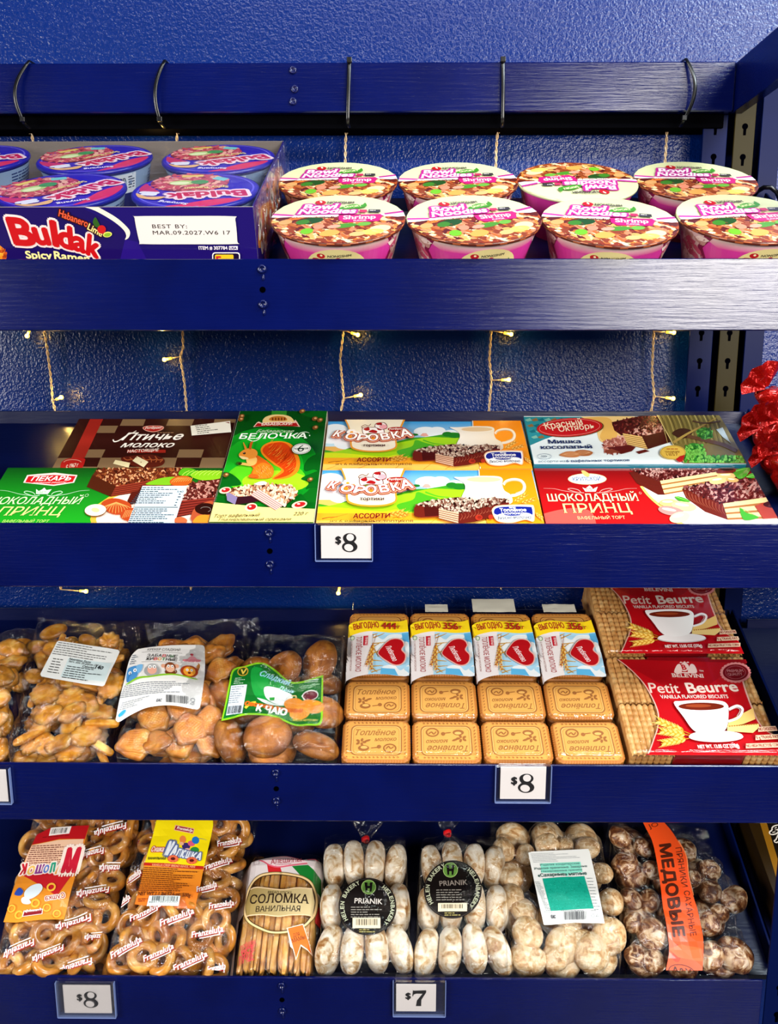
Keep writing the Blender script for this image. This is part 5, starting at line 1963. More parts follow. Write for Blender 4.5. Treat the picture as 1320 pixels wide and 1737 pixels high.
PX = lambda fr, pts, w: [fr.q(x, y, w) for x, y in pts]
QA = PX(S3, [(-52, 1292), (2, 1292), (62, 1062), (6, 1060)], -0.004)
QB = PX(S3, [(6, 1292), (186, 1294), (236, 1062), (62, 1046)], -0.004)
QC = PX(S3, [(190, 1294), (366, 1294), (440, 1050), (246, 1062)], -0.004)
QD = PX(S3, [(368, 1292), (577, 1292), (592, 1076), (436, 1070)], -0.004)
SMALL = [C_FLOWER, C_FLOWER, C_BOW, C_OVAL, C_STICK, C_FAN]

HA = Height(-0.58, -0.44, -0.01, 0.27, DECK + 0.004, 30, 60)
pile([(QA[0][0] - 0.01, 0.016), (QA[1][0] - 0.004, 0.016), (QA[2][0] - 0.012, 0.205), (QA[3][0], 0.205)], [(-0.034, 0.036, 0.3), (-0.022, 0.030, 0.45), (-0.010, 0.029, 0.45), (0.000, 0.033, 0.30)], [C_FAN, C_BOW, C_BOW, C_OVAL], 'bow_cracker',
     'golden bow-shaped cracker in the clear bag cut by the left picture edge', 'cracker', 'crackers in the leftmost bag', HA, 21)
HA.smooth(3)
ba = thing('snack_bag', 'clear bag of bow-shaped crackers cut off by the left picture edge', 'bag', S3, (QA[1][0] - 0.03, 0.006, DECK))
part('clear_film', bag_film([(QA[0][0], 0.008), (QA[1][0] + 0.004, 0.008), (QA[2][0], 0.225), (QA[3][0], 0.225)], HA, 1), M_FILM, ba)

HB = Height(-0.52, -0.32, -0.01, 0.27, DECK + 0.004, 50, 60)
QBi = [(QB[0][0] + 0.014, 0.017), (QB[1][0] - 0.012, 0.017), (QB[2][0] - 0.018, 0.205), (QB[3][0] + 0.016, 0.212)]
pile(QBi, [(-0.034, 0.037, 0.3), (-0.022, 0.030, 0.45), (-0.010, 0.029, 0.45), (0.000, 0.033, 0.30)], SMALL, 'cracker', 'golden shaped cracker in the clear bag with the tilted white sticker', 'cracker', 'crackers in the bag with the white sticker', HB, 22)
HB.smooth(3)
bb = thing('snack_bag', 'clear bag of shaped crackers with a tilted white nutrition sticker', 'bag', S3, ((QB[0][0] + QB[1][0]) / 2, 0.006, DECK))
part('clear_film', bag_film([(QB[0][0], 0.007), (QB[1][0], 0.007), QB[2], QB[3]], HB, 2, back=(0.93, -0.006)), M_FILM, bb)

LW = 0.004
A = Art(S3, LW).view(60, 1085, 4.552)
A.poly([(195, 42), (650, 108), (660, 122), (548, 388), (530, 398), (60, 318), (52, 300), (180, 50)], '#e2e4e2')
for r in range(6): A.greek(190 - r * 9, 52 + r * 17, 640 - r * 9, 64 + r * 17, 1, '#4a4a48', r, 0.5, dy=0.145)
A.poly([(270, 172), (600, 214), (545, 362), (206, 318)], '#cfe0e2')
for r in range(6): A.greek(150 - r * 9, 176 + r * 20, 250 - r * 10, 190 + r * 20, 1, '#4a4a48', r + 9, 0.5, dy=0.14)
A.text('Nutrition Facts', (272, 190), (435, 214), 17, '#20262a', 0.03)
A.text('Serv. size 20 pieces (30 g)', (268, 206), (515, 242), 15, '#20262a', 0.02)
A.text('Calories', (372, 244), (462, 257), 16, '#20262a', 0.03)
A.text('140', (470, 258), (528, 266), 26, '#20262a', 0.04)
for r in range(6): A.greek(258 - r * 8, 234 + r * 17, 565 - r * 8, 247 + r * 17, 1, '#2a3234', r + 19, 0.5, dy=0.14)
bend = lambda u, v: max(-0.004, min(0.012, (HB(u, v) - LW))) * 0.45 + 0.007
part('label', A.mb(cut=0.012, bend=bend, smooth=True), M_LABEL, bb, 'white nutrition sticker')

HC = Height(-0.36, -0.18, -0.01, 0.27, DECK + 0.004, 50, 60)
QCi = [(QC[0][0] + 0.014, 0.017), (QC[1][0] - 0.012, 0.017), (QC[2][0] - 0.016, 0.215), (QC[3][0] + 0.014, 0.205)]
pile(QCi, [(-0.034, 0.040, 0.3), (-0.022, 0.034, 0.45), (-0.010, 0.034, 0.5), (0.002, 0.039, 0.28)], [A_ELE, A_CAT, A_BEAR, A_CURL], 'animal_cracker', 'brown animal-shaped cracker in the clear bag under the curved white label', 'cracker', 'animal crackers', HC, 25)
HC.smooth(3)
bc = thing('snack_bag', 'clear bag of animal crackers with a curved white label of cartoon animal faces', 'bag', S3, ((QC[0][0] + QC[1][0]) / 2, 0.006, DECK))
part('clear_film', bag_film([(QC[0][0], 0.007), (QC[1][0], 0.007), QC[2], QC[3]], HC, 3, back=(0.93, 0.0)), M_FILM, bc)
A = Art(S3, 0.008).view(60, 1085, 4.552)
A.poly(spl([(620, 620), (650, 470), (690, 320), (735, 160), (790, 100), (830, 90), (1000, 70), (1200, 46), (1290, 42), (1308, 70)], False) + spl([(1308, 70), (1310, 260), (1280, 500), (1262, 545), (1230, 552), (1100, 540), (1000, 540), (880, 552), (760, 590), (680, 625), (640, 638), (620, 620)], False)[1:-1], '#eceae8')
A.text('КРЕКЕР СЛАДКИЙ', (872, 112), (1120, 106), 18, '#4a4440', 0.02)
A.rect(830, 121, 1138, 124, '#8a8480')
for txt, x0, x1, y in (('ЗАБАВНЫЕ', 870, 1105, 164), ('ЖИВОТНЫЕ', 862, 1105, 194)):
    n = len(txt)
    for k, ch in enumerate(txt):
        xa = x0 + (x1 - x0) * k / n
        c = '#3a3634'
        if txt[0] == 'З' and k == 4: c = '#c22a2a'
        if txt[0] == 'З' and k == 6: c = '#2f6a34'
        if txt[0] == 'Ж' and k in (2, 4): c = '#d03028' if k == 2 else '#2f8a34'
        if txt[0] == 'Ж' and k == 3: c = '#e0a020'
        A.text(ch, (xa, y), (xa + (x1 - x0) / n * 0.82, y), 22, c, 0.03, ((k % 3) - 1) * 0.06)
A.rect(830, 204, 1138, 207, '#8a8480')
for r in range(5): A.greek(755 - r * 5, 140 + r * 16, 805 - r * 5, 152 + r * 16, 1, '#6a7480', r, 0.6)
A.poly(spl([(1145, 185), (1160, 172), (1270, 165), (1268, 182), (1180, 190)], True), '#e0808c')
A.poly(spl([(1175, 172), (1215, 140), (1255, 165)], False), '#e89aa4')
A.ell(1212, 130, 12, 10, '#c83a4a')
A.poly(spl([(710, 340), (720, 250), (760, 232), (805, 240), (800, 300), (770, 330)], True), '#4a92d0')
A.poly(spl([(790, 235), (838, 226), (830, 270), (800, 290)], True), '#7ab8e8')
for (x, y, r) in ((738, 280, 13), (778, 266, 14)):
    A.ell(x, y, r, r, '#ffffff')
    A.ell(x + 1, y + 1, r * 0.4, r * 0.4, '#203050')
A.line(spl([(745, 290), (725, 310), (716, 345)]), 14, '#3a7ab8', 8)
A.ell(912, 278, 60, 46, '#a8a8a8')
A.ell(912, 270, 36, 34, '#f0b09a')
A.ell(912, 238, 34, 16, '#b8b8b8')
for x in (896, 930):
    A.ell(x, 248, 13, 13, '#ffffff')
    A.ell(x + 1, 250, 5, 5, '#202020')
A.ell(1050, 282, 40, 22, '#7a3c1c')
A.ell(1000, 238, 18, 15, '#e8a888')
A.ell(1098, 234, 18, 15, '#e8a888')
A.ell(1050, 246, 42, 38, '#8a4826')
A.ell(1050, 256, 34, 28, '#eeb898')
for x in (1036, 1066):
    A.ell(x, 238, 10, 11, '#ffffff')
    A.ell(x + 1, 240, 4, 4, '#202020')
A.line(spl([(1082, 296), (1100, 280), (1092, 266)]), 6, '#7a3c1c')
A.ell(1195, 266, 66, 46, '#a83c14')
A.ell(1195, 266, 46, 36, '#f0a030')
for x in (1178, 1212):
    A.ell(x, 256, 10, 10, '#ffffff')
    A.ell(x, 257, 4, 4, '#202020')
A.ell(1195, 278, 12, 8, '#6a2410')
A.poly(spl([(710, 358), (800, 322), (900, 318), (1000, 300), (1100, 296), (1240, 318), (1240, 326), (1100, 306), (1000, 312), (900, 328), (800, 336), (716, 364)], True), '#8ac828')
for r in range(7): A.greek(690 - r * 6, 372 + r * 14, 1240 - (r % 3) * 40 - r * 4, 383 + r * 14, 1, '#7a8088', r + 30, 0.5, dy=-0.05)
for r in range(4): A.greek(672 - r * 6, 500 + r * 16, 930 - r * 30, 510 + r * 16, 1, '#8a9098', r + 60, 0.5, dy=-0.16)
A.bars(1020, 460, 1190, 520, '#2a2a2c', 30, 5, dy=0.03)
A.text('EAC', (945, 516), (985, 516), 22, '#5a5a60', 0.04)
A.ring(1222, 490, 15, 13, 4, '#70747a')
A.ring(1218, 516, 14, 8, 4, '#70747a')
A.poly(spl([(645, 590), (680, 560), (705, 560), (690, 585), (655, 608)], True), '#3aa8d8')
bend = lambda u, v: max(-0.006, min(0.012, (HC(u, v) - 0.008))) * 0.35 + 0.004 + 0.004 * sin(u * 40 + v * 12)
part('label', A.mb(cut=0.012, bend=bend, smooth=True), M_LABEL, bc, 'white printed label curled over the crackers')

# --- round brown cookies for tea
COOK = food_mesh('round_cookie', polar(lambda a: 0.0295 * (1 + 0.012 * cos(3 * a + 1) + 0.008 * cos(7 * a)), 0.0125, lambda q_, a: 0.0045 * (1 - q_ ** 2) + 0.0005 * noise.noise(Vector((q_ * cos(a) * 6, q_ * sin(a) * 6, 2))), 9, 40, 0.35), M_COOKIE)
HD = Height(-0.23, -0.05, -0.01, 0.25, DECK + 0.004, 50, 60)
CK = [((454, 1247), 0.004, (0.10, -0.05, 0)), ((462, 1270), -0.010, (0.2, 0.05, 1)), ((537, 1264), -0.004, (0.55, 0.45, 2)), ((393, 1256), -0.012, (0.2, -1.05, 3)), ((546, 1206), -0.004, (0.05, 0.42, 1)),
      ((478, 1136), -0.002, (0.35, 0.35, 4)), ((541, 1122), 0.002, (0.75, 0.10, 5)), ((440, 1148), -0.012, (0.2, -0.3, 2)), ((378, 1190), -0.016, (0.0, -0.95, 1)), ((500, 1180), -0.020, (0.1, 0.2, 0)), ((430, 1205), -0.018, (0, -0.2, 1)),
      ((545, 1158), -0.020, (0.4, 0.5, 2)), ((495, 1225), -0.024, (0, 0, 0)), ((405, 1160), -0.028, (0, -0.4, 0))]
for k, (p, w, e) in enumerate(CK):
    u, v = S3.q(p[0], p[1], w)
    put('round_cookie', COOK, S3, u, v, w, Euler(e), 'brown round cookie in the clear bag with the green label', 'cookie', 'round cookies in the green-labelled bag')
    HD.bump(u, v, 0.034, w + 0.012 + 0.018 * max(abs(sin(e[0])), abs(sin(e[1]))))
HD.smooth(4)
bd = thing('snack_bag', 'clear bag of round brown cookies with a wavy green label', 'bag', S3, ((QD[0][0] + QD[1][0]) / 2, 0.006, DECK))
part('clear_film', bag_film([(QD[0][0], 0.007), (QD[1][0] - 0.001, 0.007), QD[2], QD[3]], HD, 5, wr=0.0022, back=(0.85, -0.010)), M_FILM, bd)
A = Art(S3, 0.010).view(340, 1040, 4.4)
A.poly(spl([(160, 822), (185, 700), (215, 540), (245, 428), (340, 410), (470, 398), (560, 440), (660, 510), (760, 522), (920, 495)], False) + spl([(920, 495), (915, 700), (905, 855), (800, 860), (700, 850), (560, 795), (430, 790), (330, 795), (240, 815), (160, 822)], False)[1:-1], '#8ad01e')
A.poly(spl([(174, 808), (198, 700), (228, 545), (256, 440), (345, 422), (466, 410), (550, 450), (655, 522), (760, 534), (908, 510)], False) + spl([(908, 510), (902, 700), (892, 842), (800, 846), (706, 838), (566, 782), (430, 776), (330, 780), (240, 800), (174, 808)], False)[1:-1], '#0c6e24')
A.poly(spl([(400, 430), (520, 470), (640, 560), (560, 700), (420, 640), (380, 520)], True), '#15983a')
A.ell(320, 452, 42, 36, '#c8a030')
A.ell(320, 452, 34, 28, '#2a4a10')
A.text('V', (300, 472), (342, 472), 36, '#e8c850', 0.05)
for r in range(4): A.greek(262 - r * 4, 500 + r * 13, 345 - r * 4, 508 + r * 13, 1, '#d8ecd8', r, 0.5)
A.poly([(232, 556), (352, 552), (318, 778), (196, 786)], '#d4dce4')
for r in range(8): A.greek(240 - r * 4, 566 + r * 17, 340 - r * 4, 576 + r * 17, 1, '#6a7684', r + 4, 0.5)
A.bars(212, 716, 318, 776, '#2a3038', 18, 9, slant=-0.16)
A.text('Сладкий', (445, 492), (662, 548), 38, '#9ad8f0', 0.02, 0.3)
A.text('День', (570, 584), (698, 604), 34, '#b8e4f4', 0.01, 0.3)
A.poly(spl([(480, 570), (560, 565), (640, 590), (690, 620), (670, 660), (600, 690), (540, 680), (490, 640)], True), '#eef2f0')
A.poly(spl([(425, 650), (480, 660), (560, 690), (640, 686), (600, 700), (500, 698)], True), '#dfe8e4')
A.line(spl([(680, 622), (714, 626), (706, 662), (668, 664)]), 9, '#e8d48a')
A.poly([(516, 640), (556, 632), (552, 660), (520, 664)], '#2f9a3a')
A.greek(780, 522, 886, 544, 2, '#d8ecd8', 31)
A.greek(750, 556, 890, 582, 2, '#9ad0a0', 32)
A.ell(822, 634, 62, 40, '#d8dcd8')
A.ell(822, 636, 54, 33, '#6a2230')
for (cx, cy) in ((700, 690), (810, 715), (850, 725)):
    A.ell(cx, cy, 76, 50, '#e8902a', rot=10)
A.ell(742, 762, 76, 50, '#f0a238')
for k in range(5): A.line(spl([(690 + k * 22, 740), (710 + k * 20, 764), (700 + k * 22, 790)]), 3, '#b8641a')
A.line(spl([(340, 740), (380, 700), (420, 690)]), 20, '#e8c838')
A.text('Овсяное печенье', (335, 716), (760, 756), 32, '#d86a1c', 0.03, 0.0, fat=0.06)
A.text('К ЧАЮ', (420, 760), (640, 776), 48, '#f8fbf0', 0.05, 0.0, 0.0)
A.text('МАССА НЕТТО 350 г', (690, 818), (880, 838), 14, '#e8e060', 0.02)
bend = lambda u, v: max(-0.010, min(0.010, HD(u, v) - 0.010)) * 0.4 + 0.003 + 0.003 * sin(u * 60)
part('label', A.mb(cut=0.010, bend=bend, smooth=True), M_LABEL, bd, 'wavy green printed label')

# --- stamped milk biscuits in clear packs
BW_, BL_, BT_ = 0.0818, 0.0590, 0.0088


def biscuit():
    pts = []
    base = rrect(-BW_ / 2, BW_ / 2, -BL_ / 2, BL_ / 2, 0.010, 6)
    out = []
    for i in range(len(base)):
        a, b = base[i], base[(i + 1) % len(base)]
        d = hypot(b[0] - a[0], b[1] - a[1])
        n = max(1, int(d / 0.0016))
        for k in range(n): out.append((a[0] + (b[0] - a[0]) * k / n, a[1] + (b[1] - a[1]) * k / n))
    out = [(x * (1 + (0.012 if i % 2 else 0)), y * (1 + (0.016 if i % 2 else 0))) for i, (x, y) in enumerate(out)]
    mb = prism(out, -BT_, 0, 0.0022, 0, hx('#b26c26'))
    A = Art(ROOM, 0.0, raw=True, eps=0.000035)
    A.poly(rrect(-0.0386, 0.0386, -0.0272, 0.0272, 0.008, 5), '#cc843a')
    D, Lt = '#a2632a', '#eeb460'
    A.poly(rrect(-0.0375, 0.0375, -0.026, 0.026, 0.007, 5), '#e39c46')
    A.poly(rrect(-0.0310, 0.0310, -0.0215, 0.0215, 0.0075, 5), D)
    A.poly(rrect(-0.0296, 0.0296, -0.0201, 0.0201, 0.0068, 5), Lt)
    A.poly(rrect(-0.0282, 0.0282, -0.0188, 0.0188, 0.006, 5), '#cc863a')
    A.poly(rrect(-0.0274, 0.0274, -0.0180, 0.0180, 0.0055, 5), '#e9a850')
    A.text('Топлёное', (-0.0255, 0.0070), (0.0235, 0.0075), 0.0075, D, 0.015, 0.35, 0.05)
    A.text('молоко', (-0.002, -0.0015), (0.0245, -0.0005), 0.0050, D, 0.02, 0.25, 0.04)
    for k in range(5):
        a = k * 1.256
        A.ell(-0.0185 + 0.0042 * cos(a), -0.0030 + 0.0032 * sin(a), 0.0026, 0.0016, D, rot=math.degrees(a), n=10)
    A.ell(-0.0105, -0.0010, 0.004, 0.0014, D, rot=20, n=10)
    A.ell(-0.0150, -0.0115, 0.0068, 0.0040, D, n=16)
    A.ell(-0.0145, -0.0105, 0.0042, 0.0020, Lt, n=14)
    A.ell(0.0035, -0.0095, 0.0026, 0.0026, D, n=10)
    A.line([(-0.006, -0.0115), (0.001, -0.0105)], 0.0012, D)
    A.ring(0.0165, -0.0115, 0.0072, 0.0055, 0.0016, D)
    A.line(spl([(0.012, -0.0125), (0.015, -0.009), (0.0175, -0.012), (0.021, -0.0095)]), 0.0014, D)
    for k in range(12):
        for s_ in (-1, 1):
            x = -0.0265 + k * 0.0048
            A.line([(x - 0.001, s_ * 0.0243 + 0.0007), (x + 0.001, s_ * 0.0243 - 0.0007)], 0.0012, D)
    for k in range(9):
        for s_ in (-1, 1):
            y = -0.0185 + k * 0.0046
            A.line([(s_ * 0.0350 - 0.0007, y - 0.001), (s_ * 0.0350 + 0.0007, y + 0.001)], 0.0012, D)
    for sx in (-1, 1):
        for sy in (-1, 1): A.ell(sx * 0.0345, sy * 0.0245, 0.0010, 0.0010, D, n=8)
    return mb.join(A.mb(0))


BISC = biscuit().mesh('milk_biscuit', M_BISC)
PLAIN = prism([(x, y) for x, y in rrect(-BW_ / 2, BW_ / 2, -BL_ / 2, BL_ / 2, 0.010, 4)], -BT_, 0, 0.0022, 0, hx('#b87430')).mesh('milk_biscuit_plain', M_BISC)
VC = [0.0335, 0.0965, 0.1645, 0.2170]
UC = [-0.0235, 0.0612, 0.1462, 0.2312]
ORD = ['first', 'second', 'third', 'fourth']
ROWS = ['front row', 'second row', 'third row under the label', 'last row behind the label']
A = Art(S3, 0.0045).view(790, 1005, 7.765)
A.poly(spl([(80, 440), (150, 395), (300, 370), (450, 378), (620, 390), (760, 385), (840, 360)], False) + [(880, 520), (930, 700), (985, 1102)] + spl([(985, 1102), (850, 1105), (700, 1085), (560, 1080), (400, 1090), (260, 1125), (180, 1165), (120, 1215)], False) + [(90, 800), (75, 600)], '#e9e2e2')
A.poly([(415, 525), (885, 520), (930, 700), (985, 1100), (850, 1104), (700, 1084), (560, 1080), (440, 1085), (420, 800)], '#a6d4ee')
for pts in ([(430, 560), (560, 620), (640, 560), (800, 560), (780, 620), (640, 640), (540, 800), (430, 760)], [(620, 980), (760, 960), (860, 1030), (960, 960), (980, 1095), (850, 1100), (760, 1050), (640, 1060)], [(860, 640), (920, 700), (940, 860), (890, 800)]): A.poly(spl(pts, True), '#e8eff2')
A.poly([(600, 1000), (780, 1010), (840, 1100), (700, 1084), (600, 1080)], '#5cb4e4')
A.poly([(800, 540), (885, 530), (915, 660), (830, 640)], '#56aadc')
A.poly(spl([(80, 440), (150, 395), (300, 370), (450, 378), (620, 390), (760, 385), (842, 360)], False) + [(885, 520)] + spl([(885, 520), (700, 535), (500, 520), (350, 515), (200, 545), (90, 590)], False), '#f6d41c')
A.text('ВЫГОДНО', (160, 500), (490, 468), 72, '#a8241c', 0.025, -0.08, arch=0.18)
wt = len(A.items)
A.text('ТОПЛЁНОЕ МОЛОКО', (212, 585), (268, 1050), 62, '#9c1c24', 0.015)
A.text('С НАТУРАЛЬНЫМ МОЛОКОМ', (150, 650), (190, 1040), 20, '#8a4a44', 0.01)
A.ell(160, 605, 24, 28, '#dfe8d0')
A.ring(160, 605, 24, 28, 7, '#3f7a2c')
A.poly([(302, 575), (362, 570), (374, 700), (316, 705)], '#c41c30')
A.text('ПЕЧЕНЬЕ', (330, 590), (338, 692), 26, '#f8e8e4', 0.02)
for (x0, y0, x1, y1) in ((420, 560, 480, 540), (430, 600, 570, 540), (430, 680, 590, 660), (430, 740, 540, 660), (440, 700, 540, 860), (470, 980, 620, 970), (460, 900, 600, 910), (480, 1060, 600, 1020), (450, 820, 560, 760), (480, 1000, 560, 1060)):
    A.line([(x0, y0), (x1, y1)], 16, '#d8a648', 5)
    A.line([(x0, y0 + 6), (x1, y1 + 4)], 6, '#8a5a1c', 2)
ear(A, 470, 560, 400, 990, 9, 19, '#a8501c', '#e8b04a')
ear(A, 430, 560, 470, 1060, 10, 19, '#b8641c', '#f0c050')
ht = spl([(535, 815), (580, 730), (650, 655), (730, 632), (810, 650), (850, 710), (830, 775), (890, 840), (890, 920), (840, 965), (760, 965), (660, 915), (590, 870)], True)
A.poly(spl([(525, 815), (575, 725), (645, 645), (730, 620), (820, 640), (865, 705), (845, 770), (905, 835), (905, 925), (845, 980), (755, 978), (650, 926), (580, 880)], True), '#e8b0a4')
A.poly(ht, '#b40f18')
A.text('Любятово', (615, 735), (745, 930), 62, '#fbeeee', 0.01, 0.1)
LAB_BASE = list(A.items)
for k in range(4):
    u0 = UC[k]
    tex = '444' if k == 0 else '356'
    pk = thing('biscuit_pack', '%s clear pack of stamped milk biscuits from the left, label reading %s g' % (ORD[k], tex), 'biscuits', S3, (u0, 0.006, DECK), 'milk biscuit packs')
    for r in range(4):
        for lay in range(5):
            w = -0.0006 - lay * 0.0090 + (0.001 if r == 0 else 0) - 0.0006 * ((r + k) % 2)
            rz = (0 if k == 0 else pi) + rn.uniform(-0.012, 0.012)
            me = BISC if lay == 0 else PLAIN
            if lay == 0:
                lb = 'stamped milk biscuit, %s row of the %s pack from the left' % (('front', 'second', 'third', 'rearmost')[r], ORD[k])
                put('milk_biscuit', me, S3, u0, VC[r], w, Euler((rn.uniform(-0.01, 0.02), rn.uniform(-0.01, 0.01), rz)), lb, 'biscuit', 'stamped milk biscuits')
            elif lay < 5 and (r == 0 or lay < 3 or True):
                put('milk_biscuit', me, S3, u0 + rn.uniform(-0.0006, 0.0006), VC[r], w, Euler((0, 0, rz)), 'milk biscuit under the top ones in the %s pack from the left' % ORD[k], 'biscuit', 'lower milk biscuits of the %s pack' % ORD[k])
    def fn(s, t, u0=u0, k=k):
        u = u0 + (s - 0.5) * 0.0846
        v = 0.0025 + t * (0.272 - 0.0025)
        ed = min(s, 1 - s) / 0.06
        w = 0.0022 + 0.0007 * nz(u * 60, v * 50, k) + 0.0009 * abs(nz(u * 140 + v * 90, v * 60, k + 4))
        for vc in (0.065, 0.130, 0.197):
            w -= 0.003 * math.exp(-((v - vc) / 0.004) ** 2)
        if ed < 1: w = (w + 0.040) * (1 - (1 - ed) ** 2.2) - 0.040
        if t < 0.05: w -= 0.044 * (1 - t / 0.05) ** 2
        if v > 0.246: w -= (v - 0.246) * 0.35
        return (u, v, w)
    part('clear_film', sheet(40, 90, fn), M_WRAP, pk)
    # end seal of the wrapper, white with a clear half
    if k in (1, 2, 3):
        x0, x1, vv = ((-0.020, 0.012, 0.262), (-0.038, 0.022, 0.273), (-0.024, 0.022, 0.263))[k - 1]
        part('end_seal', sheet(10, 6, lambda s, t: (u0 + x0 + (x1 - x0) * s, 0.2445 + (vv - 0.2445) * t, 0.0030 + 0.001 * nz(s * 4, t * 3, k) - 0.003 * t)), plain('white_seal_%s' % ORD[k], '#d8d4c4', 0.4), pk, 'white paper end seal')
    A.items = list(LAB_BASE)
    du = u0 - UC[2]
    A.text(tex, (525, 495), (718, 505), 80, '#a8241c', 0.03, -0.05)
    A.text('г', (742, 495), (768, 497), 44, '#a8241c', 0.03)
    m = A.mb(cut=0.01, smooth=True, bend=lambda u, v: 0.0006 * nz(u * 50, v * 40, k) - 0.0010 * math.exp(-((v - 0.197) / 0.006) ** 2))
    lo, hi = UC[2] - 0.0418, UC[2] + 0.0418
    m.v = [(min(max(x, lo), hi) + du, y, z - (0.004 if not lo < x < hi else 0.0)) for x, y, z in m.v]
    part('label', m, M_LABEL, pk, 'yellow, white and sky-blue label with a red heart')

# --- petit beurre packs
def edge_biscuit():
    """A thin biscuit standing on its side, its scalloped edge up."""
    pts = []
    L_, Hh = 0.0745, 0.0550
    n = 9
    for k in range(n * 6):
        t = k / (n * 6)
        pts.append((-L_ / 2 + L_ * t, Hh / 2 + 0.0011 * abs(sin(pi * t * n)) - 0.0011))
    m = 7
    for k in range(m * 4): pts.append((L_ / 2 - 0.0008 + 0.0008 * abs(sin(pi * k / 4)), Hh / 2 - 0.001 - Hh * k / (m * 4)))
    for k in range(n * 6):
        t = k / (n * 6)
        pts.append((L_ / 2 - L_ * t, -Hh / 2 - 0.0011 * abs(sin(pi * t * n)) + 0.0011))
    for k in range(m * 4): pts.append((-L_ / 2 + 0.0008 - 0.0008 * abs(sin(pi * k / 4)), -Hh / 2 + 0.001 + Hh * k / (m * 4)))
    mb = prism(pts[::-1], -0.0035, 0.0035, 0.0022, 0, None, True)
    # outline lies in (along, up); thickness along u
    mb.v = [(z, x, y) for x, y, z in mb.v]
    return mb


EDGE = edge_biscuit().mesh('petit_biscuit', M_PETIT)
A = Art(S3, 0.0125).view(960, 980, 3.667)
PU0, PU1 = 0.2768, 0.4565
left = spl([(318, 508), (350, 530), (420, 590), (490, 670), (545, 770), (572, 850), (568, 930), (545, 1000), (520, 1070), (485, 1145)], False)
right = spl([(1440, 1110), (1330, 1000), (1250, 950), (1200, 890), (1160, 800), (1120, 690), (1100, 600), (1115, 540), (1148, 510)], False)
A.poly(left + right, '#f0b8a8')
left2 = [(x + 8, y) for x, y in left]
right2 = [(x - 10, y) for x, y in right]
A.poly([(470, 1160), (1460, 1160), (1420, 1095), (500, 1095)], '#9c0c14')
A.poly(left2 + right2, '#c80f18')
A.poly([(330, 508), (1150, 508), (1110, 545), (420, 570)], '#8e0a12')
A.poly(left2[:6] + [(760, 760), (1040, 560), (1100, 600), (1100, 530)], '#b00d16')
for pts in ([(675, 590), (690, 545), (712, 540), (720, 590)], [(760, 590), (775, 540), (800, 545), (815, 590)]): A.poly(spl(pts, True), '#f0d0c8')
A.ell(738, 556, 28, 26, '#f0d0c8')
A.text('B', (724, 572), (752, 572), 30, '#c80f18', 0.04, 0, 0.05)
A.poly([(706, 530), (714, 522), (728, 528), (738, 520), (748, 528), (760, 522), (768, 530)], '#f0d0c8')
A.line([(680, 590), (810, 592)], 7, '#f0d0c8')
A.text('BELEVINI', (662, 618), (860, 622), 22, '#f4d8d0', 0.03, 0, 0.06)
A.text('TM', (830, 584), (856, 586), 9, '#f4d8d0', 0.03)
A.text('Petit', (527, 716), (712, 718), 60, '#f6d6c8', 0.012)
A.text('Beurre', (764, 718), (1075, 706), 62, '#f8e0d4', 0.03)
A.text('VANILLA FLAVORED BISCUITS', (592, 752), (1012, 750), 21, '#f8e0d8', 0.025)
for k in range(24):
    a = 2 * pi * k / 24
    A.ell(1055 + 84 * cos(a), 592 + 56 * sin(a), 14, 9, '#e88a88', n=8)
A.ell(1055, 592, 86, 56, '#e88a88')
A.ell(1055, 592, 80, 51, '#7a0c14')
A.ring(1055, 592, 62, 40, 3, '#b05058')
A.text('PREMIUM', (1005, 590), (1105, 588), 15, '#c87a7c', 0.02, 0, 0.03)
A.text('QUALITY', (1010, 612), (1100, 608), 15, '#c87a7c', 0.02, 0, 0.03)
for (x0, y0, x1, y1) in ((800, 985, 560, 890), (800, 990, 580, 960), (800, 1000, 590, 1040)): ear(A, x0, y0, x1, y1, 9, 17, '#d89a2c', '#f6d06a')
A.poly([(1010, 900), (1160, 820), (1175, 890), (1100, 920), (1000, 940)], '#e8c070')
A.poly([(1000, 935), (1195, 918), (1200, 940), (1160, 975), (1000, 965)], '#eccb80')
for k in range(12): A.ell(1015 + k * 15, 934 - k * 1.2, 6, 4, '#b07028')
A.ell(930, 1000, 170, 34, '#cfc4c4')
A.ell(930, 994, 165, 32, '#f2ecec')
A.line(spl([(1010, 830), (1060, 808), (1095, 830), (1070, 880), (1005, 905)]), 15, '#f4eeee')
A.line(spl([(1012, 838), (1056, 820), (1080, 835), (1060, 872)]), 4, '#c8b4b4')
A.poly(spl([(668, 790), (720, 778), (840, 772), (960, 778), (1000, 800), (1008, 840), (1000, 930), (970, 970), (900, 985), (830, 980), (780, 950), (730, 880)], True), '#efe7e7', col2='#ffffff', ang=0)
A.ell(836, 808, 158, 30, '#f8f2f0')
A.ell(838, 812, 142, 24, '#6e2010')
A.ell(820, 808, 80, 10, '#9a4020')
A.text('NET WT. 13.05 OZ (370g)', (822, 1074), (1076, 1068), 22, '#f4dcd6', 0.03)
for (x0, y0, x1, t_) in ((1192, 970, 1330, 'NO CHOLESTEROL'), (1175, 1022, 1330, '0 g TRANS FAT'), (1115, 1074, 1340, 'NO HIGH FRUCTOSE CORN')):
    A.poly([(x0, y0 - 30), (x1, y0 - 38), (x1, y0 - 8), (x0, y0)], '#ecc8a8')
    A.text(t_, (x0 + 8, y0 - 7), (x1 - 8, y0 - 14), 18, '#8a2a20', 0.03)
PETIT = A.mb(clip=(PU0, PU1, 0.006, 0.30), cut=0.015, smooth=True)
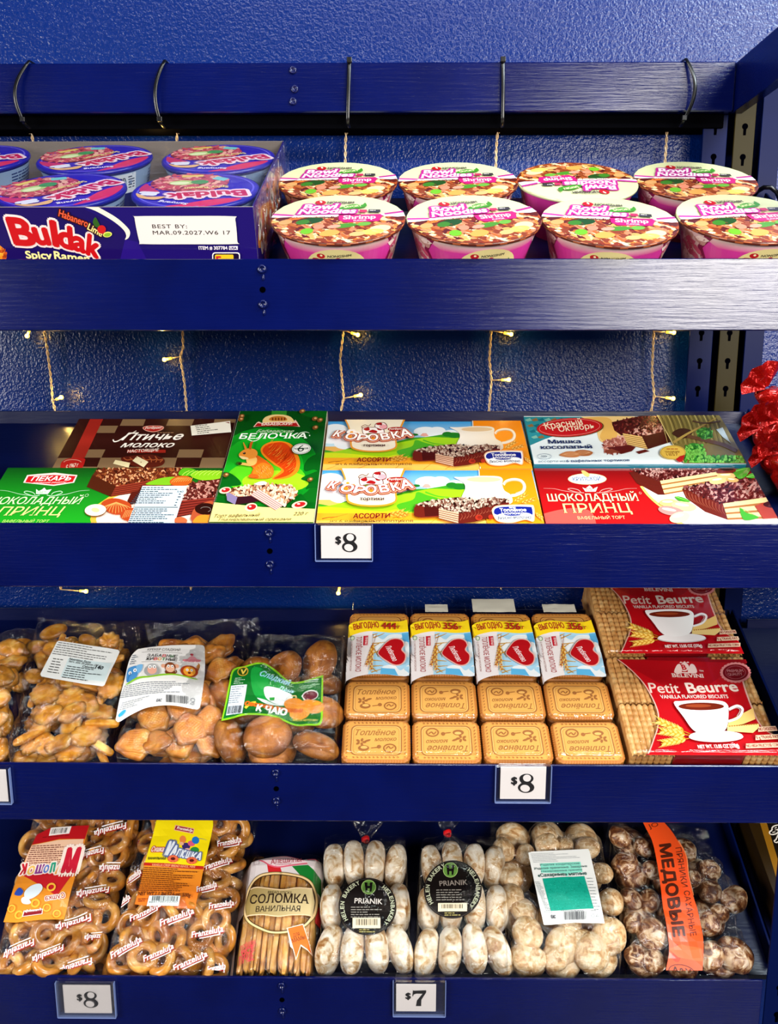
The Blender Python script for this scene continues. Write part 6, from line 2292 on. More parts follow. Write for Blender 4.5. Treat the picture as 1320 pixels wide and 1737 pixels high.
for pk, (v0, w0, lab) in enumerate(((0.0070, 0.0125, 'red pack of petit biscuits with a tea cup, at the front lip'), (0.1610, 0.0140, 'red pack of petit biscuits with a tea cup, the rear one of two'))):
    dv = v0 - 0.0070
    p = thing('biscuit_pack', lab, 'biscuits', S3, ((PU0 + PU1) / 2, v0, DECK), 'red petit biscuit packs')
    m = MB().join(PETIT)
    m.v = [(x, y + dv, z - 0.0125 + w0) for x, y, z in PETIT.v]
    part('printed_band', m, M_PRINT, p, 'red printed band with white cup')
    cx = (PU0 + PU1) / 2
    for side_, us in (('left', [PU0 + 0.0042 + 0.0072 * k for k in range(7)]), ('right', [PU1 - 0.0042 - 0.0072 * k for k in range(6)])):
        for u in us:
            for row in range(2):
                vc = v0 + 0.0385 + row * 0.0755
                put('petit_biscuit', EDGE, S3, u, vc, -0.0175 + rn.uniform(-0.0008, 0.0008) + w0 - 0.0125, Euler((0, 0, rn.uniform(-0.01, 0.01))),
                    'pale biscuit on edge at the %s side of the %s red pack' % (side_, ('front', 'rear')[pk]), 'biscuit', '%s edge biscuits in the %s red pack' % (side_, ('front', 'rear')[pk]))
    fb = rbox(PU0 + 0.052, PU1 - 0.045, v0 + 0.002, v0 + 0.150, DECK + 0.001, w0 - 0.001, 0.002, col=hx('#8e0a12'))
    part('inner_tray', fb, M_PRINT, p, 'red card sleeve behind the printed band')

    def fn(s, t, v0=v0, w0=w0, pk=pk):
        u = PU0 - 0.0015 + (PU1 - PU0 + 0.003) * s
        v = v0 - 0.0015 + 0.154 * t
        w = w0 + 0.0012 + 0.0006 * nz(u * 60, v * 50, pk) + 0.0008 * abs(nz(u * 120, v * 60, pk + 6))
        e = min(s, 1 - s) / 0.03
        if e < 1: w = DECK + 0.001 + (w - DECK - 0.001) * (1 - (1 - e) ** 3)
        e = min(t, 1 - t) / 0.03
        if e < 1: w = DECK + 0.001 + (w - DECK - 0.001) * (1 - (1 - e) ** 3) if t < 0.5 else w - 0.012 * (1 - e) ** 2
        return (u, v, w)
    part('clear_film', sheet(70, 60, fn), M_WRAP, p)
# ------------------------------------------------------------------ lowest shelf
S4 = S[3]
rn = random.Random(77)
M_RING = m_food('glazed_bread_ring', [(0.28, '#8a4a14'), (0.5, '#c8822e'), (0.74, '#f0bc6c')], 34, 0.32, 0.2, 200, 0.0005, 0.35, 0.3, 0.14)
M_STICK = m_food('vanilla_bread_stick', [(0.3, '#a8641e'), (0.5, '#d89a40'), (0.75, '#efc67c')], 40, 0.5, 0.4, 260, 0.0006, 0.1, 0.6, 0.18)
M_WHITE = m_food('white_glazed_gingerbread', [(0.32, '#9c6428'), (0.42, '#cba878'), (0.50, '#e4d2b6'), (0.64, '#f4ecde')], 64, 0.5, 0.8, 190, 0.0014, 0.1, 0.9, 0.05)
M_MINT = m_food('mint_gingerbread_glaze', [(0.27, '#94602e'), (0.40, '#c0935f'), (0.52, '#dabb8e'), (0.68, '#ecdcc0')], 82, 0.5, 0.9, 190, 0.0014, 0.12, 0.9, 0.05)
M_HONEY = m_food('honey_gingerbread_glaze', [(0.40, '#54280f'), (0.49, '#875228'), (0.57, '#c8a47c'), (0.72, '#eadcc8')], 52, 0.45, 0.6, 170, 0.0012, 0.15, 1.3, 0.08)


def torus(R, r, n=26, m=11, sq=1.0, seed=0):
    path = [(R * cos(2 * pi * k / n) * (1 + 0.02 * sin(3 * 2 * pi * k / n + seed)), R * sq * sin(2 * pi * k / n), 0.0006 * sin(2 * 2 * pi * k / n + seed)) for k in range(n)]
    v, f = [], []
    for k in range(n):
        a = 2 * pi * k / n
        for j in range(m):
            b = 2 * pi * j / m
            rr = r * (1 + 0.05 * sin(2 * a + seed))
            v.append((path[k][0] + rr * cos(b) * cos(a), path[k][1] + rr * cos(b) * sin(a), path[k][2] + rr * sin(b)))
    for k in range(n):
        for j in range(m):
            k2, j2 = (k + 1) % n, (j + 1) % m
            f.append((k * m + j, k2 * m + j, k2 * m + j2, k * m + j2))
    return MB().add(v, f, 0, None, True)


RINGS = [torus(0.0140, 0.0062, seed=1).mesh('bread_ring', M_RING), torus(0.0135, 0.0058, sq=0.85, seed=2).mesh('bread_ring', M_RING), torus(0.0128, 0.0064, sq=1.05, seed=4).mesh('bread_ring', M_RING)]


def ring_bag(Q, seed, label, clabel, grp, lift):
    H = Height(min(p[0] for p in Q) - 0.01, max(p[0] for p in Q) + 0.01, -0.01, 0.27, DECK + 0.004, 46, 70)
    r_ = random.Random(seed)
    cu = sum(p[0] for p in Q) / 4
    for w, sp, tl in ((-0.034, 0.0345, 0.35), (-0.020, 0.031, 0.7), (-0.006 + lift, 0.0285, 0.75)):
        v = 0.022
        row = 0
        while v < 0.235:
            t = v / 0.245
            ua = Q[0][0] + (Q[3][0] - Q[0][0]) * t + 0.016
            ub = Q[1][0] + (Q[2][0] - Q[1][0]) * t - 0.013
            u = ua + sp * 0.5 * (row % 2)
            while u < ub:
                e = Euler((r_.uniform(-tl, tl), r_.uniform(-tl, tl), r_.uniform(0, 6.28)))
                if r_.random() < 0.16 and w > -0.03: e = Euler((r_.uniform(1.1, 1.6), 0, r_.uniform(0, 6.28)))
                uu, vv, ww = u + r_.uniform(-0.005, 0.005), v + r_.uniform(-0.005, 0.005), w + r_.uniform(-0.004, 0.004)
                edge_ = min(u - ua, ub - u)
                if edge_ < 0.012: ww -= 0.008
                put('bread_ring', r_.choice(RINGS), S4, uu, vv, ww, e, clabel, 'bread ring', grp)
                H.bump(uu, vv, 0.023, ww + 0.006 + 0.010 * min(1, max(abs(sin(e.x)), abs(sin(e.y)))))
                u += sp
            v += sp * 0.92
            row += 1
    H.smooth(4)
    b = thing('snack_bag', label, 'bag', S4, (cu, 0.006, DECK))
    part('clear_film', bag_film(Q, H, seed, wr=0.0012), M_FILM, b)
    return b, H


Q1 = [S4.q(-22, 1661, 0)[0:1] + (0.006,), S4.q(163, 1661, 0)[0:1] + (0.006,), (S4.q(233, 1397, 0)[0] - 0.002, 0.246), (S4.q(40, 1397, 0)[0], 0.246)]
Q2 = [(S4.q(166, 1661, 0)[0], 0.006), (S4.q(384, 1661, 0)[0], 0.006), (S4.q(428, 1397, 0)[0], 0.246), (S4.q(233, 1397, 0)[0] + 0.002, 0.246)]
b1, H1 = ring_bag(Q1, 31, 'clear bag of bread rings at the left end with an upside-down red and orange label', 'glazed bread ring in the bag with the red and orange label', 'bread rings in the left bag', 0.0)
b2, H2 = ring_bag(Q2, 32, 'clear bag of bread rings with a yellow and orange label', 'glazed bread ring in the bag with the yellow and orange label', 'bread rings in the yellow-labelled bag', 0.002)


def film_words(b, H, Q, spots, flip, base):
    A = Art(S4, 0.004, eps=0.00003)
    for x, y, L, sl in spots:
        p0, p1 = (x, y), (x + L, y - L * sl)
        if flip: p0, p1 = (x + L, y - L * sl), (x, y)
        q0, q1 = A.q(p0), A.q(p1)
        h = 9.5
        if flip:
            for dx, dy, c in ((1.2, 1.2, '#a01c14'), (0, 0, '#f8f2ee')):
                A.text('Franzeluţa', (p0[0] + dx, p0[1] + dy), (p1[0] + dx, p1[1] + dy), h, c, 0.022, 0.1, 0.05, fat=0.03 if dx else 0.0)
            A.line([(p0[0] - L * 0.1, p0[1] - 3.5 + L * 0.1 * sl), (p1[0] + L * 0.25, p1[1] - 3.5 - L * 0.25 * sl)], 1.6, '#f8f2ee')
        else:
            for dx, dy, c in ((1.2, 1.2, '#a01c14'), (0, 0, '#f8f2ee')):
                A.text('Franzeluţa', (p0[0] + dx, p0[1] + dy), (p1[0] + dx, p1[1] + dy), h, c, 0.022, 0.1, 0.05, fat=0.03 if dx else 0.0)
            A.line([(p0[0] + L * 0.25, p0[1] + 3.5 - L * 0.25 * sl), (p1[0] - L * 0.1, p1[1] + 3.5 + L * 0.1 * sl)], 1.6, '#f8f2ee')
    us = [p[0] for p in Q]
    m = A.mb(cut=0.006, smooth=True, bend=lambda u, v: H(u, v) + 0.0028 - 0.004, clip=(base[0], base[1], 0.004, 0.245))
    part('film_print', m, M_LABEL, b, 'white lettering printed across the film')


film_words(b1, H1, Q1, [(160, 1412, 55, 0.28), (136, 1452, 42, 0.25), (170, 1472, 48, 0.18), (132, 1517, 55, 0.2), (95, 1572, 60, 0.35), (145, 1590, 40, 0.25), (4, 1618, 56, 0.40), (56, 1627, 54, 0.40), (104, 1647, 54, 0.35), (-30, 1588, 46, 0.3), (-24, 1535, 44, 0.4), (14, 1482, 30, 0.4), (20, 1440, 32, 0.4)], True, (Q1[0][0] + 0.012, Q1[2][0] - 0.006))
film_words(b2, H2, Q2, [(345, 1482, 50, 0.36), (222, 1567, 54, 0.40), (274, 1578, 58, 0.38), (326, 1595, 54, 0.22), (356, 1547, 42, 0.22), (189, 1628, 54, 0.50), (245, 1635, 52, 0.42), (296, 1652, 58, 0.45), (370, 1440, 40, 0.3), (214, 1500, 28, 0.5), (193, 1545, 30, 0.6), (354, 1654, 30, 0.3), (336, 1520, 34, 0.3), (210, 1445, 26, 0.7)], False, (Q2[0][0] + 0.008, Q2[2][0] - 0.006))

# labels of the two bags
A = Art(S4, 0.010).view(0, 1390, 5.5)
A.poly([(345, 145), (470, 85), (835, 58), (720, 500), (600, 935), (380, 945), (150, 972), (35, 962), (105, 740), (180, 510), (270, 300)], '#d8781c', col2='#e8942a')
A.poly([(345, 145), (470, 85), (835, 58), (795, 190), (560, 190), (300, 240)], '#b4121a')
A.poly([(478, 82), (672, 70), (650, 140), (458, 158)], '#ece4e0')
A.bars(490, 92, 640, 140, '#222', 18, 4, slant=-0.3, dy=-0.06)
A.greek(400, 168, 760, 184, 1, '#7a0c10', 5, dy=-0.06)
A.poly([(300, 245), (540, 200), (785, 190), (735, 455), (215, 470), (250, 350)], '#ecc0a0')
for r in range(11): A.greek(300 - r * 7, 250 + r * 20, 765 - r * 5, 264 + r * 20, 1, '#6a1c1c', r, 0.55, dy=-0.03)
A.poly([(180, 510), (215, 470), (735, 455), (720, 500), (690, 520), (540, 735), (400, 640)], '#c01c24')
for k, (ch, x, y, w_, h_, c) in enumerate((('К', 236, 515, -46, -88, '#c41c2c'), ('О', 318, 520, -62, -72, '#f0c060'), ('Ш', 400, 512, -66, -76, '#8a3a8a'), ('Ю', 468, 506, -58, -64, '#5a7ac8'), ('Л', 520, 505, -44, -84, '#2aa080'), ('А', 578, 520, -52, -80, '#e8a040'), ('М', 700, 505, -112, -210, '#c81c34'))):
    A.text(ch, (x, y), (x + w_, y + 6), h_, '#f8e4d8', 0.05, 0.0, fat=0.10, up=None)
    A.text(ch, (x, y), (x + w_, y + 6), h_, c, 0.05, 0.0)
A.poly(spl([(150, 700), (190, 655), (230, 690), (200, 730), (150, 722)], True), '#2848a8')
A.poly(spl([(240, 700), (300, 640), (380, 620), (410, 660), (370, 720), (300, 760), (250, 760)], True), '#d8e4ec')
A.poly(spl([(210, 760), (250, 740), (300, 790), (270, 810), (220, 800)], True), '#e8e4dc')
A.text('Сушка', (612, 748), (430, 778), -44, '#f8ece0', 0.03, 0.3, fat=0.08)
A.text('Сушка', (612, 748), (430, 778), -44, '#a82c1c', 0.02, 0.3)
for (x, y) in ((115, 845), (340, 800), (445, 840), (535, 890), (490, 655), (185, 905)): A.ring(x, y, 36, 30, 17, '#f0b83c', rot=-30)
for (x, y) in ((115, 845), (445, 840), (535, 890)): A.ring(x, y, 42, 36, 4, '#c87a1c', rot=-30)
A.poly([(230, 868), (410, 850), (404, 898), (214, 924)], '#f2dcd8')
A.poly([(238, 874), (402, 857), (397, 893), (224, 917)], '#8a1420')
A.text('Franzeluţa', (390, 866), (240, 882), -22, '#f8ece8', 0.03, 0.1, 0.04)
part('label', A.mb(cut=0.010, smooth=True, bend=lambda u, v: max(-0.006, min(0.010, H1(u, v) - 0.010)) * 0.5 + 0.004), M_LABEL, b1, 'upside-down red and orange label')

A = Art(S4, 0.010).view(200, 1390, 5.5)
A.poly([(362, 25), (372, 0), (890, 0), (892, 70), (850, 260), (810, 445), (770, 640), (725, 848), (580, 850), (420, 840), (160, 800), (215, 600), (255, 420), (310, 220)], '#f0b428', col2='#ec7424')
A.poly([(362, 25), (372, 0), (890, 0), (892, 70), (850, 260), (808, 450), (520, 440), (255, 420), (310, 220)], '#f4dc0a')
A.poly([(250, 412), (530, 425), (806, 448), (798, 478), (520, 460), (242, 438)], '#bc2418')
A.text('VANILLA CRISP BREAD RINGS, MINI', (318, 444), (722, 462), 20, '#f0b080', 0.02, 0, 0.05)
A.poly([(540, 62), (718, 98), (706, 148), (526, 112)], '#e8a890')
A.poly([(548, 69), (710, 103), (700, 140), (534, 106)], '#981420')
A.text('Franzeluţa', (552, 100), (698, 128), 24, '#f8e8e4', 0.04, 0, 0.04)
for (cx, cy, rx, ry, c) in ((610, 200, 30, 36, '#e8843c'), (640, 262, 38, 32, '#3a2a6a'), (690, 235, 34, 26, '#d85a7a'), (728, 205, 34, 34, '#1a74c0'), (720, 296, 40, 30, '#2a8a3a'), (652, 296, 26, 16, '#f0b0b0'), (600, 240, 20, 16, '#e8b08a')): A.ell(cx, cy, rx, ry, c)
A.line(spl([(750, 190), (790, 190), (830, 202)]), 6, '#3a6a7a', 2)
A.text('Сушка', (315, 312), (430, 316), 46, '#c83a34', 0.03, 0.2, fat=0.10)
A.text('Сушка', (315, 312), (430, 316), 46, '#f8f0e0', 0.02, 0.2)
for k, ch in enumerate('МАЛЮШКА'):
    x = 445 + k * 47
    y = 345 + k * 6.5
    hh = (120, 92, 66, 62, 60, 58, 62)[k]
    A.text(ch, (x, y), (x + 44, y + 6), hh, '#5a6a9a', 0.05, 0.1, fat=0.10)
    A.text(ch, (x, y), (x + 44, y + 6), hh, '#e6ecf4', 0.05, 0.1)
A.text('ВАНИЛЬНАЯ', (285, 388), (450, 394), 20, '#5a5a14', 0.04)
for (cx, cy) in ((520, 385), (694, 398)):
    A.ell(cx, cy, 50, 34, '#d84a24')
    for k in range(8): A.ell(cx + 36 * cos(k * 0.785), cy + 24 * sin(k * 0.785), 13, 10, '#e87048')
    A.ell(cx, cy, 20, 13, '#5a1410')
for r in range(12): A.greek(252 - r * 6, 462 + r * 19, 790 - r * 7, 476 + r * 19, 1, '#7a3a14', r, 0.55, dy=0.045)
A.text('NET WT.1,1 lbs 17,6 oz. 500g', (190, 722), (684, 748), 34, '#5a2410', 0.02, 0, 0.04)
A.greek(195, 756, 285, 792, 2, '#8a3414', 3)
A.poly([(300, 730), (592, 740), (576, 836), (276, 828)], '#dfe8e8')
A.bars(330, 736, 580, 780, '#2a3438', 26, 5, slant=-0.15, dy=0.04)
A.text('4841700722707', (292, 800), (568, 806), 18, '#4a5458', 0.0)
part('label', A.mb(cut=0.010, smooth=True, bend=lambda u, v: max(-0.006, min(0.010, H2(u, v) - 0.010)) * 0.5 + 0.004), M_LABEL, b2, 'yellow and orange printed label')

# --- bread sticks in a half-printed bag
bu0, bu1 = -0.2055, -0.1015
stick_len = 0.148
STK = blob(0, 0, 0, 0.0036, stick_len / 2, 0.0036, 10, 16, 0.35, 1.0, 0.16, 70, 5).mesh('bread_stick', M_STICK)
STK2 = blob(0, 0, 0, 0.0034, stick_len / 2, 0.0038, 10, 16, 0.35, 1.0, 0.18, 60, 9).mesh('bread_stick', M_STICK)
for lay, w in enumerate((-0.041, -0.034, -0.027, -0.020, -0.013, -0.006)):
    n = 13
    for k in range(n):
        if 0 < lay < 3 and 2 < k < n - 3: continue
        u = bu0 + 0.0085 + (bu1 - bu0 - 0.017) * k / (n - 1) + rn.uniform(-0.0008, 0.0008)
        sag = -0.006 * (2 * k / (n - 1) - 1) ** 2 if lay == 5 else 0
        put('bread_stick', (STK, STK2)[k % 2], S4, u, 0.083 + rn.uniform(-0.003, 0.003), w + sag + rn.uniform(-0.0008, 0.0008), Euler((rn.uniform(-0.01, 0.01), rn.uniform(0, 6.28), rn.uniform(-0.02, 0.02))), 'straight bread stick in the half-white bag', 'bread stick', 'bread sticks')


def HS(u, v):
    x = (u - (bu0 + bu1) / 2) / ((bu1 - bu0) / 2)
    h = -0.0012 - 0.006 * x * x - 0.02 * max(0, abs(x) - 0.86) * 5
    if v > 0.150: h -= (v - 0.150) * 0.9
    return h


bs = thing('snack_bag', 'half-white bag of bread sticks with a gold oval label and green and red stripes', 'bag', S4, ((bu0 + bu1) / 2, 0.006, DECK))


def fn(s, t):
    u = bu0 - 0.004 + (bu1 - bu0 + 0.008) * s
    v = 0.004 + 0.168 * t
    x = abs(2 * s - 1)
    w = HS(u, v) + 0.0008 * nz(u * 80, v * 60, 4) + 0.0012 * abs(nz(u * 150, v * 50, 9)) + 0.0015
    if x > 0.9: w = DECK + 0.001 + (w - DECK) * (1 - ((x - 0.9) / 0.1) ** 2)
    if t < 0.04: w = DECK + 0.001 + (w - DECK) * (1 - (1 - t / 0.04) ** 2)
    return (u, v, w)


part('clear_film', sheet(56, 70, fn), M_FILM, bs)
A = Art(S4, 0.0, eps=0.00003).view(385, 1440, 7.333)
A.poly(spl([(100, 130), (160, 140), (340, 130), (560, 75), (740, 55), (900, 130), (1040, 100), (1220, 90)], False) + [(1180, 350), (1165, 560), (1130, 640), (1110, 520), (1050, 410), (960, 345), (800, 315), (540, 315), (400, 330), (310, 420), (240, 560), (215, 700), (210, 770), (150, 800), (120, 800), (80, 1100), (40, 1640), (-20, 1640), (80, 800), (140, 500)], '#d6cccc')
A.poly([(500, 200), (660, 215), (690, 320), (520, 320)], '#c41820')
A.poly([(810, 225), (1010, 200), (1165, 325), (1165, 530), (1100, 500), (900, 320)], '#0e7428')
A.poly([(1110, 680), (1165, 640), (1150, 900), (1090, 880)], '#9c1418')
A.poly(spl([(400, 130), (460, 160), (540, 220), (640, 235), (800, 215), (960, 180), (1010, 170), (960, 140), (880, 110), (740, 68), (600, 90)], True), '#f0d4d8')
A.line(spl([(400, 130), (460, 160), (530, 210), (640, 238), (800, 216), (1000, 178)]), 18, '#d85a70')
A.line(spl([(560, 100), (740, 66), (900, 122), (960, 140)]), 12, '#e0647a')
A.line(spl([(1000, 120), (1060, 104), (1130, 100)]), 20, '#c84a5c')
A.text('АЛЕШИНЫ', (545, 198), (930, 160), 62, '#b0283a', 0.01, 0.0, 0.05)
A.text('СЛАДОСТИ', (600, 224), (800, 206), 16, '#b85a6a', 0.01)
A.rect(335, 140, 400, 192, '#9a7a80')
A.rect(340, 145, 396, 187, '#d6cccc')
for k in range(7): A.line([(130 + k * 2, 300 + k * 50), (165, 330 + k * 50)], 5, '#9a9494')
ov = spl([(660, 320), (800, 335), (950, 365), (1050, 430), (1110, 560), (1105, 700), (1060, 840), (960, 960), (760, 1040), (560, 1050), (400, 990), (270, 900), (215, 770), (225, 620), (290, 450), (400, 350), (520, 322)], True)
# rims of the oval window, the gold band
A.line(ov + [ov[0], ov[1]], 42, '#6a5426')
A.line(ov + [ov[0], ov[1]], 24, '#e8c890')
A.line([(660 + (x - 660) * 0.955, 690 + (y - 690) * 0.955) for x, y in ov + [ov[0], ov[1]]], 10, '#3a2412')
A.poly(spl([(290, 500), (380, 488), (520, 510), (700, 530), (880, 500), (1060, 500)], False) + [(1090, 640), (1060, 830)] + spl([(1060, 830), (960, 820), (800, 830), (640, 850), (440, 825), (240, 825)], False) + [(228, 680)], '#9a8248', col2='#d6c290', ang=0)
A.line(spl([(290, 495), (380, 482), (520, 504), (700, 524), (880, 494), (1060, 494)]), 14, '#e8caa0')
A.line(spl([(1060, 834), (960, 824), (800, 834), (640, 854), (440, 829), (240, 829)]), 14, '#e8caa0')
A.text('BREAD STICKS', (510, 566), (805, 576), 30, '#3a2e12', 0.015, 0, 0.04)
A.text('СОЛОМКА', (282, 684), (1018, 682), 104, '#2a1a0e', 0.016, 0, 0.06)
A.text('ВАНИЛЬНАЯ', (358, 792), (915, 786), 66, '#2a1a0e', 0.008, 0, 0.05)
A.poly([(750, 1000), (950, 935), (1065, 1300), (920, 1215), (860, 1395), (820, 1250), (790, 1230)], '#f4e2d0')
A.poly([(760, 1004), (944, 948), (1010, 1140), (1050, 1280), (920, 1195), (860, 1370), (830, 1250)], '#e4701c')
A.text('ДЛЯ', (830, 1112), (910, 1086), 42, '#5a2010', 0.0, 0, 0.05)
A.text('МАМЫ', (815, 1180), (985, 1118), 46, '#5a2010', 0.0, 0, 0.05)
A.line(spl([(150, 1290), (250, 1255), (380, 1200)]), 6, '#d8485a')
A.text('ПОЙДЕМ', (170, 1250), (360, 1190), 48, '#d8384a', 0.02)
A.text('ВСЕ', (190, 1330), (350, 1270), 66, '#d8384a', 0.02)
A.text('ЛУЧШЕ', (150, 1440), (340, 1390), 96, '#d8384a', 0.01)
part('printed_film', A.mb(cut=0.008, smooth=True, bend=lambda u, v: HS(u, v) + 0.0040 + 0.0006 * nz(u * 60, v * 60, 3)), M_LABEL, bs, 'white, gold, green and red printing')

# --- gingerbread in tied bags
G_STAND = [blob(0, 0, 0, 0.0150, 0.0285, 0.0275, 22, 16, 0.75, 0.85, 0.09, 45, k).mesh('gingerbread', M_WHITE) for k in range(4)]
for bi, (cx, lab) in enumerate(((619, 'tied clear bag of white gingerbread, left of the two with black round stickers'), (784, 'tied clear bag of white gingerbread, right of the two with black round stickers'))):
    H = Height(S4.q(cx - 110, 1560, 0)[0], S4.q(cx + 110, 1560, 0)[0], -0.01, 0.27, DECK + 0.004, 46, 64)
    rows = ((1620, (-62, -22, 20, 60)), (1545, (-58, -20, 20, 58)), (1462, (-52, -18, 17, 52)))
    for r, (py, xs) in enumerate(rows):
        for k, dx in enumerate(xs):
            u, v = S4.q(cx + dx + (2 if bi else 0), py, -0.004)
            w = -0.0125 + 0.004 * (k in (1, 2)) + rn.uniform(-0.002, 0.002)
            tl = (0.10, 0.0, -0.10)[r] * (k - 1.5) + (-0.14 + 0.12 * k if r == 0 else 0)
            v = (0.0375, 0.0935, 0.1495)[r] + rn.uniform(-0.002, 0.002)
            put('gingerbread', G_STAND[(k + r + bi) % 4], S4, u, v, w, Euler((rn.uniform(-0.06, 0.06), rn.uniform(-0.08, 0.08), tl)),
                'white-glazed gingerbread standing on edge in the %s bag with a black sticker' % ('left', 'right')[bi], 'gingerbread', 'gingerbread in the %s black-stickered bag' % ('left', 'right')[bi])
            H.bump(u, v, 0.026, w + 0.0285)
    H.smooth(3)
    t = thing('snack_bag', lab, 'bag', S4, (S4.q(cx, 1600, 0)[0], 0.006, DECK))
    a, b_, c, d = S4.q(cx - 84, 1661, 0)[0], S4.q(cx + 84, 1661, 0)[0], S4.q(cx + 74, 1432, 0), S4.q(cx - 74, 1432, 0)
    part('clear_film', bag_film([(a, 0.006), (b_, 0.006), (c[0], 0.185), (d[0], 0.185)], H, 51 + bi, wr=0.0010, edge=0.05), M_FILM, t)
    # gathered neck, tape and flare
    nx, ny = (620, 1424) if bi == 0 else (759, 1413)
    nu, nv = S4.q(nx, ny, 0.004)

    def neck(s, q_, nu=nu, nv=nv, cx=cx):
        a_ = 2 * pi * s
        uc = S4.q(cx, 1500, 0)[0]
        if q_ < 0.5:
            k = q_ / 0.5
            r = 0.050 * (1 - k) ** 1.6 + 0.0045
            return (uc + (nu - uc) * k + r * cos(a_), nv - 0.030 * (1 - k) + 0.3 * r * sin(a_) * 0.3, -0.012 + 0.016 * k + 0.018 * (1 - k) * sin(a_) + 0.001 * sin(9 * a_) + 0.0045 * sin(a_) * k)
        k = (q_ - 0.5) / 0.5
        r = 0.0045 + 0.024 * k
        return (nu + r * cos(a_) + 0.004 * k, nv + 0.040 * k, 0.004 + (0.0045 + 0.006 * k) * sin(a_) + 0.003 * k * sin(5 * a_) - 0.012 * k)
    part('gathered_neck', sheet(40, 24, neck), M_FILM, t)
    tp = tube([(nu - 0.0048 + 0.0001, nv, 0.004)] if False else [(nu + 0.0052 * cos(2 * pi * k / 16), nv + 0.001 * sin(4 * pi * k / 16), 0.004 + 0.0052 * sin(2 * pi * k / 16)) for k in range(16)], 0.003, 6, closed=True, flat=(0.0032, 0.0006, (0, 1, 0)))
    part('tape_tie', tp, plain('red_tape_%d' % bi, '#d8141c', 0.35), t, 'red tape tie')
    # round black sticker
    sx, sy = ((623.5, 1540) if bi == 0 else (768, 1511))
    A = Art(S4, 0.018, eps=0.00003).view(sx, sy, 1.0)
    rx, ry = 49, 49
    A.ell(0, 0, rx, ry, '#15100f', n=48)
    A.ring(0, 0, rx * 0.96, ry * 0.96, 0.8, '#3a3430', n=48)
    A.ell(2 if bi == 0 else -4, -33, 12.5, 12.5, '#5f8a3c')
    A.ring(2 if bi == 0 else -4, -33, 12, 12, 0.8, '#a8c878')
    hx0 = 2 if bi == 0 else -4
    A.poly([(hx0 - 7, -41), (hx0 - 2, -41), (hx0 - 2, -35), (hx0 + 2, -35), (hx0 + 2, -41), (hx0 + 7, -41), (hx0 + 5, -25), (hx0 + 2, -25), (hx0 + 2, -31), (hx0 - 2, -31), (hx0 - 2, -25), (hx0 - 5, -25)], '#15100f')
    A.text('PRIANIK', (-22, -6), (25, -4 if bi == 0 else -8), 8.5, '#cfc8c0' if bi == 0 else '#8a8078', 0.02)
    for word, a0 in (('HELEN', 150), ('BAKERY', 205), ('HELEN', 312), ('BAKERY', 0)):
        n = len(word)
        for k, ch in enumerate(word):
            a_ = radians(a0 + k * (8.5 if word == 'BAKERY' else 9.5))
            R_ = 39.5
            p = (R_ * cos(a_), R_ * sin(a_))
            tx, ty = -sin(a_), cos(a_)
            A.text(ch, (p[0] - tx * 2.6, p[1] - ty * 2.6), (p[0] + tx * 2.6, p[1] + ty * 2.6), 6.4, '#b4b89c', 0.03, up=(cos(a_) * 6.4, sin(a_) * 6.4))
    for r in range(5): A.greek(-28, 1 + r * 4.2, 28, 4 + r * 4.2, 1, '#8a847c', r + bi * 9, 0.5)
    A.rect(-25, 20 if bi == 0 else 24, 22 if bi == 0 else 24, 38, '#e8d8b8')
    A.bars(-19, 22 if bi == 0 else 26, 17, 33, '#1c1412', 24, 7)
    for r in range(2): A.greek(-14, 40 + r * 3.4, 18, 43 + r * 3.4, 1, '#a89a5c', r + 70, 0.5)
    part('round_sticker', A.mb(cut=0.008, smooth=True, bend=lambda u, v, H=H: max(-0.004, min(0.004, H(u, v) - 0.018)) * 0.35 + 0.003), M_PRINT, t, 'round black sticker with barcode')

# --- round gingerbread in the mint and the honey bag
G_MINT = [blob(0, 0, 0, 0.0245, 0.0235, 0.0175, 24, 16, 0.95, 1.0, 0.08, 55, 20 + k).mesh('mint_gingerbread', M_MINT) for k in range(4)]
G_HONEY = [blob(0, 0, 0, 0.0245, 0.0225, 0.0180, 24, 16, 0.95, 1.0, 0.10, 60, 30 + k).mesh('honey_gingerbread', M_HONEY) for k in range(4)]


def gb(Q, pts, ox, oy, k_, meshes, name, clabel, cat, grp, low, seed):
    H = Height(min(p[0] for p in Q) - 0.01, max(p[0] for p in Q) + 0.01, -0.01, 0.27, DECK + 0.004, 50, 70)
    r_ = random.Random(seed)
    used = []
    for x, y, r in pts:
        w = -0.006 + r_.uniform(-0.004, 0.004)
        u, v = S4.q(ox + x / k_, oy + y / k_, w + 0.008)
        s = (r / k_ / 1400 * 1.03) / 0.0240
        v = max(v, 0.010 + 0.0245 * s)
        o = put(name, r_.choice(meshes), S4, u, v, w, Euler((r_.uniform(-0.5, 0.5), r_.uniform(-0.5, 0.5), r_.uniform(0, 6.28))), clabel, cat, grp)
        o.scale = (s, s, min(1.15, s))
        H.bump(u, v, 0.024 * s, w + 0.019 * s)
    for u, v in low:
        w = DECK + 0.0185
        put(name, r_.choice(meshes), S4, u, v, w, Euler((r_.uniform(-0.2, 0.2), r_.uniform(-0.2, 0.2), r_.uniform(0, 6.28))), clabel, cat, grp)
    H.smooth(4)
    return H


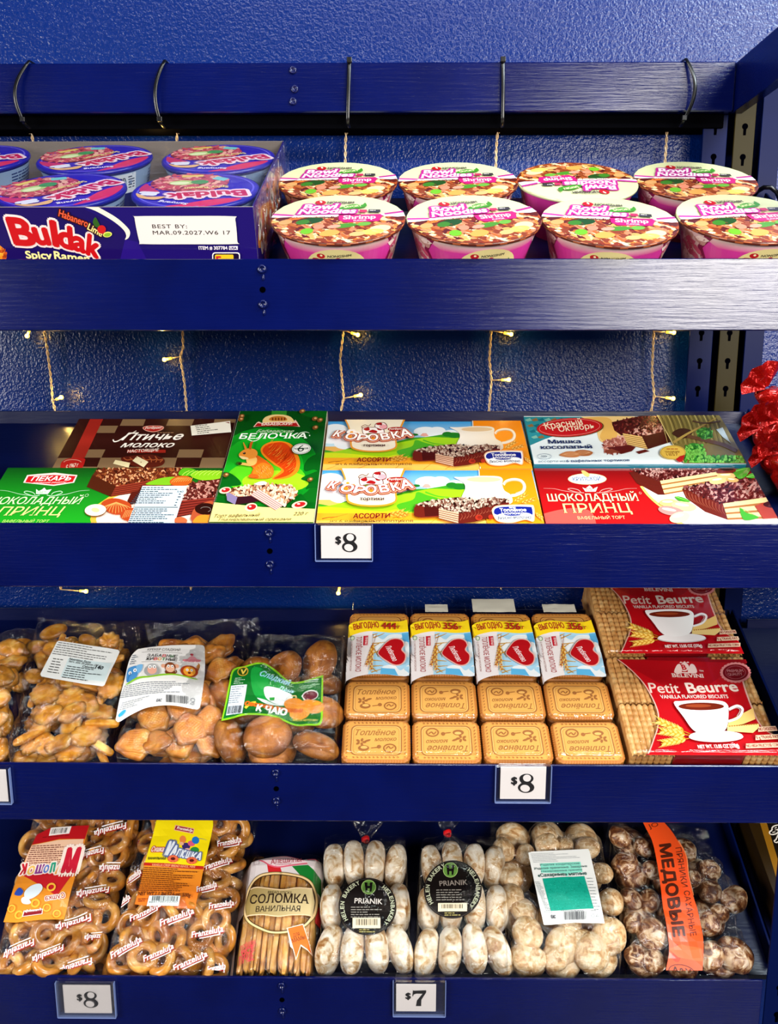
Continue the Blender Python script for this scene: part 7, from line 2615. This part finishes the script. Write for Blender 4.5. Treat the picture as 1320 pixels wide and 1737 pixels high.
qm = [(0.1435, 0.006), (0.2885, 0.006), (0.2990, 0.245), (0.1395, 0.245)]
Hm = gb(qm, [(610, 232, 78), (860, 150, 80), (865, 205, 82), (965, 205, 66), (1105, 222, 82), (650, 390, 88), (655, 515, 84), (725, 590, 86), (750, 725, 100), (735, 880, 88), (800, 940, 70), (1190, 370, 72), (1245, 540, 80), (1230, 740, 108), (965, 800, 112), (1070, 770, 80), (1145, 930, 114), (930, 960, 88), (735, 260, 70), (950, 480, 85), (1050, 560, 85), (900, 600, 80), (1000, 680, 80)],
        680, 1370, 3.474, G_MINT, 'mint_gingerbread', 'round cream-glazed gingerbread in the bag with the teal label', 'gingerbread', 'mint gingerbread',
        [(0.170, 0.035), (0.215, 0.032), (0.262, 0.035), (0.168, 0.090), (0.215, 0.088), (0.262, 0.088), (0.168, 0.145), (0.215, 0.143), (0.264, 0.145), (0.17, 0.20), (0.22, 0.20), (0.268, 0.2)], 61)
bm = thing('snack_bag', 'clear bag of round cream gingerbread with a white and teal label', 'bag', S4, (0.215, 0.006, DECK))
part('clear_film', bag_film(qm, Hm, 71, wr=0.0018), M_FILM, bm)
A = Art(S4, 0.014, eps=0.00003).view(880, 1430, 8.25)
A.poly([(130, 145), (200, 132), (970, 95), (990, 130), (1090, 560), (1195, 1150), (780, 1130), (360, 1168), (345, 1160), (230, 620)], '#e8eae8')
for r in range(7): A.greek(165 + r * 6, 165 + r * 19, (720, 730, 840, 900, 960, 700, 800)[r] - r * 4, 176 + r * 19, 1, '#7a8088', r, 0.5, dy=-0.045)
A.poly([(300, 300), (860, 275), (890, 420), (690, 440), (690, 480), (655, 480), (650, 440), (310, 430)], '#8ae0cc')
A.text('Изделия кондитерские', (300, 334), (850, 312), 30, '#3a6a64', 0.015)
A.text('Изделия пряничные. Заварные', (220, 388), (955, 350), 30, '#40605c', 0.02)
A.text('глазированные пряники', (315, 424), (885, 398), 26, '#3a6a64', 0.015)
A.text('«Сахарные» мятные', (270, 490), (950, 458), 44, '#2a5650', 0.035)
A.poly([(330, 512), (915, 478), (1045, 935), (445, 965)], '#0aa088')
for k in range(9): A.line([(345 + k * 11, 560 + k * 44), (930 + k * 13, 530 + k * 44)], 2.4, '#22b49c')
A.specks([(345, 540), (910, 505), (1030, 920), (450, 945)], 240, ('#25b8a0', '#08937c'), 9, 88, 2.2)
for r in range(20): A.greek(225 + r * 8, 560 + r * 21, 318 + r * 7.4, 572 + r * 21, 1, '#7a868c', r + 10, 0.55)
for r in range(11): A.greek(950 + r * 10, 512 + r * 44, 1050 + r * 9, 526 + r * 44, 1, '#7a868c', r + 40, 0.55)
A.greek(350, 985, 520, 997, 1, '#5a666c', 3)
A.greek(585, 968, 940, 982, 1, '#4a565c', 4)
A.greek(1000, 968, 1135, 982, 1, '#4a565c', 6)
A.text('ЕАС', (455, 1075), (515, 1075), 44, '#4a4a50', 0.05)
A.bars(630, 985, 945, 1100, '#3a3a40', 28, 9, slant=0.05, dy=-0.02)
A.line([(1075, 1060), (1092, 1022), (1112, 1062), (1075, 1062)], 6, '#6a7076')
A.ring(1030, 1045, 20, 24, 5, '#8a9096')
part('label', A.mb(cut=0.010, smooth=True, bend=lambda u, v: max(-0.006, min(0.008, Hm(u, v) - 0.014)) * 0.35 + 0.0045), M_LABEL, bm, 'white label with a teal panel')

qh = [(0.2935, 0.006), (0.4470, 0.006), (0.4650, 0.225), (0.3080, 0.245)]
Hh = gb(qh, [(340, 165, 80), (372, 335, 90), (415, 550, 80), (525, 565, 78), (430, 700, 70), (545, 770, 104), (440, 905, 74), (560, 970, 76), (545, 370, 70), (490, 230, 70), (745, 250, 86), (795, 420, 66), (905, 505, 82), (1055, 555, 92), (905, 370, 74), (885, 700, 88), (905, 935, 94), (1068, 918, 116), (960, 640, 70), (640, 330, 80), (690, 560, 80), (700, 760, 84), (740, 950, 80)],
        960, 1370, 3.667, G_HONEY, 'honey_gingerbread', 'brown mottled gingerbread in the bag with the orange band', 'gingerbread', 'honey gingerbread',
        [(0.322, 0.035), (0.368, 0.032), (0.414, 0.035), (0.325, 0.090), (0.372, 0.088), (0.418, 0.088), (0.33, 0.145), (0.378, 0.143), (0.424, 0.145), (0.335, 0.195), (0.38, 0.195)], 62)
bh = thing('snack_bag', 'clear bag of brown honey gingerbread crossed by an orange printed band', 'bag', S4, (0.37, 0.006, DECK))
part('clear_film', bag_film(qh, Hh, 81, wr=0.0022), M_FILM, bh)
A = Art(S4, 0.014, eps=0.00003).view(960, 1370, 3.667)
A.poly(spl([(455, 40), (500, 130), (535, 200), (560, 300), (585, 450), (605, 620), (632, 800), (642, 900), (625, 1000), (612, 1080)], False) + spl([(850, 1080), (852, 940), (850, 800), (820, 640), (790, 540), (765, 430), (750, 300), (700, 210), (655, 140), (595, 70), (585, 40)], False), '#f0501a')
A.poly(spl([(690, 850), (720, 900), (700, 960), (660, 930)], True), '#c83a10')
A.poly([(640, 880), (720, 850), (840, 880), (850, 960), (700, 930)], '#f4622a')
A.line(spl([(700, 205), (750, 300), (765, 420), (795, 545)]), 8, '#f88a50', 3)
bu_ = dict(bold=0.055)
A.text('МЕДОВЫЕ', (584, 232), (668, 806), -66, '#4c1c0c', 0.06, up=(62, -8))
A.text('ПРЯНИКИ', (682, 250), (722, 496), -40, '#6a2610', 0.01, up=(34, -5))
A.text('САХАРНЫЕ', (733, 520), (775, 802), -40, '#6a2610', 0.01, up=(34, -5))
A.text('JO', (520, 130), (580, 112), 26, '#6a2610', 0.0)
A.ring(722, 1022, 82, 44, 5, '#4c1c0c', rot=12)
A.text('А&Х', (665, 1030), (785, 1050), 40, '#4c1c0c', 0.03)
part('printed_band', A.mb(cut=0.010, smooth=True, bend=lambda u, v: max(-0.008, min(0.010, Hh(u, v) - 0.014)) * 0.55 + 0.004, clip=(0.29, 0.47, 0.006, 0.24)), M_LABEL, bh, 'orange band with dark lettering')

# ------------------------------------------------------------------ price tags on the fascias
M_ACR = m_film('clear_acrylic', 0.02, 0.35, 3, 0.02, rough=0.03)
M_EDGE = plain('bright_acrylic_edge', '#6f7fb0', 0.15)


def price_tag(x0, y0, x1, y1, cx0, cy0, cx1, cy1, digit, label):
    a, b = FRONT.q(x0, y1), FRONT.q(x1, y0)
    c, d = FRONT.q(cx0, cy1, 0.003), FRONT.q(cx1, cy0, 0.003)
    t = thing('price_tag', label, 'price tag', FRONT, ((a[0] + b[0]) / 2, b[1], 0.0), 'price tags on the shelf edges')
    mb = rbox(a[0], b[0], a[1], b[1], 0.0012, 0.0020, 0.0008)
    mb.join(rbox(a[0], b[0], a[1], b[1], 0.0048, 0.0056, 0.0008))
    part('clear_sleeve', mb, M_ACR, t)
    e = MB()
    for k0, k1, l0, l1 in ((a[0] - 0.0004, a[0] + 0.0005, a[1], b[1]), (b[0] - 0.0005, b[0] + 0.0004, a[1], b[1]), (a[0], b[0], a[1] - 0.0006, a[1] + 0.0005)):
        e.join(rbox(k0, k1, l0, l1, 0.0010, 0.0057, 0.0002))
    part('sleeve_edge', e, M_EDGE, t)
    cl = rbox(a[0] + 0.003, b[0] - 0.001, b[1], b[1] + 0.0035, -0.0048, 0.0050, 0.0008)
    part('top_clip', cl, M_ACR, t)
    A = Art(FRONT, 0.0036, raw=True, eps=0.00004)
    W_, H_ = d[0] - c[0], d[1] - c[1]
    A.view(c[0] + W_ / 2, c[1], 1.0)
    if digit:
        s = H_ * 0.58
        ox, oy = W_ * 0.07, H_ * 0.20
        if digit == '8':
            E = lambda x, y, rx, ry, c_, r=0: A.ell(ox + x * s, oy + y * s, rx * s, ry * s, c_, rot=r, n=36)
            E(0, 0.745, 0.345, 0.255, '#1c1a1c')
            E(0, 0.275, 0.40, 0.285, '#1c1a1c')
            A.poly([(ox - 0.34 * s, oy + 0.66 * s), (ox - 0.20 * s, oy + 0.46 * s), (ox + 0.38 * s, oy + 0.36 * s), (ox + 0.2 * s, oy + 0.58 * s)], '#1c1a1c')
            E(0.03, 0.775, 0.195, 0.185, '#ece4e2', -18)
            E(-0.05, 0.235, 0.235, 0.185, '#ece4e2', -14)
        else:
            A.poly([(ox + x * s, oy + y * s) for x, y in ((-0.36, 0.62), (-0.33, 1.0), (-0.26, 0.97), (0.40, 1.0), (0.40, 0.86), (0.14, 0.40), (0.13, 0.0), (-0.16, 0.0), (-0.10, 0.36), (0.20, 0.78), (-0.16, 0.78), (-0.29, 0.72), (-0.31, 0.62))], '#1c1a1c')
        A.text('$', (ox - 0.72 * s, oy + 0.46 * s), (ox - 0.46 * s, oy + 0.46 * s), 0.36 * s, '#1c1a1c', 0.05)
    card = rbox(c[0], d[0], c[1], d[1], 0.0030, 0.0034, 0.0004, col=hx('#ece4e2'))
    card.join(A.mb())
    part('card', card, M_LABEL, t)


price_tag(536, 889, 632, 950, 545, 892, 630, 947, '8', 'clear price tag reading $8 under the cow picture boxes')
price_tag(839, 1297, 935, 1358, 848, 1300, 927, 1355, '8', 'clear price tag reading $8 under the milk biscuits')
price_tag(101, 1663, 195, 1721, 110, 1671, 187, 1718, '8', 'clear price tag reading $8 under the bread rings')
price_tag(667, 1662, 756, 1719, 672, 1669, 740, 1715, '7', 'clear price tag reading $7 under the gingerbread bags')
price_tag(-78, 1301, 18, 1360, -68, 1305, 10, 1359, None, 'clear price tag cut off by the left picture edge')

# ------------------------------------------------------------------ red foil sweets on the corner bay, and a box below
M_FOIL = NT('red_foil')
M_FOIL.set(Base_Color=hx('#b80e08'), Roughness=0.25, Metallic=0.5, Coat_Weight=0.4, Coat_Roughness=0.08)
M_FOIL.l(M_FOIL.bump(M_FOIL.noise(M_FOIL.coords(), 90, 3, 0.5, 1.0), 0.7, 0.006), M_FOIL.b.inputs['Normal'])
M_LINER = plain('cream_foil_liner', '#e0c890', 0.35, 0.2)


def foil(px, py, Y, tpx, tpy, lab, scale=1.0, seed=0):
    c, tdir = onY(px, py, Y), onY(tpx, tpy, Y - 0.01)
    t = thing('foil_wrapped_sweet', lab, 'sweet', ROOM, tuple(c), 'red foil sweets')
    d = (tdir - c)
    L = d.length
    d.normalize()
    n = Vector((0, -1, 0))
    n = (n - d * n.dot(d)).normalized()
    b = d.cross(n)

    def fan(s, q_):
        a = (s - 0.5) * 2.2
        r = 0.003 + L * 1.0 * q_
        fold = 0.16 * abs((s * 7) % 2 - 1) - 0.08
        p = c + d * (0.004 + r * cos(a)) + b * (r * sin(a)) + n * (0.004 + fold * r + 0.004 * q_ * nz(s * 3, seed, q_))
        return tuple(p)
    part('twist_tail', sheet(28, 8, fan), M_FOIL.m, t)

    def fan2(s, q_):
        p = Vector(fan(s * 0.5 + 0.1, q_ * 0.95)) - n * 0.0012
        return tuple(p)
    part('paper_liner', sheet(14, 6, fan2), M_LINER, t)
    bl = blob(0, 0, 0, 0.016 * scale, 0.013 * scale, 0.022 * scale, 30, 20, 0.8, 0.9, 0.34, 75, seed)
    R = Matrix((b, n, d)).transposed()
    bl.v = [tuple(c - d * 0.019 * scale + R @ Vector(p)) for p in bl.v]
    part('wrapped_body', bl, M_FOIL.m, t)


foil(1300, 662, 0.150, 1284, 628, 'red foil sweet with its tail fanned up, topmost at the right picture edge', 1.1, 1)
foil(1292, 728, 0.130, 1268, 706, 'red foil sweet with its tail fanned left, under the topmost one', 1.0, 2)
foil(1322, 716, 0.110, 1306, 690, 'red foil sweet half cut off by the right picture edge', 1.3, 3)
foil(1304, 772, 0.110, 1284, 756, 'red foil sweet at the bottom of the pile beside the forest picture box', 1.2, 5)
foil(1330, 770, 0.090, 1316, 735, 'dark red foil sweet in front of the pile at the right edge', 1.4, 6)

a0 = S4.q(1292, 1392, -0.004)
A = Art(S4, -0.004).view(1200, 1380, 4.867)
A.poly([(400, -40), (1200, -40), (1500, 700), (620, 700)], '#8a5e14')
A.poly([(1200, -40), (1500, 700), (680, 700), (455, -40)], '#15100c')
A.text('ga', (525, 150), (640, 130), 70, '#e8e0d4', 0.05, up=(28, -62), fat=0.10)
A.text('ga', (525, 150), (640, 130), 70, '#15100c', 0.03, up=(28, -62))
A.text('ja', (565, 215), (680, 195), 60, '#e8e0d4', 0.05, up=(28, -62), fat=0.10)
A.text('ja', (565, 215), (680, 195), 60, '#15100c', 0.03, up=(28, -62))
carton('snack_box', 'black and ochre box at the lower right edge of the picture', 0.508, 0.640, 0.075, 0.235, -0.004, '#2a1c08', A, i=3)
